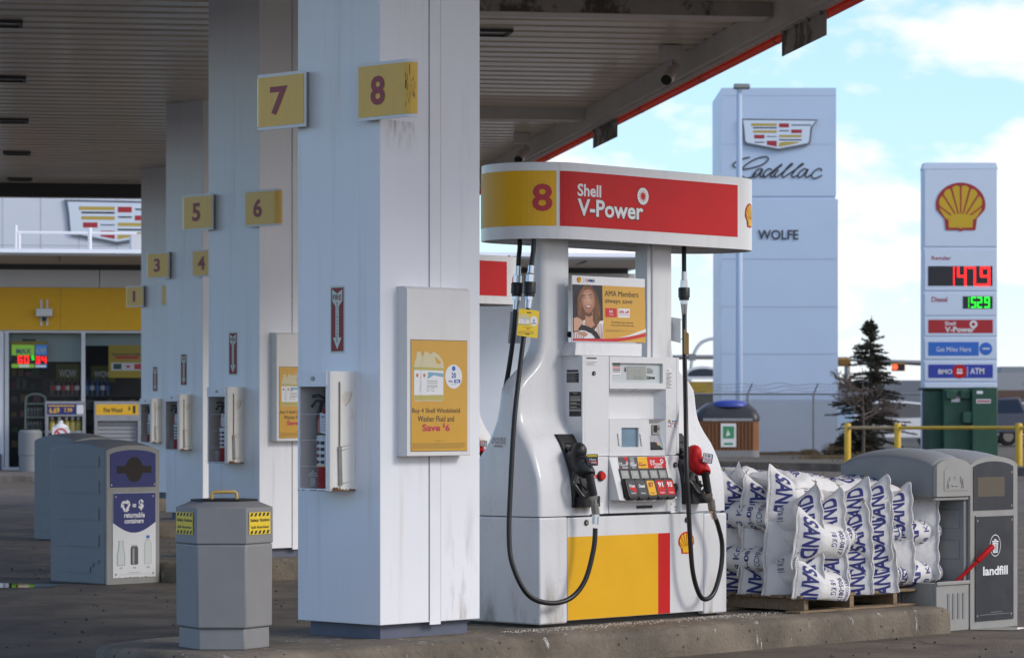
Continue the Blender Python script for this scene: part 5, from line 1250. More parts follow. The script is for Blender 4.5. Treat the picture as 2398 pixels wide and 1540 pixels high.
# landfill bin and windscreen service bin at the far end of the pump island
lb = thing('litter_bin', 'grey landfill bin with dark front panels at the right end of the island', 'litter bin', FR0, (5.17, -.1, 0))
bin_shell(4.905, 5.447, -.44, .30, 1.075, 1.118).build('body', bingrey, lb, smooth=40, bevel=.012, seg=3)
m = MB(); pl = PV(-.44); m.slab(pl, arch(4.906, 5.446, 1.073, 1.126, .001), .0005, .022); m.build('front_frame', binlight, lb, bevel=.008)
pl = PV(-.4625)
def fb(x, y): return onv(*b7(x, y), -.462)
m = MB(); m.slab(pl, inset(4.936, 5.392, .775, 1.094, .035), .0003, .004, 0); m.build('front_panel', bindark, lb)
m = MB(); a0, b1 = fb(1140, 418); a1, b0 = fb(1306, 534); m.rect(pl, a0, b0, a1, b1, .0048); m.build('opening', mat('bin_mouth', (.10, .085, .06), .6), lb)
m = MB(); screws(m, pl, [(5.372, .80), (5.372, 1.02)], .0056, 0); m.build('screw', steel, lb)
m = MB(); c0, c1, d0, d1 = 4.955, 5.392, .052, .742; m.slab(pl, [(c0, d0), (c1, d0), (c1, d1), (c0, d1)], .0003, .006, 0); m.rect(pl, c0, d1 - .008, c1, d1, .0064, 2); screws(m, pl, [(c0 + .022, d1 - .035), (c1 - .022, d1 - .035), (c0 + .018, d0 + .035), (c1 - .03, d0 + .035)], .0085, 1); m.build('poster', [bindark, steel, binlight], lb)
m = MB(); a0, b0 = fb(1170, 1028); a1, b1 = fb(1323, 962); m.text(pl, 'landfill', a0, b0 , a1, b1, .0074, 0, .03)
a, b = fb(1246, 840)
ci = [(.062 * math.cos(t), .072 * math.sin(t)) for t in [j * math.pi / 16 for j in range(32)]]
for j in range(32): p, q = ci[j], ci[(j + 1) % 32]; m.poly(pl, [(a + p[0], b + p[1]), (a + q[0], b + q[1]), (a + q[0] * .93, b + q[1] * .93), (a + p[0] * .93, b + p[1] * .93)], .0074, 0)
m.poly(pl, [(a - .026, b - .048), (a + .026, b - .048), (a + .032, b + .018), (a - .032, b + .018)], .0074, 0); m.rect(pl, a - .036, b + .022, a + .036, b + .031, .0074, 0); m.rect(pl, a - .012, b + .033, a + .012, b + .042, .0074, 0)
for dx in (-.016, 0, .016): m.rect(pl, a + dx - .003, b - .04, a + dx + .003, b + .012, .0078, 1)
m.rect(pl, c0 + .17, d0 + .052, c0 + .30, d0 + .055, .0074, 2); m.rect(pl, c0 + .05, d0 + .038, c1 - .05, d0 + .041, .0074, 2)
m.build('lettering', [paper, bindark, midgrey], lb)
sb = thing('service_bin', 'grey windscreen service bin with open wash basin beside the landfill bin', 'service bin', FR0, (4.7, -.1, 0))
S0, S1 = 4.521, 4.902
m = MB()
bs = bin_shell(S0, S1, -.44, .28, 1.072, 1.122, .06, .868); bs.build('hood', bingrey, sb, smooth=40, bevel=.012, seg=3)
m = MB(); m.box((S0 + .01, -.17, .001), (S1 - .001, .27, .867)); m.build('body', bingrey, sb, bevel=.01)
m = MB(); m.box((S0 - .002, .20, .90), (S0 + .04, .30, 1.08)); m.build('hinge_block', bingrey, sb, bevel=.01)
m = MB(); m.box((S1 - .03, -.435, .001), (S1 - .0012, -.171, .867)); 
for zz in (.66, .46, .2): m.box((S1 - .0365, -.40, zz), (S1 - .0302, -.24, zz + .12))
m.build('side_wall', bingrey, sb, bevel=.004)
m = MB(); pl = PV(-.44); m.slab(pl, inset(S0 + .004, S1 - .006, .872, 1.118, .045), .0005, .030, 0); m.slab(pl, inset(S0 + .08, S1 - .03, .91, 1.085, .05), .0302, .034, 0); m.box((S0 + .006, -.455, .846), (S1 - .004, -.43, .8675)); m.build('towel_door', binlight, sb, bevel=.006)
m = MB(); pl = PV(-.4742)
for s_ in (-1, 1):
    x = 4.72 + s_ * .055; m.tube([(x + s_ * .016, -.4755, .925), (x + s_ * .02, -.4755, .95), (x + s_ * .004, -.4755, .975), (x + s_ * .004, -.4755, 1.0)], .004, 6); m.tube([(x + s_ * .034, -.4755, .925), (x + s_ * .03, -.4755, .96), (x + s_ * .022, -.4755, .985)], .004, 6)
m.tube([(4.68, -.4755, .945), (4.70, -.4755, .938), (4.72, -.4755, .944), (4.74, -.4755, .938), (4.76, -.4755, .945)], .004, 6); m.disc(pl, 4.72, .995, .012, .003, 0, 4); m.build('hand_emblem', binlight, sb)
m = MB()
for a in ((S0 + .02, -.455, S1 - .002, -.425), (S0 + .02, -.20, S1 - .032, -.172), (S0 + .02, -.4245, S0 + .05, -.2005), (S1 - .06, -.4245, S1 - .032, -.2005)): m.box((a[0], a[1], .001), (a[2], a[3], .318))
m.box((S0 + .015, -.466, .30), (S1 - .001, -.4555, .325)); 
m.box((S0 + .051, -.424, .02), (S1 - .061, -.201, .10)); m.build('basin', binlight, sb, bevel=.005)
m = MB()
for x in (4.66, 4.715, 4.77, 4.825): m.slab(PV(-.4555), [(x, .08), (x + .022, .08), (x + .022, .245), (x, .245)], 0, .004)
m.build('basin_rib', bingrey, sb, bevel=.002)
sq = thing('squeegee', 'red handled squeegee sticking out of the wash basin', 'squeegee', FR0, (4.80, -.31, .12))
p0 = h3(*b7(1012, 1062), -.40); p1 = h3(*b7(1140, 940), -.50); p2 = h3(*b7(1238, 842), -.54)
m = MB(); m.tube([p0 + (p0 - p1) * .35, p1], .012, 10); m.tube([p1, p1 + (p2 - p1) * .05, p2 + (p1 - p2) * .03, p2], [.014, .019, .019, .012], 12); m.build('handle', red, sq, smooth=40)
m = MB(); q = p0 + (p0 - p1) * .34; m.box((q.x - .10, q.y - .02, q.z - .03), (q.x + .08, q.y + .02, q.z)); m.build('blade', rubber, sq)

# six sided spill absorbent bin by the first column
sf = thing('safety_bin', 'six sided grey spill absorbent bin with yellow safety stickers and a lid handle', 'bin', FR0, (-.93, .225, ZI))
SC = (-.93, .225)
def octo(ap, z): R1 = ap * .82; return [(SC[0] + R1 * math.cos(R_(15 + 60 * i)), SC[1] + R1 * math.sin(R_(15 + 60 * i)), z) for i in range(6)]
m = MB(); m.loft([octo(.292, ZI), octo(.290, .283)]); m.build('base', greybin, sf, bevel=.008, seg=3)
m = MB(); m.loft([octo(.310, .2835), octo(.311, .722)]); m.build('body', greybin, sf, bevel=.010, seg=3)
m = MB(); m.loft([octo(.307, .7225), octo(.307, .7265), octo(.314, .7268), octo(.312, .912), octo(.21, .945)]); m.build('top_collar', greybin, sf, bevel=.010, seg=3)
m = MB(); m.loft([octo(.216, .9452), octo(.219, .953), octo(.21, .955)]); m.build('lid', black, sf, bevel=.002)
m = MB(); d = Vector((.7, -.71, 0)).normalized(); c = Vector((SC[0], SC[1], .954)); q = [c - d * .066, c - d * .066 + Vector((0, 0, .028)), c - d * .058 + Vector((0, 0, .037)), c + d * .058 + Vector((0, 0, .037)), c + d * .066 + Vector((0, 0, .028)), c + d * .066]
m.tube(q, .009, 10); m.build('lid_handle', handle_y, sf, smooth=60)
for nrm in (165, 285):
    t = R_(nrm); n_ = Vector((math.cos(t), math.sin(t), 0)); ex = Vector((-n_.y, n_.x, 0)); o = Vector((SC[0], SC[1], 0)) + n_ * (.314 * .82 * .8660 + .0022)
    pl = Plane(o, ex, (0, 0, 1), n_); m = MB(); A0, A1, Z0, Z1 = -.105, .098, .772, .888
    if nrm == 165: A0, A1 = -.112, .088
    m.rect(pl, A0, Z0, A1, Z1, .001, 0)
    for zz in (Z0 + .003, Z1 - .021):
        for j in range(5): x = A0 + .008 + j * (A1 - A0 - .01) / 5; m.poly(pl, [(x, zz), (x + .020, zz), (x + .032, zz + .018), (x + .012, zz + .018)], .0016, 1)
    m.text(pl, 'Safety Station', A0 + .010, Z0 + .062, A1 - .010, Z0 + .084, .0018, 1, .03); m.text(pl, 'Spill Absorbent', A0 + .018, Z0 + .027, A1 - .016, Z0 + .046, .0018, 1, .02)
    m.build('safety_label', [labelyellow, ink], sf)

# ================================================================ pallet and sandbags
pt = thing('pallet', 'weathered wooden pallet under the stacked sandbags', 'pallet', FR0, (4.1, .25, ZI))
PU0, PU1, PV0, PV1 = 3.33, 4.86, -.30, .92
for i in range(9):
    v = PV0 + i * .137; m = MB(); j = random.uniform(-.008, .008); m.box((PU0 + j, v, .263), (PU1 + j, v + .118, .281)); m.build('deck_board', wood, pt, bevel=.003)
for i in (0, 4, 8):
    v = PV0 + i * .137; m = MB(); m.box((PU0 - .02, v - .01 if i == 0 else v, ZI + .001), (PU1 + .02, v + .108, ZI + .017)); m.build('base_board', wood, pt, bevel=.003)
for px in (1893, 1999.5, 2101, 2194):
    u = onv(px, 1410, PV0)[0]; m = MB(); m.box((u - .035, PV0 + .005, ZI + .0172), (u + .008, PV1, .2628)); m.build('stringer', wood, pt, bevel=.003)

def nz3(x, y, z, s): return noise.noise(Vector((x * s, y * s, z * s)))
BL, BA, BB = .46, .118, .166
def end_bag_shape(var, clamp=None, sag=0.):
    sd = var * 7.3
    def half(t):     # half thickness and half height at depth t (0 = seam)
        a = BA * (min(1., t / .25)) ** .85 if t < .25 else BA
        b = BB - .058 * min(1, t / .30)
        if t > .85: a *= (1 - t) / .15 * .6 + .4; b *= (1 - t) / .15 * .5 + .5
        return max(a, .005), b
    def P(t, w, sgn, lift=0.):        # t depth, w in [-1,1] height, sgn side
        a, b = half(t); z = w * b; k = (1 - abs(w) ** 2.2) ** .55 if abs(w) < 1 else 0
        y = sgn * (a * k + lift)
        wr = nz3(t * BL * 9 + sd, z * 16, sgn * 3.1, 1) * .006 + nz3(t * BL * 34 + sd, z * 60, sgn * 2.2, 1) * .0042
        y += sgn * wr * min(1, t * 6)
        y += .007 * math.sin(z * 17 + sd) * max(0, 1 - t * 4)
        x = -t * BL - .03 * (1 - abs(w) ** 3) * max(0, 1 - t * 3) * .0
        x += -.012 * abs(w) ** 6
        z += .004 * math.sin(y * 40 + sd) - .028 * max(0, 1 - t * 3) * (w if w < 0 else w * .6) * -1
        if clamp is not None and z < clamp: z = clamp + (z - clamp) * .05
        return Vector((x, y, z))
    return P
def end_bag_mesh(var, side, lettered=True, clamp=None):
    P = end_bag_shape(var, clamp); m = MB(); NT, NW = 22, 18
    ts = [0, .015, .04] + [.07 + .93 * (i / (NT - 3)) ** 1.2 for i in range(NT - 2)]
    cols = []
    for t in ts:
        row = [P(t, -1 + 2 * j / NW, 1) for j in range(NW + 1)] + [P(t, 1 - 2 * j / NW, -1) for j in range(1, NW)]
        cols.append(row)
    m.loft(cols)
    # stitched flap standing out along the seam
    f = MB(); rows = []
    for j in range(NW * 2 + 1):
        w = -1 + j / NW; p = (P(0, w, 1) + P(0, w, -1)) / 2; e = .020 + .003 * math.sin(j * .6 + var)
        wob = .005 * math.sin(j * .55 + var * 2)
        rows.append([p + Vector((.004, -.0045, 0)), p + Vector((e, -.003 + wob, 0)), p + Vector((e, .003 + wob, 0)), p + Vector((.004, .0045, 0))])
    f.loft(rows)
    for s_ in (-1, 1):
        for j in range(26):
            w0 = -.94 + 1.88 * j / 26; p = (P(0, w0, 1) + P(0, w0, -1)) / 2 + Vector((.012, s_ * .0052, 0)); f.box((p.x - .0012, p.y - .0008, p.z - .003), (p.x + .0012, p.y + .0008, p.z + .003), 1)
    tw = MB(); tip = (P(0, 1, 1) + P(0, 1, -1)) / 2
    for j in range(5): tw.tube([tip + Vector((0, 0, -.004)), tip + Vector((random.uniform(-.01, .012), random.uniform(-.008, .008), .012)), tip + Vector((random.uniform(-.02, .02), random.uniform(-.018, .018), random.uniform(.012, .03)))], .0016, 4)
    lt = None
    if lettered:
        lt = MB()
        def put(st, t0, t1, w0, w1, bold=.02):     # reads along the seam; letter tops point into the pile
            vs, fs, _ = text2d(st, bold); vs2, fs2 = cut2d([(x * .25, y * .10) for x, y in vs], fs, .0125)
            out = []
            for x, y in vs2:
                x /= .25; y /= .10
                w = (w0 + (w1 - w0) * x) if side < 0 else (w1 - (w1 - w0) * x)
                out.append(P(t0 + (t1 - t0) * y, w, side, .0022))
            lt.add(out, fs2)
        put('SAND', .045, .215, -.74, .78, .03)
        put('905-0817', .60, .70, -.6, .7, .01); put('18 KG', .43, .54, -.25, .55, .0); put('GOLF COMPANY', .74, .80, -.7, .75, .0)
    return m, f, tw, lt
ENDS = {}
def end_bag(kind, u, v, z, wall, tilt, roll, label, scale=1.):
    """wall 'f': outward is -v, wall 'l': outward is -u"""
    if kind not in ENDS:
        var, side, let, clamp = kind
        m, f, tw, lt = end_bag_mesh(var, side, let, clamp)
        r = thing('sandbag', '', 'sandbag', FR0, (0, 0, 0), 'sandbags stacked on the pallet')
        m.build('sack', sack, r, smooth=60); f.build('stitched_flap', [sack, twine], r, smooth=40); tw.build('tie', twine, r)
        if lt: lt.build('lettering', navy, r)
        ENDS[kind] = r; o = r
    else: o = copy_tree(ENDS[kind])
    (px, py), a = FR[FR0]; ca, sa = math.cos(a), math.sin(a)
    base = a + (R_(-90) if wall == 'f' else R_(180))
    o.location = (px + u * ca - v * sa, py + u * sa + v * ca, z)
    o.rotation_euler = (Matrix.Rotation(base, 3, 'Z') @ Matrix.Rotation(tilt, 3, 'Y') @ Matrix.Rotation(roll, 3, 'X')).to_euler()
    o.scale = (scale,) * 3
    o['label'] = label
    return o
random.seed(11)
def uf(px): return onv(px, 1250, -.35)[0]
rows = {
    'a': (1926, (.47, .785), -1, True), 'b': (1979, (.36, .505, .76), -1, True), 'c': (2038, (.335, .497, .66, .826), -1, True),
    'd': (2090, (.335, .50, .665, .835), -1, True), 'e': (2140, (.515, .785), 1, True), 'f': (2197, (.525, .80), 1, True)}
names = {'a': 'corner stack', 'b': 'second stack from the corner', 'c': 'third stack from the corner', 'd': 'fourth stack from the corner', 'e': 'second stack from the bins', 'f': 'stack nearest the bins'}
nth = lambda i, n: 'bottom' if i == 0 else 'top' if i == n - 1 else ['second', 'third'][i - 1] + ' from bottom'
for k_, (px, zs, sd, le) in rows.items():
    for i, z in enumerate(zs):
        var = (ord(k_) + i) % 3; kind = (var, -1 if not (k_ == 'e' and i == 1) else -1, not (k_ in 'f' or (k_ == 'e' and i == 0)), -.065 if z < .38 else None)
        end_bag(kind, uf(px) + random.uniform(-.012, .012), -.325 - .014 * (len(zs) - 1 - i) + random.uniform(-.008, .008), z, 'f', R_(-random.uniform(4, 7)), R_(random.uniform(-3, 3)),
                'white sandbag, %s in the %s' % (nth(i, len(zs)), names[k_]))
def vl(px): return onu(px, 1250, 3.28)[0]
lrows = {'1': (1727, (.345, .585, .84), (True, False, True)), '2': (1785, (.345, .615, .90), (False, False, True)), '3': (1852, (.335, .64), (True, True)), '0': (1672, (.36, .60, .85), (True, False, True))}
lnames = {'1': 'stack beside the pump', '2': 'middle stack', '3': 'stack next to the pallet corner', '0': 'stack half behind the pump'}
for k_, (px, zs, les) in lrows.items():
    for i, z in enumerate(zs):
        kind = ((ord(k_) + i) % 3, 1, les[i], -.065 if z < .35 else None)
        end_bag(kind, 3.315 + .012 * i + random.uniform(-.01, .01), vl(px), z, 'l', R_(-random.uniform(4, 7)), R_(random.uniform(-6, 4)), 'white sandbag, %s in the %s, facing the pump' % (nth(i, len(zs)), lnames[k_]), 1.04)

def lying_bag_mesh(var):
    LH, DH, HH = .31, .20, .095; sd = var * 5.1
    def S(s, ang, lift=0.):
        k = (1 - abs(s) ** 3.2) ** .5 if abs(s) < 1 else 0
        c_, n_ = math.cos(ang), math.sin(ang); e = .8
        y = -DH * (.35 + .65 * k) * math.copysign(abs(c_) ** e, c_); z = HH * max(.03, k) * math.copysign(abs(n_) ** e, n_)
        p = Vector((s * LH, y, z)); w = nz3(p.x * 12 + sd, p.y * 12, p.z * 18, 1) * .010 + nz3(p.x * 36 + sd, p.y * 36, p.z * 50, 1) * .0035
        d = Vector((0, y, z * 2)); d = d.normalized() if d.length else d
        return p + d * (w * k + lift)
    m = MB(); m.loft([[S(-1 + 2 * i / 26, 2 * math.pi * j / 28) for j in range(28)] for i in range(27)])
    lt = MB()
    def put(st, s0, s1, a0, a1, bold=.02):
        vs, fs, _ = text2d(st, bold); vs2, fs2 = cut2d([(x * .25, y * .10) for x, y in vs], fs, .0125)
        lt.add([S(s1 + (s0 - s1) * (y / .10), R_(a0 + (a1 - a0) * x / .25), .0022) for x, y in vs2], fs2)
    put('MILLER', -.86, -.74, -50, 60); put('DUSTER', -.70, -.56, -60, 70, .03); put('SAND', -.46, -.18, -62, 72, .035); put('18 KG', .02, .17, -45, 50, 0.); put('905-0817', .30, .42, -70, 70, .015); put('GOLF COMPANY', .54, .66, -75, 75, .0)
    return m, lt
LY = {}
def lying_bag(var, u, v, z, rot, label, flip=0, sc=(1, 1, 1)):
    if var not in LY:
        m, lt = lying_bag_mesh(var); r = thing('sandbag', '', 'sandbag', FR0, (0, 0, 0), 'sandbags stacked on the pallet'); m.build('sack', sack, r, smooth=60); lt.build('lettering', navy, r); LY[var] = r; o = r
    else: o = copy_tree(LY[var])
    (px, py), a = FR[FR0]; ca, sa = math.cos(a), math.sin(a)
    o.location = (px + u * ca - v * sa, py + u * sa + v * ca, z); o.rotation_euler = (R_(flip), 0, a + R_(rot)); o.scale = sc; o['label'] = label
    return o
ue, uff, ud, ua, ub = uf(2140), uf(2197), uf(2090), uf(1926), uf(1979)
lying_bag(0, 4.60, -.125, .372, 0, 'sandbag lying lengthwise at the bottom of the pile, nearest the bins')
lying_bag(1, 4.60, -.115, .64, 0, 'sandbag lying lengthwise between the two end bags nearest the bins')
lying_bag(1, 3.68, -.085, .385, 0, 'sandbag lying lengthwise at the bottom of the pallet corner')
lying_bag(0, 3.70, -.12, .63, 0, 'sandbag lying lengthwise between the bags of the corner stack')
lying_bag(0, 3.50, .22, .49, -90, 'sandbag lying lengthwise low in the side facing the pump')
lying_bag(1, 3.50, .20, .765, -90, 'sandbag lying lengthwise high in the side facing the pump')
lying_bag(0, 3.50, .72, .47, -90, 'sandbag lying lengthwise low in the side facing the pump, half behind the pump')
for u in (3.95, 4.4):
    for z in (.37, .55, .72): lying_bag(int(u * 10) % 2, u, .36, z, 0, 'sandbag in the middle of the pile, hidden by the outer bags')

def pillow_mesh(var, corners, L2=.30, W2=.20, H2=.085):
    sd = var * 3.7
    def S(s, t, up, lift=0.):
        k = max(0., (1 - abs(s) ** 3)) ** .5 * max(0., (1 - abs(t) ** 3)) ** .5
        ci = corners[(s > 0) * 2 + (t > 0)]; c4_ = (abs(s) * abs(t)) ** 5
        x = s * L2 * (1 - .07 * (1 - t * t)); y = t * W2 * (1 - .07 * (1 - s * s)); z = up * H2 * k + ci * c4_ + (lift * up)
        z += (nz3(x * 9 + sd, y * 9, up, 1) * .020 + nz3(x * 26 + sd, y * 26, up * 2, 1) * .008) * (.3 + k)
        return Vector((x, y, z))
    n = 22; m = MB(); g = lambda up: [[S(-1 + 2 * i / n, -1 + 2 * j / n, up) for j in range(n + 1)] for i in range(n + 1)]
    T_, B_ = g(1), g(-1); vs = [p for r in T_ for p in r] + [p for r in B_ for p in r]; N_ = (n + 1) ** 2; fs = []
    for i in range(n):
        for j in range(n):
            q = (i * (n + 1) + j, (i + 1) * (n + 1) + j, (i + 1) * (n + 1) + j + 1, i * (n + 1) + j + 1); fs.append(q); fs.append(tuple(N_ + x for x in q[::-1]))
    m.add(vs, fs)
    lt = MB()
    def put(st, s0, s1, t0, t1, bold):
        a, f_, _ = text2d(st, bold); b, f2 = cut2d([(x * .25, y * .10) for x, y in a], f_, .0125)
        lt.add([S(s0 + (s1 - s0) * (y / .10), t1 + (t0 - t1) * (x / .25), 1, .003) for x, y in b], f2)
    put('SAND', -.42, -.02, -.7, .7, .03); put('18 KG', .12, .28, -.4, .4, 0.); put('905-0817', .38, .52, -.6, .6, .015); put('GOLF COMPANY', .60, .72, -.7, .7, 0.); put('DUSTER', -.70, -.52, -.6, .6, .02)
    tw = MB()
    for i, (s, t) in enumerate(((-1, -1), (-1, 1), (1, -1), (1, 1))):
        if corners[i] > .05:
            p = S(s, t, 1)
            for j in range(4): tw.tube([p, p + Vector((random.uniform(-.012, .012), random.uniform(-.012, .012), .012)), p + Vector((random.uniform(-.03, .03), random.uniform(-.02, .02), random.uniform(.01, .03)))], .0017, 4)
    return m, lt, tw
def top_bag(var, corners, u, v, z, rot, label, letter=True, tx=0, ty=0):
    m, lt, tw = pillow_mesh(var, corners); r = thing('sandbag', label, 'sandbag', FR0, (0, 0, 0), 'sandbags stacked on the pallet')
    m.build('sack', sack, r, smooth=60)
    if letter: lt.build('lettering', navy, r)
    if tw.v: tw.build('tie', twine, r)
    (px, py), a = FR[FR0]; ca, sa = math.cos(a), math.sin(a)
    r.location = (px + u * ca - v * sa, py + u * sa + v * ca, z); r.rotation_euler = (Matrix.Rotation(a + R_(rot), 3, 'Z') @ Matrix.Rotation(R_(ty), 3, 'Y') @ Matrix.Rotation(R_(tx), 3, 'X')).to_euler()
    return r
top_bag(1, (.10, .13, -.02, -.02), 3.72, .42, .965, -8, 'loose sandbag on top of the pile with its corner peaking beside the pump', ty=9)
top_bag(2, (-.02, .02, -.02, -.02), 3.76, .06, .95, 4, 'printed sandbag lying on top of the pile above the pallet corner', tx=8, ty=6)
top_bag(3, (-.02, -.02, .0, .11), 4.08, .42, .93, 12, 'plain side up sandbag on top in the middle of the pile, one corner peaking', False)
top_bag(4, (.02, .03, .02, .02), 4.20, .0, .90, -20, 'crumpled sandbag flopped in the middle of the pile top', True)
top_bag(5, (.0, .06, .05, .12), 4.62, .12, .91, 3, 'sandbag on top near the bins with two tied corners standing up', tx=10)

# ================================================================ the shop across the forecourt
RS = 70.8
def S_(px, py, r=RS): return ont(px, py, r)
pv_ = MB(); pv_.box((S_(-700, 1100)[0], 65.2, -.05), (S_(1560, 1100)[0], 72, .15)); single(pv_, 'shop_pavement', farkerb_m, None, None, 't', (0, 0, 0), kind='structure', bevel=.03)
SL, SR = S_(-500, 900)[0], S_(1487, 640)[0]
shop = thing('shop', 'low white filling station shop with a yellow band and big dark windows', 'shop', 't', (S_(200, 1000)[0], RS, .15))
zy = lambda y, r=RS, x=160: S_(x, y, r)[1]
Zg1, Zg0, Zy0, Zy1, Zp1 = zy(779), zy(1093), zy(773), zy(673.5), zy(632)
WX0, WX1 = S_(9, 900)[0], S_(640, 900)[0]
m = MB(); m.box((SL, RS, .14), (WX0, RS + .4, Zy0)); m.box((WX1, RS, .14), (SR, RS + .4, Zp1)); m.box((WX0, RS + .02, .14), (WX1, RS + .35, Zg0)); m.box((SR - .4, RS + .4, .14), (SR, RS + 12, Zp1)); m.box((SL, RS + 12, .14), (SR, RS + 12.3, Zp1)); m.build('wall', shopwhite, shop)
m = MB(); m.box((SL, RS - .06, .14), (WX0 - .05, RS - .001, zy(1062))); m.build('wall_base', plinth_m, shop)
m = MB(); m.box((SL, RS - .08, Zy0), (WX1 + .6, RS + .4, Zy1)); m.build('yellow_band', yellow, shop)
m = MB(); x = SL
while x < WX1 + .5: m.box((x, RS - .083, Zy0 + .01), (x + .012, RS - .0801, Zy1 - .01)); x += 3.02
m.build('band_joint', mat('band_joint', (.45, .25, .01), .6), shop)
m = MB(); x = S_(232, 650)[0] - 2.43 * 9 + .02
while x < SR - .1:
    x2 = min(x + 2.41, SR); m.box((max(x, SL), RS - .04, Zy1 + .003), (x2, RS + .3, Zp1)) if x2 > SL else None; x += 2.43
m.build('wall_panel', shopwall, shop, bevel=.004)
rz = lambda y, r: S_(160, y, r)[1]
m = MB(); RO = 68.2
prf = [(RO + .35, rz(581, RO)), (RO + .08, rz(584, RO)), (RO, rz(592, RO)), (RO + .1, rz(598, RO)), (RS - .1, rz(619, RS)), (RS + 13, rz(619, RS)), (RS + 13, rz(581, RO))]
vs = [(SL, r, z) for r, z in prf] + [(SR + .1, r, z) for r, z in prf]; n = len(prf)
m.add(vs, [(i, (i + 1) % n, n + (i + 1) % n, n + i) for i in range(n)], 0); m.add(vs, [tuple(range(n - 1, -1, -1)), tuple(range(n, 2 * n))], 0); m.build('roof', shopwhite, shop)
m = MB(); m.add([(SL, RO + .105, prf[3][1] - .004), (SR + .09, RO + .105, prf[3][1] - .004), (SR + .09, RS - .1, prf[4][1] - .004), (SL, RS - .1, prf[4][1] - .004)], [(0, 1, 2, 3)]); x = SL
for px in (-160, 137, 440, 740, 1040, 1330): t = S_(px, 610)[0]; m.box((t, RO + .2, prf[3][1] - .03), (t + .03, RS - .1, prf[4][1] + .02), 1)
m.build('soffit', [mat('tan_soffit', (.46, .40, .34), .6, var=.06), darkgrey], shop)
m = MB(); m.box((SL, RS + .05, Zp1), (SR - .15, RS + .5, rz(618, RS))); m.build('shadow_gap', darkgrey, shop)
mull = [S_(p, 900)[0] for p in (16, 195, 375, 555)]
m = MB(); m.box((WX0, RS - .03, Zg1), (WX1, RS + .06, Zy0)); m.box((WX0, RS - .03, Zg0 - .1), (WX1, RS + .06, Zg0))
for t in mull: m.box((t - .045, RS - .035, Zg0), (t + .045, RS + .06, Zg1))
m.build('window_frame', alu, shop)
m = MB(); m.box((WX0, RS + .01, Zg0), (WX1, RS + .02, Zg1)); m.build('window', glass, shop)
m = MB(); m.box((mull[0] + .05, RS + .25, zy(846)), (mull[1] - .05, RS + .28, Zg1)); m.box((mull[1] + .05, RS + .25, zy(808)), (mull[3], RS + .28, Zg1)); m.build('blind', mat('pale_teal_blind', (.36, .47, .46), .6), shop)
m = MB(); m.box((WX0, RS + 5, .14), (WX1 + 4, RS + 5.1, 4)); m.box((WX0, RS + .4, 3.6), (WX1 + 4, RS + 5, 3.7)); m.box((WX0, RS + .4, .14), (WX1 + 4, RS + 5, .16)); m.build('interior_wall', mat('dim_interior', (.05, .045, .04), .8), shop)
# goods inside: shelf, bottles, signs
def sh(px, py, r): t, z = S_(px, py, r); return t, z
shelf = thing('shelf', 'dark shop shelf with drinks behind the window', 'shelf', 't', (sh(200, 930, 72.2)[0], 72.2, .15))
m = MB(); a = sh(100, 925, 72.1); b = sh(335, 925, 72.1)
for y in (925, 955, 990, 1025, 1060): z = sh(200, y, 72.1)[1]; m.box((a[0], 72.0, z - .03), (b[0] + 1, 72.6, z))
m.box((a[0], 72.6, .16), (b[0] + 1, 72.66, sh(200, 885, 72.1)[1])); m.build('shelf_board', darkgrey, shelf)
m = MB()
for i in range(46):
    y = random.choice((955, 990, 1025, 1060)); z = sh(200, y, 72.1)[1]; t = random.uniform(a[0], b[0]); h = random.uniform(.12, .24); m.box((t, 72.02, z), (t + random.uniform(.08, .2), 72.2, z + h), random.randrange(4))
m.build('packets', [mat('packet_a', (.16, .03, .04), .5), mat('packet_b', (.03, .09, .04), .5), mat('packet_c', (.20, .13, .04), .5), mat('packet_d', (.10, .10, .12), .5)], shelf)
shelf2 = thing('shelf', 'dim snack shelf behind the left part of the shop window', 'shelf', 't', (sh(50, 930, 72.6)[0], 72.6, .15))
m = MB(); a = sh(24, 925, 72.6); b = sh(98, 925, 72.6)
for y in (880, 908, 940, 975, 1010, 1045): z = sh(50, y, 72.6)[1]; m.box((a[0], 72.5, z - .03), (b[0], 73.0, z))
m.build('shelf_board', darkgrey, shelf2)
m = MB()
for y in (880, 908, 940, 975, 1010, 1045):
    z = sh(50, y, 72.6)[1]; t = a[0] + .03
    while t < b[0] - .15: w = random.uniform(.08, .2); m.box((t, 72.52, z), (t + w, 72.7, z + random.uniform(.08, .22)), random.randrange(5)); t += w + random.uniform(.01, .12)
m.build('packets', [MATS['packet_a'], MATS['packet_b'], MATS['packet_c'], MATS['packet_d'], mat('packet_e', (.24, .08, .12), .5)], shelf2)
bot0 = {}
for grp, (pxs, colr, capc) in enumerate((((124, 136, 148, 158, 169, 180), (.06, .012, .012), red_flat), ((203, 216, 228, 240, 252), (.03, .05, .14), skyblue))):
    for i, px in enumerate(pxs):
        t, z = sh(px, 925, 72.05)
        r = thing('bottle', '', 'bottle', 't', (t, 72.05, z), 'dark soda bottles on the shop shelf' if grp == 0 else 'blue drink bottles on the shop shelf')
        m = MB(); m.tube([(t, 72.05, z + .001), (t, 72.05, z + .28), (t, 72.05, z + .36), (t, 72.05, z + .40)], [.058, .058, .022, .02], 10); m.build('bottle_body', mat('drink_%d' % grp, colr, .2) if ('drink_%d' % grp) not in MATS else MATS['drink_%d' % grp], r, smooth=40)
        m = MB(); m.tube([(t, 72.05, z + .12), (t, 72.05, z + .22)], .0595, 10); m.build('bottle_label', paper if (i % 2) else capc, r, smooth=40)
        r['label'] = ('dark soda bottle in the row behind the left window' if grp == 0 else 'blue drink bottle in the row behind the right window')
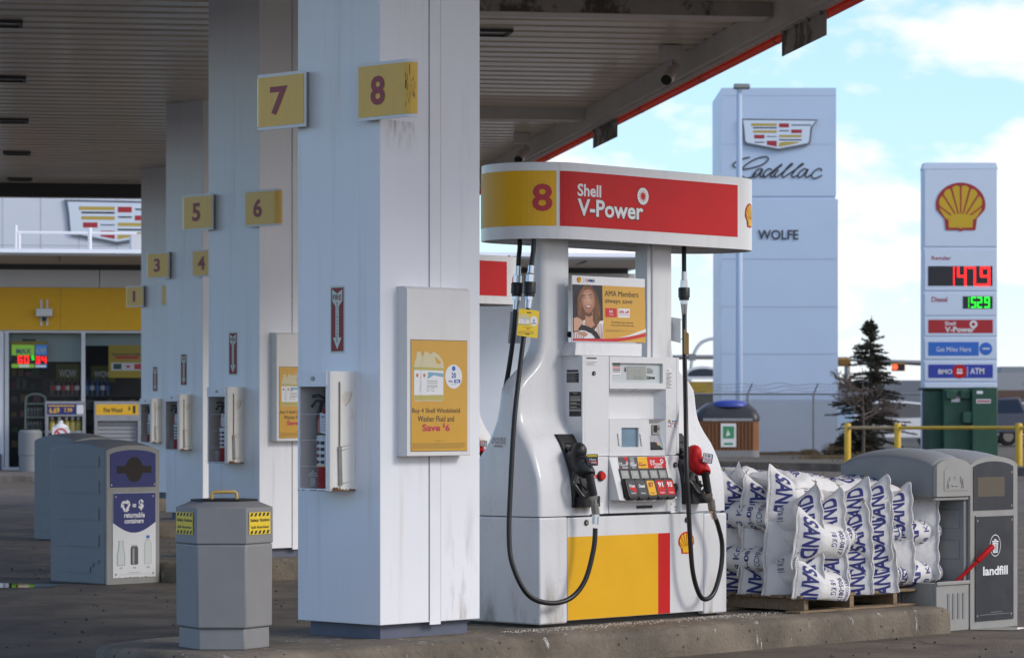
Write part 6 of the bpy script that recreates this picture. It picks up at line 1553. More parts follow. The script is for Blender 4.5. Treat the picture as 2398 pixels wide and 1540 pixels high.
def board(name, label, px0, py0, px1, py1, r, m_, cat, group=None):
    a = sh(px0, py1, r); b = sh(px1, py0, r); o = thing(name, label, cat, 't', ((a[0] + b[0]) / 2, r, a[1]), group)
    mb = MB(); mb.box((a[0], r, a[1]), (b[0], r + .03, b[1])); mb.build('board', m_, o); return o, (a[0], a[1], b[0], b[1])
limegreen = mat('lime_green', (.22, .36, .03), .5); wowblue = mat('wow_blue', (.10, .20, .42), .5)
for px0, px1, lab in ((214 / 2.368 + 123, 0, 'left'), (0, 0, 'right')):
    q = (213, 270) if lab == 'right' else (131, 186)
    o, (a, b, c, d) = board('promotion_board', 'green WOW promotion board above the %s drinks in the shop window' % lab, q[0], 852 if lab == 'left' else 856, q[1], 895, 72.3, mat('promo_green', (.16, .19, .02), .5) if 'promo_green' not in MATS else MATS['promo_green'], 'promotion board')
    m = MB(); pl = PV(72.3); m.text(pl, 'WOW', a + (c - a) * .12, b + .12, a + (c - a) * .88, d - .12, .004, 0, .04); m.build('lettering', paper, o)
lo = thing('lottery_sign', 'lit lottery jackpot sign showing red 60 and 34 in the shop window', 'lottery sign', 't', (sh(78, 830, 70.9)[0], 70.9, sh(78, 862, 70.9)[1]))
LR = 70.90; pl = PV(LR); rr4 = lambda x0, y0, x1, y1: sh(x0, y1, LR) + sh(x1, y0, LR)
k4 = lambda x, y: src(x, y, 0, 1250, 2.3694)
def L4(x0, y0, x1, y1): p0 = k4(x0, y1); p1 = k4(x1, y0); return sh(*p0, LR) + sh(*p1, LR)
m = MB(); a, b, c, d = L4(107, 225, 437, 440); m.box((a, LR, b), (c, LR + .06, d), 0)
m.rect(pl, *L4(107, 228, 318, 325), .003, 1); m.rect(pl, *L4(326, 228, 435, 325), .003, 2); m.rect(pl, *L4(107, 405, 318, 440), .003, 1); m.rect(pl, *L4(326, 405, 435, 440), .003, 2); m.rect(pl, *L4(175, 412, 270, 435), .006, 3); m.rect(pl, *L4(326, 416, 425, 435), .006, 3)
a, b, c, d = L4(107, 195, 437, 225); m.rect(pl, a, b, c, d, .003, 4); a, b, c, d = L4(170, 150, 350, 200); m.poly(pl, [(a, b), (c, b), (c - .2, d - .1), ((a + c) / 2, d), (a + .2, d - .1)], .004, 4); m.rect(pl, *L4(205, 175, 330, 195), .006, 0)
m.build('sign_case', [ink, glow('lit_green', (.10, .22, .02), .8), glow('lit_blue', (.02, .08, .22), .8), glow('lit_white', (.4, .42, .44), .5), mat('olive_yellow', (.42, .33, .03), .5)], lo)
m = MB(); a, b, c, d = L4(150, 262, 290, 312); m.text(pl, 'MAX', a, b, c, d, .006, 1, .03); a, b, c, d = L4(335, 255, 425, 305); m.text(pl, '6/49', a, b, c, d, .006, 0, .02); m.build('lettering', [paper, wowblue], lo)
ledred = glow('led_red', (1.0, .012, .010), 1.6); ledgreen = glow('led_green', (.02, .9, .03), 1.0)
m = MB(); a, b, c, d = L4(165, 330, 270, 400); w = (c - a) * .42; seg7(m, pl, '60', a, b, w, d - b, (c - a) * .14, .007, 0, .24); a, b, c, d = L4(330, 335, 430, 400); w = (c - a) * .42; seg7(m, pl, '34', a, b, w, d - b, (c - a) * .14, .007, 0, .24); a, b, c, d = L4(290, 328, 315, 368); seg7(m, pl, '5', a, b, c - a, d - b, 0, .007, 1, .24); m.build('led_digits', [ledred, ledgreen], lo)
o, (a, b, c, d) = board('yellow_poster', 'yellow rewards poster in the right shop window', 424 / 2.3694 * .5995 + 147, 808, 362, 884, 70.9, mat('poster_olive', (.46, .36, .03), .5), 'poster'); 
m = MB(); w = c - a; h = d - b; m.rect(pl, a + .06 * w, b + .22 * h, c - .06 * w, b + .46 * h, .003, 0); m.rect(pl, a + .10 * w, b + .26 * h, a + .28 * w, b + .43 * h, .005, 1); m.rect(pl, a + .56 * w, b + .26 * h, a + .74 * w, b + .43 * h, .005, 2); m.rect(pl, a + .14 * w, b + .58 * h, a + .66 * w, b + .66 * h, .003, 2); m.text(pl, 'REWARDS & OFFERS', a + .08 * w, b + .68 * h, a + .78 * w, b + .75 * h, .004, 3, .02); m.rect(pl, a + .38 * w, b + .31 * h, a + .46 * w, b + .38 * h, .005, 2); m.build('print', [paper, mat('app_green', (.02, .10, .06), .5), red_flat, charcoal], o)
# wall lamp on the yellow band
wl = thing('wall_lamp', 'white wall lamp box on two rods on the yellow band', 'wall lamp', 't', (S_(103, 735)[0], RS - .1, zy(755)))
t0, z1 = S_(84, 722, RS - .15); t1, z0 = S_(123, 741, RS - .15)
m = MB(); m.box((t0, RS - .3, z0), (t1, RS - .12, z1)); m.build('lamp_box', offwhite, wl, bevel=.02)
m = MB()
for px in (96.5, 110.5): t = S_(px, 735)[0]; m.box((t - .022, RS - .115, zy(763)), (t + .022, RS - .082, zy(702)))
m.build('rod', offwhite, wl)
m = MB(); t = S_(104, 747)[0]; m.tube([(t, RS - .2, zy(752)), (t, RS - .2, zy(742))], .05, 10); m.build('sensor', black, wl)
# in front of the shop
rk = thing('merchandise_rack', 'grey washer fluid rack with blue price sign in front of the shop', 'rack', 't', (sh(154, 1090, 69.9)[0], 69.9, .15))
R0 = 69.6; pl = PV(R0); q = lambda x0, y0, x1, y1: sh(x0, y1, R0) + sh(x1, y0, R0)
m = MB(); a, b, c, d = q(106, 939, 200.5, 1096); b = .15
m.box((a, R0, b), (a + .07, R0 + .7, d)); m.box((c - .07, R0, b), (c, R0 + .7, d)); m.box((a + .07, R0 + .65, b), (c - .07, R0 + .7, d)); zt = sh(150, 974, R0)[1]; m.box((a + .0701, R0 + .001, zt), (c - .0701, R0 + .6, d))
for y in (1008, 1045, 1080): z = sh(150, y, R0)[1]; m.box((a + .0701, R0 + .02, z - .05), (c - .0701, R0 + .6, z))
m.build('case', galv, rk)
m = MB(); a, b, c, d = q(110, 945, 197, 970); m.rect(pl, a, b, c, d, .004, 0); w = c - a; h = d - b; m.text(pl, '6.69', a + .06 * w, b + .12 * h, a + .34 * w, b + .66 * h, .007, 1, .03); m.text(pl, '7.99', a + .46 * w, b + .2 * h, a + .68 * w, b + .6 * h, .007, 1, .02); m.rect(pl, a + .04 * w, b + .76 * h, a + .74 * w, b + .86 * h, .006, 1); m.rect(pl, a + .80 * w, b + .04 * h, c - .01, d - .02, .006, 2); m.build('price_sign', [printblue, amber, offwhite], rk)
for i, px in enumerate((122, 139, 156, 170, 184)):
    t, z = sh(px, 1008, R0 + .15); r = thing('jug', 'jug of yellow washer fluid on the rack shelf', 'jug', 't', (t, R0 + .2, z), 'washer fluid jugs on the rack'); m = MB(); m.tube([(t, R0 + .2, z + .001), (t, R0 + .2, z + .19), (t, R0 + .2, z + .25)], [.075, .075, .03], 10); m.build('jug_body', mat('fluid_yellow', (.38, .30, .06), .3) if 'fluid_yellow' not in MATS else MATS['fluid_yellow'], r, smooth=40); m = MB(); m.tube([(t, R0 + .2, z + .25), (t, R0 + .2, z + .31)], [.038, .034], 10); m.build('cap', paper, r)
fw = thing('merchandise_rack', 'grey fire wood locker with yellow sign and roller shutter by the shop', 'locker', 't', (sh(275, 1090, 69.9)[0], 69.9, .15))
m = MB(); a, b, c, d = q(221, 939, 330, 1096); b = .15
m.box((a, R0, b), (a + .07, R0 + .7, d)); m.box((c - .07, R0, b), (c, R0 + .7, d)); m.box((a + .07, R0 + .3, b), (c - .07, R0 + .7, d)); m.box((a + .0701, R0 + .001, sh(270, 985, R0)[1]), (c - .0701, R0 + .299, d)); m.build('case', galv, fw)
m = MB(); z = sh(270, 1090, R0)[1]; zt = sh(270, 984, R0)[1]
while z < zt: m.box((a + .072, R0 + .1, z), (c - .072, R0 + .13, min(z + .075, zt))); z += .09
m.build('shutter', mat('shutter_grey', (.32, .32, .33), .5), fw)
m = MB(); a, b, c, d = q(225, 946, 324, 971); m.rect(pl, a, b, c, d, .004, 0); w = c - a; h = d - b; m.text(pl, 'Fire Wood', a + .18 * w, b + .24 * h, a + .62 * w, b + .68 * h, .007, 1, .02); m.text(pl, '$', a + .76 * w, b + .4 * h, a + .81 * w, b + .8 * h, .007, 1, .02); m.text(pl, '1', a + .87 * w, b + .16 * h, a + .93 * w, b + .86 * h, .007, 1, .03); m.build('price_sign', [amber, ink], fw)
gb = thing('litter_bin', 'round grey litter barrel in front of the dark shop window', 'litter bin', 't', (sh(71, 1100, 68.9)[0], 68.9, .15))
t = sh(71, 1100, 68.9)[0]; zt = sh(71, 1006, 68.9)[1]; m = MB(); m.tube([(t, 68.9, .15), (t, 68.9, .5), (t, 68.9, .51), (t, 68.9, zt - .06), (t, 68.9, zt)], [.25, .25, .262, .262, .22], 18); m.build('barrel', bingrey, gb, smooth=30)
m = MB(); m.tube([(t, 68.9, zt), (t, 68.9, zt + .012)], .17, 16); m.build('lid', black, gb)
tk = thing('gas_tank', 'small white tank with a red no smoking sign in front of the rack', 'gas tank', 't', (sh(142, 1090, 69.0)[0], 69.0, .15))
t = sh(142, 1040, 69.0)[0]; z1 = sh(142, 984, 69.0)[1]; m = MB(); m.tube([(t, 69.0, .15), (t, 69.0, z1 - .22), (t, 69.0, z1 - .12), (t, 69.0, z1 - .06), (t, 69.0, z1)], [.20, .20, .15, .05, .05], 16); m.build('tank_body', paper, tk, smooth=40)
m = MB(); pl2 = PV(68.79); a, b = sh(142, 1018, 68.79); m.rect(pl2, a - .18, b - .2, a + .18, b + .17, 0, 0)
for j in range(20): p = [R_(18 * j), R_(18 * j + 18)]; m.poly(pl2, [(a + .15 * math.cos(p[0]), b + .15 * math.sin(p[0])), (a + .15 * math.cos(p[1]), b + .15 * math.sin(p[1])), (a + .115 * math.cos(p[1]), b + .115 * math.sin(p[1])), (a + .115 * math.cos(p[0]), b + .115 * math.sin(p[0]))], .004, 1)
m.poly(pl2, [(a - .11, b + .08), (a - .08, b + .11), (a + .11, b - .08), (a + .08, b - .11)], .006, 1); m.rect(pl2, a - .08, b - .02, a + .07, b + .02, .003, 2); m.build('warning_sign', [paper, red_flat, ink], tk)
wr = thing('wire_rack', 'pale green wire rack of bottles behind the shop window', 'wire rack', 't', (sh(83, 1080, 71.3)[0], 71.3, .15))
r_ = 71.3; a, b = sh(60, 1080, r_); c, d = sh(107, 922, r_); m = MB(); teal = mat('pale_green_wire', (.30, .42, .38), .5)
m.tube(spline([(a, r_, .16), (a, r_, d - .25), (a + .06, r_, d - .05), ((a + c) / 2, r_, d), (c - .06, r_, d - .05), (c, r_, d - .25), (c, r_, .16)], 5), .022, 8)
for y in (945, 977, 1010, 1045): z = sh(83, y, r_)[1]; m.tube([(a, r_, z), (c, r_, z)], .016, 6)
m.build('frame', teal, wr)
m = MB()
for y in (977, 1010, 1045):
    z = sh(83, y, r_)[1]
    for i in range(5): t = a + .06 + i * (c - a - .1) / 5; m.tube([(t, r_ + .1, z), (t, r_ + .1, z + .16), (t, r_ + .1, z + .24)], [.032, .032, .012], 8)
m.build('bottle_row', mat('smoky_bottle', (.09, .12, .13), .3), wr)
hb = thing('roof_railing', 'white tube railing and plant box on the shop roof', 'railing', 't', (sh(180, 580, 71.5)[0], 71.5, sh(180, 581, 71.5)[1]))
r_ = 71.5; z0 = rz(581, RO) ; m = MB()
zr = sh(180, 545.5, r_)[1]; m.tube([(sh(40, 545, r_)[0], r_, zr), (sh(320, 545, r_)[0], r_, zr)], .035, 8)
for px, top in ((37, 527), (45, 545), (210.5, 533)): t = sh(px, 560, r_)[0]; m.tube([(t, r_, z0), (t, r_, sh(px, top, r_)[1])], .045 if px == 210.5 else .035, 8)
m.build('rail', paper, hb)
m = MB(); a = sh(308, 545, r_)[0]; m.box((a, r_ + .2, z0), (a + 2.2, r_ + 1.6, zr)); m.build('plant_box', shopwall, hb)

# ================================================================ dealership
def stroke(m, pl, pts, w, off, mi=0):
    pts = [Vector((p[0], p[1])) for p in spline([(a, b, 0) for a, b in pts], 6)]
    for i in range(len(pts) - 1):
        d = pts[i + 1] - pts[i]
        if d.length < 1e-6: continue
        n = Vector((-d.y, d.x)).normalized() * w / 2; e = d.normalized() * w * .2
        m.poly(pl, [tuple(pts[i] - n - e), tuple(pts[i + 1] - n + e), tuple(pts[i + 1] + n + e), tuple(pts[i] + n - e)], off + (i % 2) * .0006, mi)
def crest(parent, pl, cx, cz, w, off=.02):
    N_ = lambda X, Y: (cx + (X - 662) / 657 * w, cz - (Y - 490) / 657 * w)
    m = MB(); out = [(336, 362), (998, 370), (950, 440), (936, 566), (918, 588), (660, 636), (384, 584), (362, 562), (350, 440)]
    m.slab(pl, [N_(*p) for p in out], 0, off, 0); inn = [(356, 376), (980, 382), (934, 438), (920, 560), (908, 574), (660, 620), (394, 570), (376, 556), (366, 440)]
    m.slab(pl, [N_(*p) for p in inn], off, off + .02, 1); m.build('crest', [mat('crest_rim', (.14, .15, .17), .3, .8) if 'crest_rim' not in MATS else MATS['crest_rim'], mat('crest_silver', (.66, .72, .80), .25, .3) if 'crest_silver' not in MATS else MATS['crest_silver']], parent)
    m = MB(); gold = MATS.get('crest_gold') or mat('crest_gold', (.50, .36, .06), .35); cred = MATS.get('crest_red') or mat('crest_red', (.40, .02, .03), .35); cdk = MATS.get('crest_dark') or mat('crest_dark', (.02, .022, .035), .35)
    for x0, y0, x1, y1, c in ((425, 404, 645, 427, 0), (440, 436, 645, 448, 2), (440, 464, 645, 486, 0), (450, 502, 540, 535, 1), (558, 514, 645, 521, 2), (455, 562, 540, 571, 2), (663, 404, 750, 439, 1), (770, 414, 940, 424, 2), (665, 463, 750, 473, 2), (768, 457, 860, 488, 1), (663, 503, 858, 524, 0), (663, 540, 858, 551, 2)):
        m.poly(pl, [N_(x0, y0), N_(x1, y0), N_(x1, y1), N_(x0, y1)], off + .022, c)
    m.poly(pl, [N_(558, 553), N_(645, 553), N_(645, 604), N_(558, 588)], off + .022, 1); m.poly(pl, [N_(663, 572), N_(700, 562), N_(838, 562), N_(820, 575), N_(663, 606)], off + .022, 0)
    m.build('crest_field', [gold, cred, cdk], parent)
YD = 108.
db = thing('dealership', 'white panelled dealership wall with a crest emblem behind the shop', 'building', 't', (ont(200, 600, YD)[0], YD, 0))
t0, t1 = ont(-900, 600, YD)[0], ont(720, 600, YD)[0]; m = MB(); m.box((t0, YD, 0), (t1, YD + 14, 11)); m.build('wall', dealer, db)
m = MB()
for i in range(-6, 8): t = ont(95.5 + 89.3 * i, 600, YD)[0]; m.box((t - .012, YD - .008, .1), (t + .012, YD - .001, 10.9)) if t0 < t < t1 else None
for y in (575, 735, 415): z = ont(180, y, YD)[1]; m.box((t0, YD - .0078, z - .012), (t1, YD - .0012, z + .012))
m.build('panel_joint', mat('joint_grey', (.42, .47, .52), .6), db)
a, b = ont(275, 517, YD); crest(db, PV(YD), a, b, 244 / F * YD * 1.01, .08)

# sign tower
YT = 100.
tw = thing('sign_tower', 'tall pale blue sign tower with crest, script and WOLFE lettering', 'sign tower', 'w', (bg(1815, 1060, YT)[0], YT + 2.3, .19))
x0, z1 = bg(1690, 206, YT); x1, _ = bg(1958, 206, YT)
m = MB(); zg = bg(1800, 462, YT)[1]; m.box((x0, YT, zg + .04), (x1, YT + 4.6, z1)); m.box((x0 + .02, YT + .03, .15), (x1 - .02, YT + 4.58, zg + .0399)); m.box((x0 - .0, YT - .0, .16), (x1 + .06, YT + .0299, zg - .06)); m.build('cladding', tower_m, tw)
m = MB()
for y in (224, 338): z = bg(1800, y, YT)[1]; m.box((x0 + .01, YT - .006, z - .01), (x1 - .01, YT - .0005, z + .01))
for y in (606, 718, 828, 936): z = bg(1800, y, YT)[1]; m.box((x0 + .01, YT - .007, z - .015), (x1 + .05, YT - .0005, z + .015))
m.build('panel_joint', mat('tower_joint', (.44, .52, .64), .6), tw)
m = MB(); zl = bg(1800, 938, YT)[1]; m.box((x0 + .012, YT - .012, .2), (x1 + .045, YT - .0075, zl)); m.build('lower_panel', mat('tower_lower', (.43, .48, .55), .5, var=.06, vs=1), tw)
plT = PV(YT); q7 = lambda x, y: bg(*src(x, y, 2740, 300, 2.2), YT)
a, b = q7(662, 490); crest(tw, plT, a, b, 657 / 2.2 * .5995 / F * YT, .10)
m = MB(); wd = .047
for st in ([(298, 730), (272, 755), (276, 772), (294, 783)], [(340, 713), (375, 700), (414, 693)],
           [(470, 832), (430, 862), (380, 872), (340, 840), (345, 797), (400, 745), (470, 706), (540, 688), (573, 700), (560, 730), (510, 762), (430, 785), (350, 798)],
           [(528, 800), (500, 792), (468, 812), (442, 852), (458, 866), (492, 840), (524, 796), (502, 850), (516, 862), (540, 848)],
           [(604, 800), (578, 792), (548, 815), (528, 850), (545, 866), (575, 842), (690, 752), (640, 800), (592, 850), (606, 864), (626, 848)],
           [(660, 800), (628, 850), (642, 864), (665, 848)], [(680, 772), (686, 768)],
           [(665, 848), (740, 790), (782, 752), (766, 752), (720, 805), (692, 850), (708, 864), (735, 846)],
           [(735, 846), (820, 790), (874, 752), (858, 752), (805, 805), (775, 850), (792, 864), (820, 848)],
           [(908, 800), (882, 792), (850, 815), (828, 852), (846, 866), (880, 840), (916, 796), (892, 850), (908, 864), (935, 846)],
           [(1026, 812), (1030, 796), (1006, 790), (968, 815), (944, 852), (964, 874), (1000, 866), (1034, 848)]):
    m.cut(); stroke(m, plT, [q7(*p) for p in st], wd, .03)
m.build('script_lettering', mat('script_grey', (.035, .037, .045), .4), tw)
m = MB(); a, b = q7(484, 1400); c, d = q7(833, 1315); m.text(plT, 'WOLFE', a, b, c, d, .03, 0, .02); m.build('lettering', MATS['script_grey'], tw)
lp = thing('light_pole', 'white light pole with a flat lamp head in front of the sign tower', 'light pole', 'w', (bg(1731, 900, 96)[0], 96, .19))
x, zt = bg(1731, 205, 96); m = MB(); m.tube([(x, 96, .19), (x, 96, zt)], [.115, .085], 12); m.build('pole', tower_m, lp, smooth=40)
m = MB(); a = bg(1718, 197, 96)[0]; b = bg(1756, 197, 96)[0]; m.box((a, 95.8, zt - .05), (b, 96.2, zt + .10)); m.build('lamp_head', steel, lp, bevel=.03)

# price pylon
YP = 92.
py_ = thing('price_sign', 'tall white price pylon with scallop emblem and lit fuel prices', 'price sign', 'w', (bg(2249, 1060, YP)[0], YP + .4, .19))
P_ = lambda x, y: bg(x, y, YP); plP = PV(YP)
xa, zt = P_(2163, 396); xb, _ = P_(2335, 396); m = MB(); m.box((xa, YP + .001, .15), (xb, YP + .68, zt)); m.loft([[(xa - .02, YP - .02, zt + .001), (xb + .02, YP - .02, zt + .001), (xb + .02, YP + .7, zt + .001), (xa - .02, YP + .7, zt + .001)], [(xa + .03, YP + .0, P_(2200, 381)[1]), (xb - .03, YP + .0, P_(2200, 381)[1]), (xb - .03, YP + .66, P_(2200, 381)[1]), (xa + .03, YP + .66, P_(2200, 381)[1])]]); m.build('pylon_body', mat('pylon_white', (.60, .70, .83), .4, var=.02, vs=1), py_)
m = MB()
for y0, y1 in ((397, 577), (583, 680), (685, 738), (741, 786), (790, 840), (846, 892), (897, 935)): a = P_(2165, y1); b = P_(2334, y0); m.box((a[0], YP - .02, a[1]), (b[0], YP + .0005, b[1]))
m.build('face_panel', mat('pylon_panel', (.64, .73, .84), .35, var=.02, vs=2), py_, bevel=.01)
plQ = PV(YP - .02)
m = MB(); pq = lambda x, y: bg(*src(x, y, 3560, 600, 3.0795), YP - .02); a, b = pq(592, 655); w = 595 / 3.0795 * .5995 / F * YP; pecten(m, plQ, a, b, w, w * .97, .02, 0, 1); m.build('shell_emblem', [mat('sign_red', (.36, .02, .025), .4), mat('sign_gold', (.60, .38, .01), .4)], py_)
K = lambda x, y: bg(*k8(x, y), YP - .02)
def kr(m, x0, y0, x1, y1, off, mi): a = K(x0, y1); b = K(x1, y0); m.rect(plQ, a[0], a[1], b[0], b[1], off, mi)
def kt(m, s_, x0, y0, x1, y1, off, mi, bo=.02): a = K(x0, y1); b = K(x1, y0); m.text(plQ, s_, a[0], a[1], b[0], b[1], off, mi, bo)
m = MB(); kr(m, 818, 75, 1303, 224, .006, 0); kr(m, 1080, 302, 1304, 395, .006, 0); kr(m, 820, 478, 1306, 578, .006, 1); kr(m, 820, 645, 1200, 748, .006, 2); kr(m, 820, 814, 1306, 915, .006, 3)
m.build('sign_field', [ink, mat('pylon_red', (.42, .015, .02), .4), mat('pylon_blue', (.03, .15, .55), .4), mat('pylon_navy', (.03, .05, .36), .4)], py_)
m = MB(); kt(m, 'Regular', 845, 0, 992, 38, .004, 0); kt(m, 'Diesel', 845, 306, 963, 345, .004, 0); kt(m, 'Shell', 945, 492, 1026, 520, .009, 1); kt(m, 'V-Power', 945, 530, 1168, 572, .009, 1, .03); kt(m, 'Get Miles Here', 880, 682, 1142, 718, .009, 1, 0.); kt(m, 'BMO', 895, 850, 1000, 886, .009, 1, .02); kt(m, 'ATM', 1135, 840, 1240, 886, .009, 1, .02); kr(m, 1113, 830, 1117, 905, .009, 1)
a, b = K(1160, 512); m.disc(plQ, a, b, .115, .009, 1, 16); m.disc(plQ, a, b, .055, .012, 2, 10)
a, b = K(1056, 866); m.disc(plQ, a, b, .21, .009, 3, 20); kr(m, 1034, 868, 1078, 884, .012, 1); kr(m, 1038, 846, 1052, 862, .012, 1); kr(m, 1060, 846, 1074, 862, .012, 1)
a, b = K(1253, 696); m.disc(plQ, a, b, .19, .006, 4, 20); kr(m, 1228, 690, 1282, 700, .009, 1); kr(m, 1226, 718, 1280, 726, .009, 5)
m.build('lettering', [mat('letter_maroon', (.34, .03, .05), .5), paper, MATS['pylon_red'], red, MATS['pylon_blue'], skyblue], py_)
m = MB(); a = K(990, 222); b = K(1287, 80); w = (b[0] - a[0]); 
for ch, x0, x1 in (('1', 985, 1016), ('4', 1038, 1106), ('7', 1116, 1176), ('9', 1210, 1284)): p = K(x0, 224); q = K(x1, 80); seg7(m, plQ, ch, p[0], p[1], q[0] - p[0], q[1] - p[1], 0, .010, 0, .17)
kr(m, 1184, 208, 1204, 226, .010, 0)
for ch, x0, x1 in (('1', 1112, 1126), ('5', 1142, 1178), ('2', 1188, 1224), ('9', 1242, 1282)): p = K(x0, 388); q = K(x1, 308); seg7(m, plQ, ch, p[0], p[1], q[0] - p[0], q[1] - p[1], 0, .010, 1, .19)
m.build('led_price', [ledred, ledgreen], py_)

# dumpster in front of the pylon
YU = 87.
du = thing('dumpster', 'dark green metal dumpster with a taller right compartment', 'dumpster', 'w', (bg(2249, 1060, YU)[0], YU, .19))
G = lambda x, y: bg(*k8(x, y), YU)
m = MB(); a = G(830, 1450); b = G(935, 1005); c = G(1140, 1000); d = G(1333, 985)
m.box((a[0], YU + .35, .21), (b[0] + .1, YU + 1.6, b[1])); m.box((b[0], YU, .21), (c[0] + .05, YU + 1.6, c[1])); m.box((c[0], YU - .25, .21), (d[0], YU + 1.6, d[1])); m.build('bin_body', dumpgreen, du, bevel=.03)
m = MB(); p = G(800, 1002); q = G(1100, 985); m.box((p[0], YU + .25, b[1] + .002), (c[0] - .02, YU + 1.65, b[1] + .07)); m.build('lid', mat('dumpster_lid', (.012, .04, .025), .5), du, bevel=.02)
m = MB(); p = G(1072, 1255); q = G(1139, 1170); m.box((p[0], YU - .22, p[1]), (q[0], YU - .002, q[1])); m.cut()
for x in (950, 1060): p = G(x, 1072); m.cut(); m.box((p[0], YU - .12, p[1]), (p[0] + .28, YU - .002, G(x, 1005)[1]))
m.build('lifting_pocket', dumpgreen, du, bevel=.02)
m = MB(); pl = PV(YU); pl2 = PV(YU - .25)
for (x0, y0, x1, y1, mm, pp, oo) in ((993, 1055, 1058, 1095, 0, pl, .004), (995, 1057, 1056, 1067, 1, pl, .006), (1175, 1013, 1220, 1035, 0, pl2, .004), (1172, 1075, 1280, 1105, 0, pl2, .004), (1178, 1082, 1274, 1098, 1, pl2, .006)): p = G(x0, y1); q = G(x1, y0); m.rect(pp, p[0], p[1], q[0], q[1], oo, mm)
m.build('sticker', [paper, mat('faded_red', (.40, .12, .12), .5)], du)

# yellow pipe barrier
br = thing('pipe_barrier', 'yellow pipe barrier with round posts along the far kerb', 'barrier', 'w', (bg(2102, 1060, 76)[0], 76, .19))
ps = [(1985, 78.2), (2102, 76.2), (2386, 73.2), (2640, 70.5)]; tops = []
for px, Y in ps:
    x, z = bg(px, 990, Y); m = MB(); m.tube([(x, Y, .15), (x, Y, z - .03), (x, Y, z - .008), (x, Y, z)], [.083, .083, .07, .02], 14); m.build('post', postyellow, br, smooth=40); tops.append(Vector((x, Y, bg(px, 1001, Y)[1])))
for i in range(3): m = MB(); d = (tops[i + 1] - tops[i]).normalized(); m.tube([tops[i] + d * .08, tops[i + 1] - d * .08], .042, 12); m.build('rail', postyellow if i else mat('faded_rail', (.42, .32, .16), .6), br, smooth=40)

# chain link fence with barbed wire
YF = 94.5
fe = thing('chain_link_fence', 'chain link fence with barbed wire in front of the sign tower', 'fence', 'w', (bg(1800, 1060, YF)[0], YF, .19))
x0 = bg(1560, 922, YF)[0]; x1 = bg(2160, 922, YF)[0]; zt = bg(1800, 922, YF)[1]; zb = .24
m = MB(); x = x0 - (zt - zb)
def wire(ax, az, bx, bz, w=.0035):
    d = Vector((bx - ax, bz - az)).normalized() * w; m.add([(ax - d.y, YF, az + d.x), (ax + d.y, YF, az - d.x), (bx + d.y, YF, bz - d.x), (bx - d.y, YF, bz + d.x)], [(0, 1, 2, 3)])
while x < x1:
    for s_ in (1, -1):
        a = (x, zb) if s_ > 0 else (x, zt); b = (x + zt - zb, zt if s_ > 0 else zb)
        if a[0] < x0: k = x0 - a[0]; a = (x0, a[1] + s_ * k)
        if b[0] > x1: k = b[0] - x1; b = (x1, b[1] - s_ * k)
        if b[0] > a[0]: wire(a[0], a[1], b[0], b[1])
    x += .085
m.build('mesh', galv, fe)
m = MB(); m.tube([(x0, YF, zt), (x1, YF, zt)], .028, 8); m.build('top_rail', galv, fe)
for px in (1600, 1751, 1905, 2060): 
    x = bg(px, 1000, YF)[0]; m = MB(); m.tube([(x, YF, .15), (x, YF, zt + .02)], .035, 8); m.tube([(x, YF, zt), (x + .12, YF - .25, bg(px, 897, YF)[1])], .022, 6); m.build('post', galv, fe)
m = MB()
for i in range(3):
    zz = zt + .09 + i * .1; yy = YF - .07 - .08 * i; pts = [(x0 + (x1 - x0) * j / 60, yy, zz + .03 * math.sin(j * .7 + i) * (1 + .6 * math.sin(j * .31))) for j in range(61)]; m.tube(pts, .006, 4)
    for j in range(0, 60): p = Vector(pts[j]); m.box((p.x - .03, p.y - .003, p.z - .004), (p.x + .03, p.y + .003, p.z + .004)); m.box((p.x - .004, p.y - .003, p.z - .025), (p.x + .004, p.y + .003, p.z + .025))
m.build('barbed_wire', steel, fe)

# semi underground recycling container with cedar slats
YM = 88.
mo = thing('waste_container', 'timber clad waste container with black top and blue lid', 'waste container', 'w', (bg(1705, 1060, YM)[0], YM + .9, .19))
def rr_ring(px0, px1, z, dy=.0, r_=.25): a = bg(px0, 0, YM)[0]; b = bg(px1, 0, YM)[0]; return [(x, YM + dy + y, z) for x, y in rrect(a, dy * 0, b, 1.7 - 2 * dy, r_, 5)]
zz = lambda y: bg(1700, y, YM)[1]
m = MB(); m.loft([rr_ring(1628, 1780, .19), rr_ring(1628, 1780, zz(1054))]); m.build('base', midgrey, mo)
m = MB(); ring0 = rr_ring(1630, 1779, zz(1054) + .001, .02); ring1 = rr_ring(1630, 1779, zz(986), .02); m.loft([ring0, ring1]); m.build('cladding', slatwood, mo)
m = MB(); a = bg(1630, 0, YM)[0]; b = bg(1779, 0, YM)[0]; x = a + .22
while x < b - .2: m.box((x, YM - .004, zz(1053)), (x + .018, YM + .018, zz(988))); x += .105
m.build('slat_gap', mat('slat_gap', (.06, .025, .01), .8), mo)
m = MB(); m.loft([rr_ring(1627, 1781, zz(985.5)), rr_ring(1627, 1781, zz(975)), rr_ring(1640, 1774, zz(958), .15), rr_ring(1662, 1756, zz(942), .45, .2)]); m.build('hood', mat('black_hood', (.028, .028, .032), .4), mo, smooth=40)
m = MB(); m.box((a + .2, YM - .012, zz(985)), (b - .2, YM - .002, zz(979))); m.build('rim', galv, mo)
m = MB(); c0 = bg(1712, 945, YM); m.loft([[(c0[0] + .53 * s * math.cos(t), YM + .55 + .4 * s * math.sin(t), z) for t in [j * math.pi / 9 for j in range(18)]] for s, z in ((1, zz(952)), (1.0, zz(946)), (.8, zz(939)), (.3, zz(936)))]); m.build('blue_lid', mat('lid_blue', (.03, .06, .33), .4), mo, smooth=50)
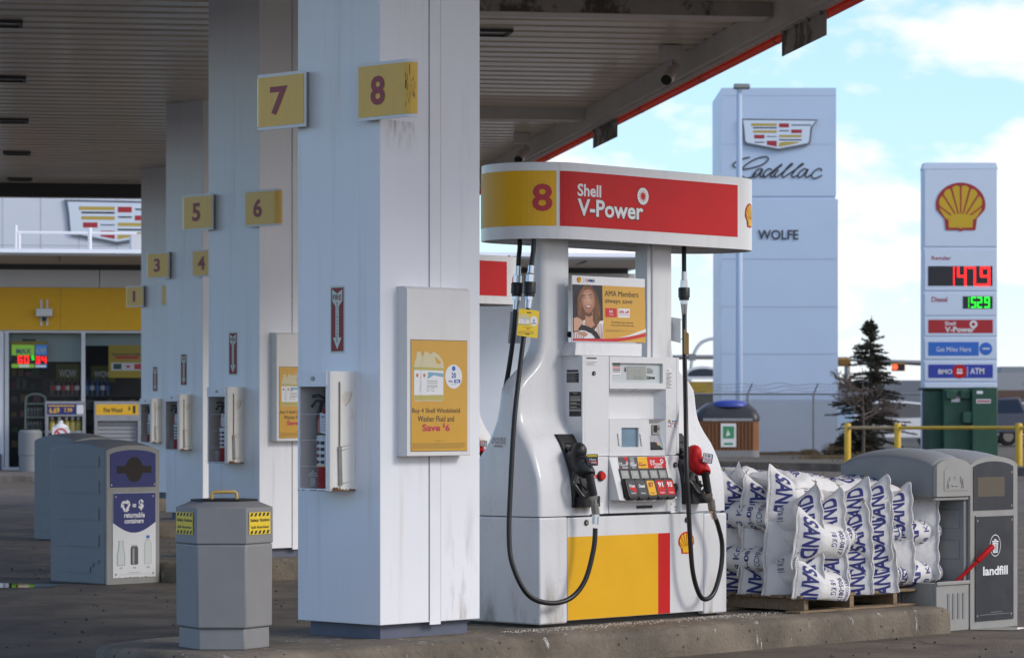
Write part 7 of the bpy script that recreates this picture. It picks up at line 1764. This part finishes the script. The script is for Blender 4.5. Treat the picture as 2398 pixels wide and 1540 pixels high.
m = MB(); p = bg(1688, 1046, YM); q = bg(1724, 991, YM); pl = PV(YM - .006); m.rect(pl, p[0], p[1], q[0], q[1], .004, 0); m.rect(pl, p[0] + .06, p[1] + .24, q[0] - .06, q[1] - .08, .007, 1); m.rect(pl, p[0] + .09, p[1] + .06, q[0] - .09, p[1] + .12, .007, 1); m.poly(pl, [(p[0] + .14, p[1] + .30), (p[0] + .2, p[1] + .5), (p[0] + .27, p[1] + .34)], .010, 0); m.build('sign', [paper, mat('recycling_green', (.05, .30, .12), .5)], mo)

# ================================================================ trees, grass
def spruce(name, label, px, ytop, ybase, Y, wmax, seed):
    rnd = random.Random(seed); x, zt = bg(px, ytop, Y); z0 = .19; r = thing(name, label, 'tree', 'w', (x, Y, z0)); H_ = zt - z0
    m = MB(); m.tube([(x, Y, z0), (x + .02, Y, z0 + H_ * .6), (x + .05, Y, zt)], [.09, .045, .008], 8); 
    brs = []
    for i in range(230):
        f = rnd.random() ** .75; z = z0 + .12 * H_ + f * .84 * H_; ln = wmax * (1 - f) ** .8 * rnd.uniform(.55, 1.1) + .06; t = rnd.uniform(0, 6.28)
        a = Vector((x, Y, z)); b = a + Vector((math.cos(t) * ln, math.sin(t) * ln, -.06 * ln + (.35 * ln if f > .82 else rnd.uniform(-.18, .10) * ln))); brs.append((a, b)); m.tube([a, (a + b) / 2 + Vector((0, 0, -.02)), b], [.014, .009, .003], 4)
    m.build('trunk', bark_m, r)
    m = MB()
    for a, b in brs:
        d = b - a; ln = d.length; n = int(36 + ln * 115)
        for _ in range(n):
            f = rnd.uniform(.12, 1.0); p = a + d * f; s = rnd.uniform(.06, .13) * (1.15 - .5 * f)
            v = Vector((rnd.gauss(0, 1), rnd.gauss(0, 1), rnd.gauss(-.25, .7))).normalized(); e = (v + d.normalized() * .8).normalized(); w = e.cross(Vector((rnd.gauss(0, 1), rnd.gauss(0, 1), rnd.gauss(0, 1))))  .normalized() * .020
            m.add([p - w, p + w, p + e * s], [(0, 1, 2)])
    m.build('crown', needle_m, r)
spruce('spruce_tree', 'dark green spruce with a bent tip beyond the yellow barrier', 2037, 738, 1070, 90, 1.40, 3)
spruce('spruce_tree', 'low dark evergreen shrub behind the yellow barrier beside the spruce', 2010, 985, 1070, 88, 1.0, 5)
def bare_tree(name, label, px, ytop, Y, spread, seed, depth=5):
    rnd = random.Random(seed); x, zt = bg(px, ytop, Y); z0 = .19; r = thing(name, label, 'tree', 'w', (x, Y, z0)); H_ = zt - z0; m = MB(); tr = MB()
    tr.tube([(x, Y, z0 - .02), (x + .02, Y, z0 + H_ * .25), (x, Y, z0 + H_ * .45), (x - .02, Y, z0 + H_ * .9)], [.05, .042, .034, .006], 8); tr.build('trunk', bark_m, r)
    def grow(p, d, ln, rad, lv):
        q = p + d * ln; mid = (p + q) / 2 + Vector((rnd.gauss(0, .04), rnd.gauss(0, .04), rnd.gauss(0, .03))) * ln; m.tube([p, mid, q], [rad + .004, rad * .85 + .004, rad * .65 + .004], 5, cap=False)
        if lv == 0: return
        for _ in range(3 if lv > 1 else 3):
            nd = (d + Vector((rnd.gauss(0, .55), rnd.gauss(0, .55), rnd.gauss(.12, .35)))).normalized(); grow(p + (q - p) * rnd.uniform(.5, 1), nd, ln * rnd.uniform(.55, .8), rad * .58, lv - 1)
    for i in range(9):
        f = rnd.uniform(.28, .75); t = rnd.uniform(0, 6.28) if i % 2 else (0 if i % 4 == 0 else math.pi) + rnd.gauss(0, .4); grow(Vector((x, Y, z0 + H_ * f)), Vector((math.cos(t), math.sin(t) * .7, rnd.uniform(.25, .7))).normalized(), spread * (1 - f * .6) * rnd.uniform(.45, .6), .020 * (1.1 - f * .5), depth - 1)
    m.build('branches', mat('twig', (.12, .09, .075), .9) if 'twig' not in MATS else MATS['twig'], r)
bare_tree('bare_tree', 'leafless young tree in front of the spruce and tower edge', 2021, 835, 85, 1.25, 4)
bare_tree('bare_tree', 'leafless shrub at the far right edge behind the pickup', 2385, 900, 130, 2.0, 9, 4)
m = MB(); rnd = random.Random(2)
for cx_, w_, h_, cy_ in ((1895, 22, .16, 93), (1965, 34, .34, 93.0), (1850, 30, .1, 93.6), (1790, 60, .07, 93.8), (2060, 80, .25, 80), (2200, 90, .12, 79), (1930, 60, .10, 85)):
    for _ in range(900):
        px = rnd.gauss(cx_, w_ * .42); Y = cy_ + rnd.gauss(0, .35); x = (px - CX) / F * Y; h = h_ * rnd.uniform(.4, 1.25); d = Vector((rnd.gauss(0, .3), rnd.gauss(0, .3), 1)) * h
        w = .010; m.add([(x - w, Y, .19), (x + w, Y, .19), (x + d.x, Y + d.y, .19 + d.z)], [(0, 1, 2)])
single(m, 'grass', grass_m, 'dry brown grass tufts at the foot of the sign tower and along the verge', 'grass', 'w', (0, 0, 0), kind='stuff')

# ================================================================ far away
def far_box(name, label, cat, px0, ytop, px1, Y, parts, depth=25):
    x0, z1 = bg(px0, ytop, Y); x1 = bg(px1, ytop, Y)[0]; r = thing(name, label, cat, 'w', ((x0 + x1) / 2, Y + depth / 2, .2))
    for nm, (pa, ya, pb, yb), mm, proud in parts:
        a = bg(pa, yb, Y); b = bg(pb, ya, Y); m = MB(); m.box((a[0], Y - proud, max(.15, a[1])), (b[0], Y + depth * (1 if proud == 0 else 0) + .05, b[1])); m.build(nm, mm, r)
    return r
greywall = mat('far_grey_wall', (.20, .215, .24), .7, var=.1, vs=.3); brownband = mat('far_brown_band', (.13, .075, .055), .7); palewall = mat('far_pale_wall', (.34, .35, .36), .7, var=.06, vs=.3)
far_box('warehouse', 'long grey low building behind the spruce and traffic light', 'building', 1940, 903, 2150, 250, [('wall', (1900, 903, 2175, 1030), greywall, 0), ('parapet', (2040, 890, 2175, 903), greywall, 0), ('brown_band', (1900, 962, 2175, 985), brownband, .1), ('dark_window', (2090, 962, 2140, 984), black, .2)])
far_box('warehouse', 'pale far building with a brown band at the right edge', 'building', 2335, 860, 2480, 260, [('wall', (2325, 872, 2520, 1030), palewall, 0), ('roof', (2345, 858, 2520, 872), mat('far_roof', (.26, .28, .30), .6), 0), ('brown_band', (2325, 913, 2520, 932), brownband, .1)])
far_box('hoarding', 'yellow and dark hoarding seen low beside the right pump housing', 'hoarding', 1610, 893, 1672, 160, [('panel', (1560, 893, 1672, 921), mat('autumn_yellow', (.42, .27, .02), .6, var=.5, vs=1.2), 0), ('dark_base', (1560, 921, 1672, 960), mat('dark_base', (.05, .045, .03), .8, var=.5, vs=1), 0)], .4)
ar = thing('arched_sign', 'white arched sign with a dark panel beside the pump', 'sign', 'w', (bg(1645, 930, 150)[0], 150, .2))
m = MB(); pl = PV(150); Ar = lambda x, y: bg(x, y, 150)
def archp(x0, x1, yb, yt, n=14): return [Ar(x0, yb), Ar(x1, yb)] + [Ar((x0 + x1) / 2 + (x1 - x0) / 2 * math.cos(math.pi * i / n), yb - (yb - yt) * math.sin(math.pi * i / n) ** .7) for i in range(n + 1)]
m.slab(pl, archp(1600, 1690, 888, 857), 0, .3); p = Ar(1606, 960); q = Ar(1612, 888); m.box((p[0], 150, .2), (q[0], 150.2, q[1])); p = Ar(1680, 960); q = Ar(1686, 888); m.box((p[0], 150, .2), (q[0], 150.2, q[1])); m.build('sign_frame', paper, ar)
m = MB(); m.poly(pl, archp(1610, 1681, 881, 863), .31); m.build('sign_panel', mat('slate_panel', (.03, .04, .06), .5), ar)
def signal(label, px, py, Y, lit, arm_from):
    x, z = bg(px, py, Y); r = thing('traffic_signal', label, 'traffic signal', 'w', (x, Y, z)); w = 15.5 / F * Y; h = 9.5 / F * Y; pl = PV(Y)
    m = MB(); m.slab(pl, rrect(x - w, z - h, x + w, z + h, .03), -.05, 0); m.build('backboard', mat('signal_yellow_board', (.50, .27, .02), .5) if 'signal_yellow_board' not in MATS else MATS['signal_yellow_board'], r)
    if lit:
        m = MB(); m.slab(pl, rrect(x - w * .88, z - h * .72, x + w * .88, z + h * .72, .03), .0, .08); m.build('housing', black, r)
        m = MB(); m.disc(pl, x - w * .55, z, h * .62, .09, 0, 16); m.build('red_lamp', glow('signal_red_lamp', (1., .03, .01), 4.), r)
    else:
        m = MB(); m.slab(pl, rrect(x - w * .8, z - h * .7, x + w * .8, z + h * .7, .03), .0, .12); m.build('housing', mat('signal_brown', (.22, .10, .02), .6), r)
    m = MB(); ax, az = bg(arm_from[0], arm_from[1], Y); bx, bz = bg(arm_from[2], arm_from[3], Y); m.tube([(ax, Y + .2, az), (bx, Y + .2, bz)], [.06, .12], 8); m.tube([(bx, Y + .2, .2), (bx, Y + .2, bz + .1)], .14, 8); m.tube([(x, Y + .2, z), (x, Y + .2, az + (bz - az) * max(0, min(1, (x - ax) / (bx - ax))))], .05, 6); m.build('mast_arm', steel, r)
signal('red lit traffic light on a far mast arm beside the price pylon', 2104, 859, 140, True, (1990, 842, 2165, 850))
signal('traffic light seen from behind at the right edge of the sign tower', 1977, 848, 150, False, (1900, 838, 1985, 841))
st_ = thing('street_lamp', 'far curved street lamp between the pump housing and the sign tower', 'street lamp', 'w', (bg(1622, 960, 180)[0], 180, .2))
m = MB(); W3 = lambda x, y: (bg(x, y, 180)[0], 180, bg(x, y, 180)[1]); m.tube(spline([W3(1616, 972), W3(1617, 880), W3(1623, 835), W3(1638, 806), W3(1660, 794), W3(1690, 790)], 5), .10, 8); m.build('curved_pole', mat('pale_pole', (.62, .64, .64), .5), st_)
m = MB(); p = bg(1690, 790, 180); m.box((p[0], 179.8, p[1] - .12), (p[0] + .9, 180.2, p[1] + .08)); m.build('lamp_head', steel, st_)
ga = thing('signal_gantry', 'dark horizontal mast arm crossing between the pump and the tower', 'mast arm', 'w', (bg(1600, 836, 150)[0], 150.5, .2))
m = MB(); a = bg(1560, 836, 150.5); b = bg(1700, 836, 150.5); m.tube([(a[0], 150.5, a[1]), (b[0], 150.5, b[1])], .11, 8); m.tube([(a[0], 150.5, .2), (a[0], 150.5, a[1] + .2)], .16, 8); p = bg(1612, 836, 150.5); m.box((p[0], 150.3, p[1] - .16), (p[0] + .35, 150.7, p[1] + .16)); m.build('arm', steel, ga)

def car(label, px, Y, z0, paint, heading, truck=False, name='parked_car'):
    x = (px - CX) / F * Y; r = bpy.data.objects.new(name, None); COL.objects.link(r); r.location = (x, Y, z0); r.rotation_euler = (0, 0, R_(heading)); ORG[r.name] = Vector((0, 0, 0)); tag(r, label, 'pickup' if truck else 'car', 'parked vehicles beyond the road')
    prf = [(-2.3, .35), (2.3, .35), (2.32, .75), (2.2, .92), (1.25, 1.05), (.55, 1.62), (-.3, 1.70), (-2.05, 1.66), (-2.3, 1.05), (-2.32, .6)] if not truck else [(-2.8, .5), (2.8, .5), (2.82, .95), (2.7, 1.12), (1.6, 1.2), (.9, 1.80), (-.55, 1.86), (-.85, 1.25), (-2.8, 1.22)]
    def sec(w0, w1, P): return [[(a, -w0 + (w0 - w1) * max(0, (b - 1) / .8), b) for a, b in P], [(a, w0 - (w0 - w1) * max(0, (b - 1) / .8), b) for a, b in P]]
    s0, s1 = sec(.92, .70, prf); n = len(prf); m = MB(); m.add(s0 + s1, [(i, (i + 1) % n, n + (i + 1) % n, n + i) for i in range(n)] + [tuple(range(n - 1, -1, -1)), tuple(range(n, 2 * n))]); m.build('body', paint, r, bevel=.06, seg=3)
    gl = [(.95, 1.12), (.48, 1.56), (-.25, 1.62), (-1.95, 1.58), (-2.1, 1.12)] if not truck else [(1.3, 1.25), (.85, 1.72), (-.5, 1.78), (-.7, 1.27)]
    m = MB()
    for s_ in (-1, 1):
        vs = [(a, s_ * (.935 - .22 * (b - 1) / .8), b) for a, b in gl]; m.add(vs, [tuple(range(len(vs)))])
    m.build('side_window', MATS.get('car_glass') or mat('car_glass', (.012, .014, .018), .08, spec=.8), r)
    m = MB(); f = [prf[4], prf[5]]; m.add([(f[0][0] + .03 - .1, -.78, f[0][1] + .06), (f[0][0] - .07, .78, f[0][1] + .06), (f[1][0] + .07, .68, f[1][1] - .05), (f[1][0] + .07, -.68, f[1][1] - .05)], [(0, 1, 2, 3)]); m.build('windscreen', MATS['car_glass'], r)
    for a in (-1.45, 1.4) if not truck else (-1.75, 1.75):
        for s_ in (-1, 1):
            m = MB(); m.tube([(a, s_ * .72, .36), (a, s_ * .95, .36)], .36, 20); w = m.build('wheel', rubber, r, smooth=40); m = MB(); m.tube([(a, s_ * .955, .36), (a, s_ * .965, .36)], .21, 14); m.build('rim', steel, w)
    for s_ in (-1, 1): m = MB(); m.box((2.25 + .5 * truck, s_ * .55 - .2, .78 + .15 * truck), (2.345 + .5 * truck, s_ * .55 + .2, .92 + .15 * truck)); m.build('headlight', MATS.get('headlight') or mat('headlight', (.7, .72, .74), .2), r)
    m = MB(); m.box((2.2 + .5 * truck, -.9, .42 + .1 * truck), (2.40 + .5 * truck, .9, .58 + .12 * truck)); m.build('bumper', darkgrey, r)
    return r
car('white car half hidden by the price pylon, nose to the right', 2112, 112, .19, mat('car_white', (.62, .64, .68), .3, coat=.5), 18)
car('dark pickup at the far right edge with shiny windows', 2352, 118, .19, mat('car_dark', (.06, .055, .075), .3, coat=.5), 172, True, 'pickup_truck')
car('silver car cut off by the right edge of the view', 2425, 122, .19, mat('car_silver', (.36, .40, .45), .3, coat=.5), 10)
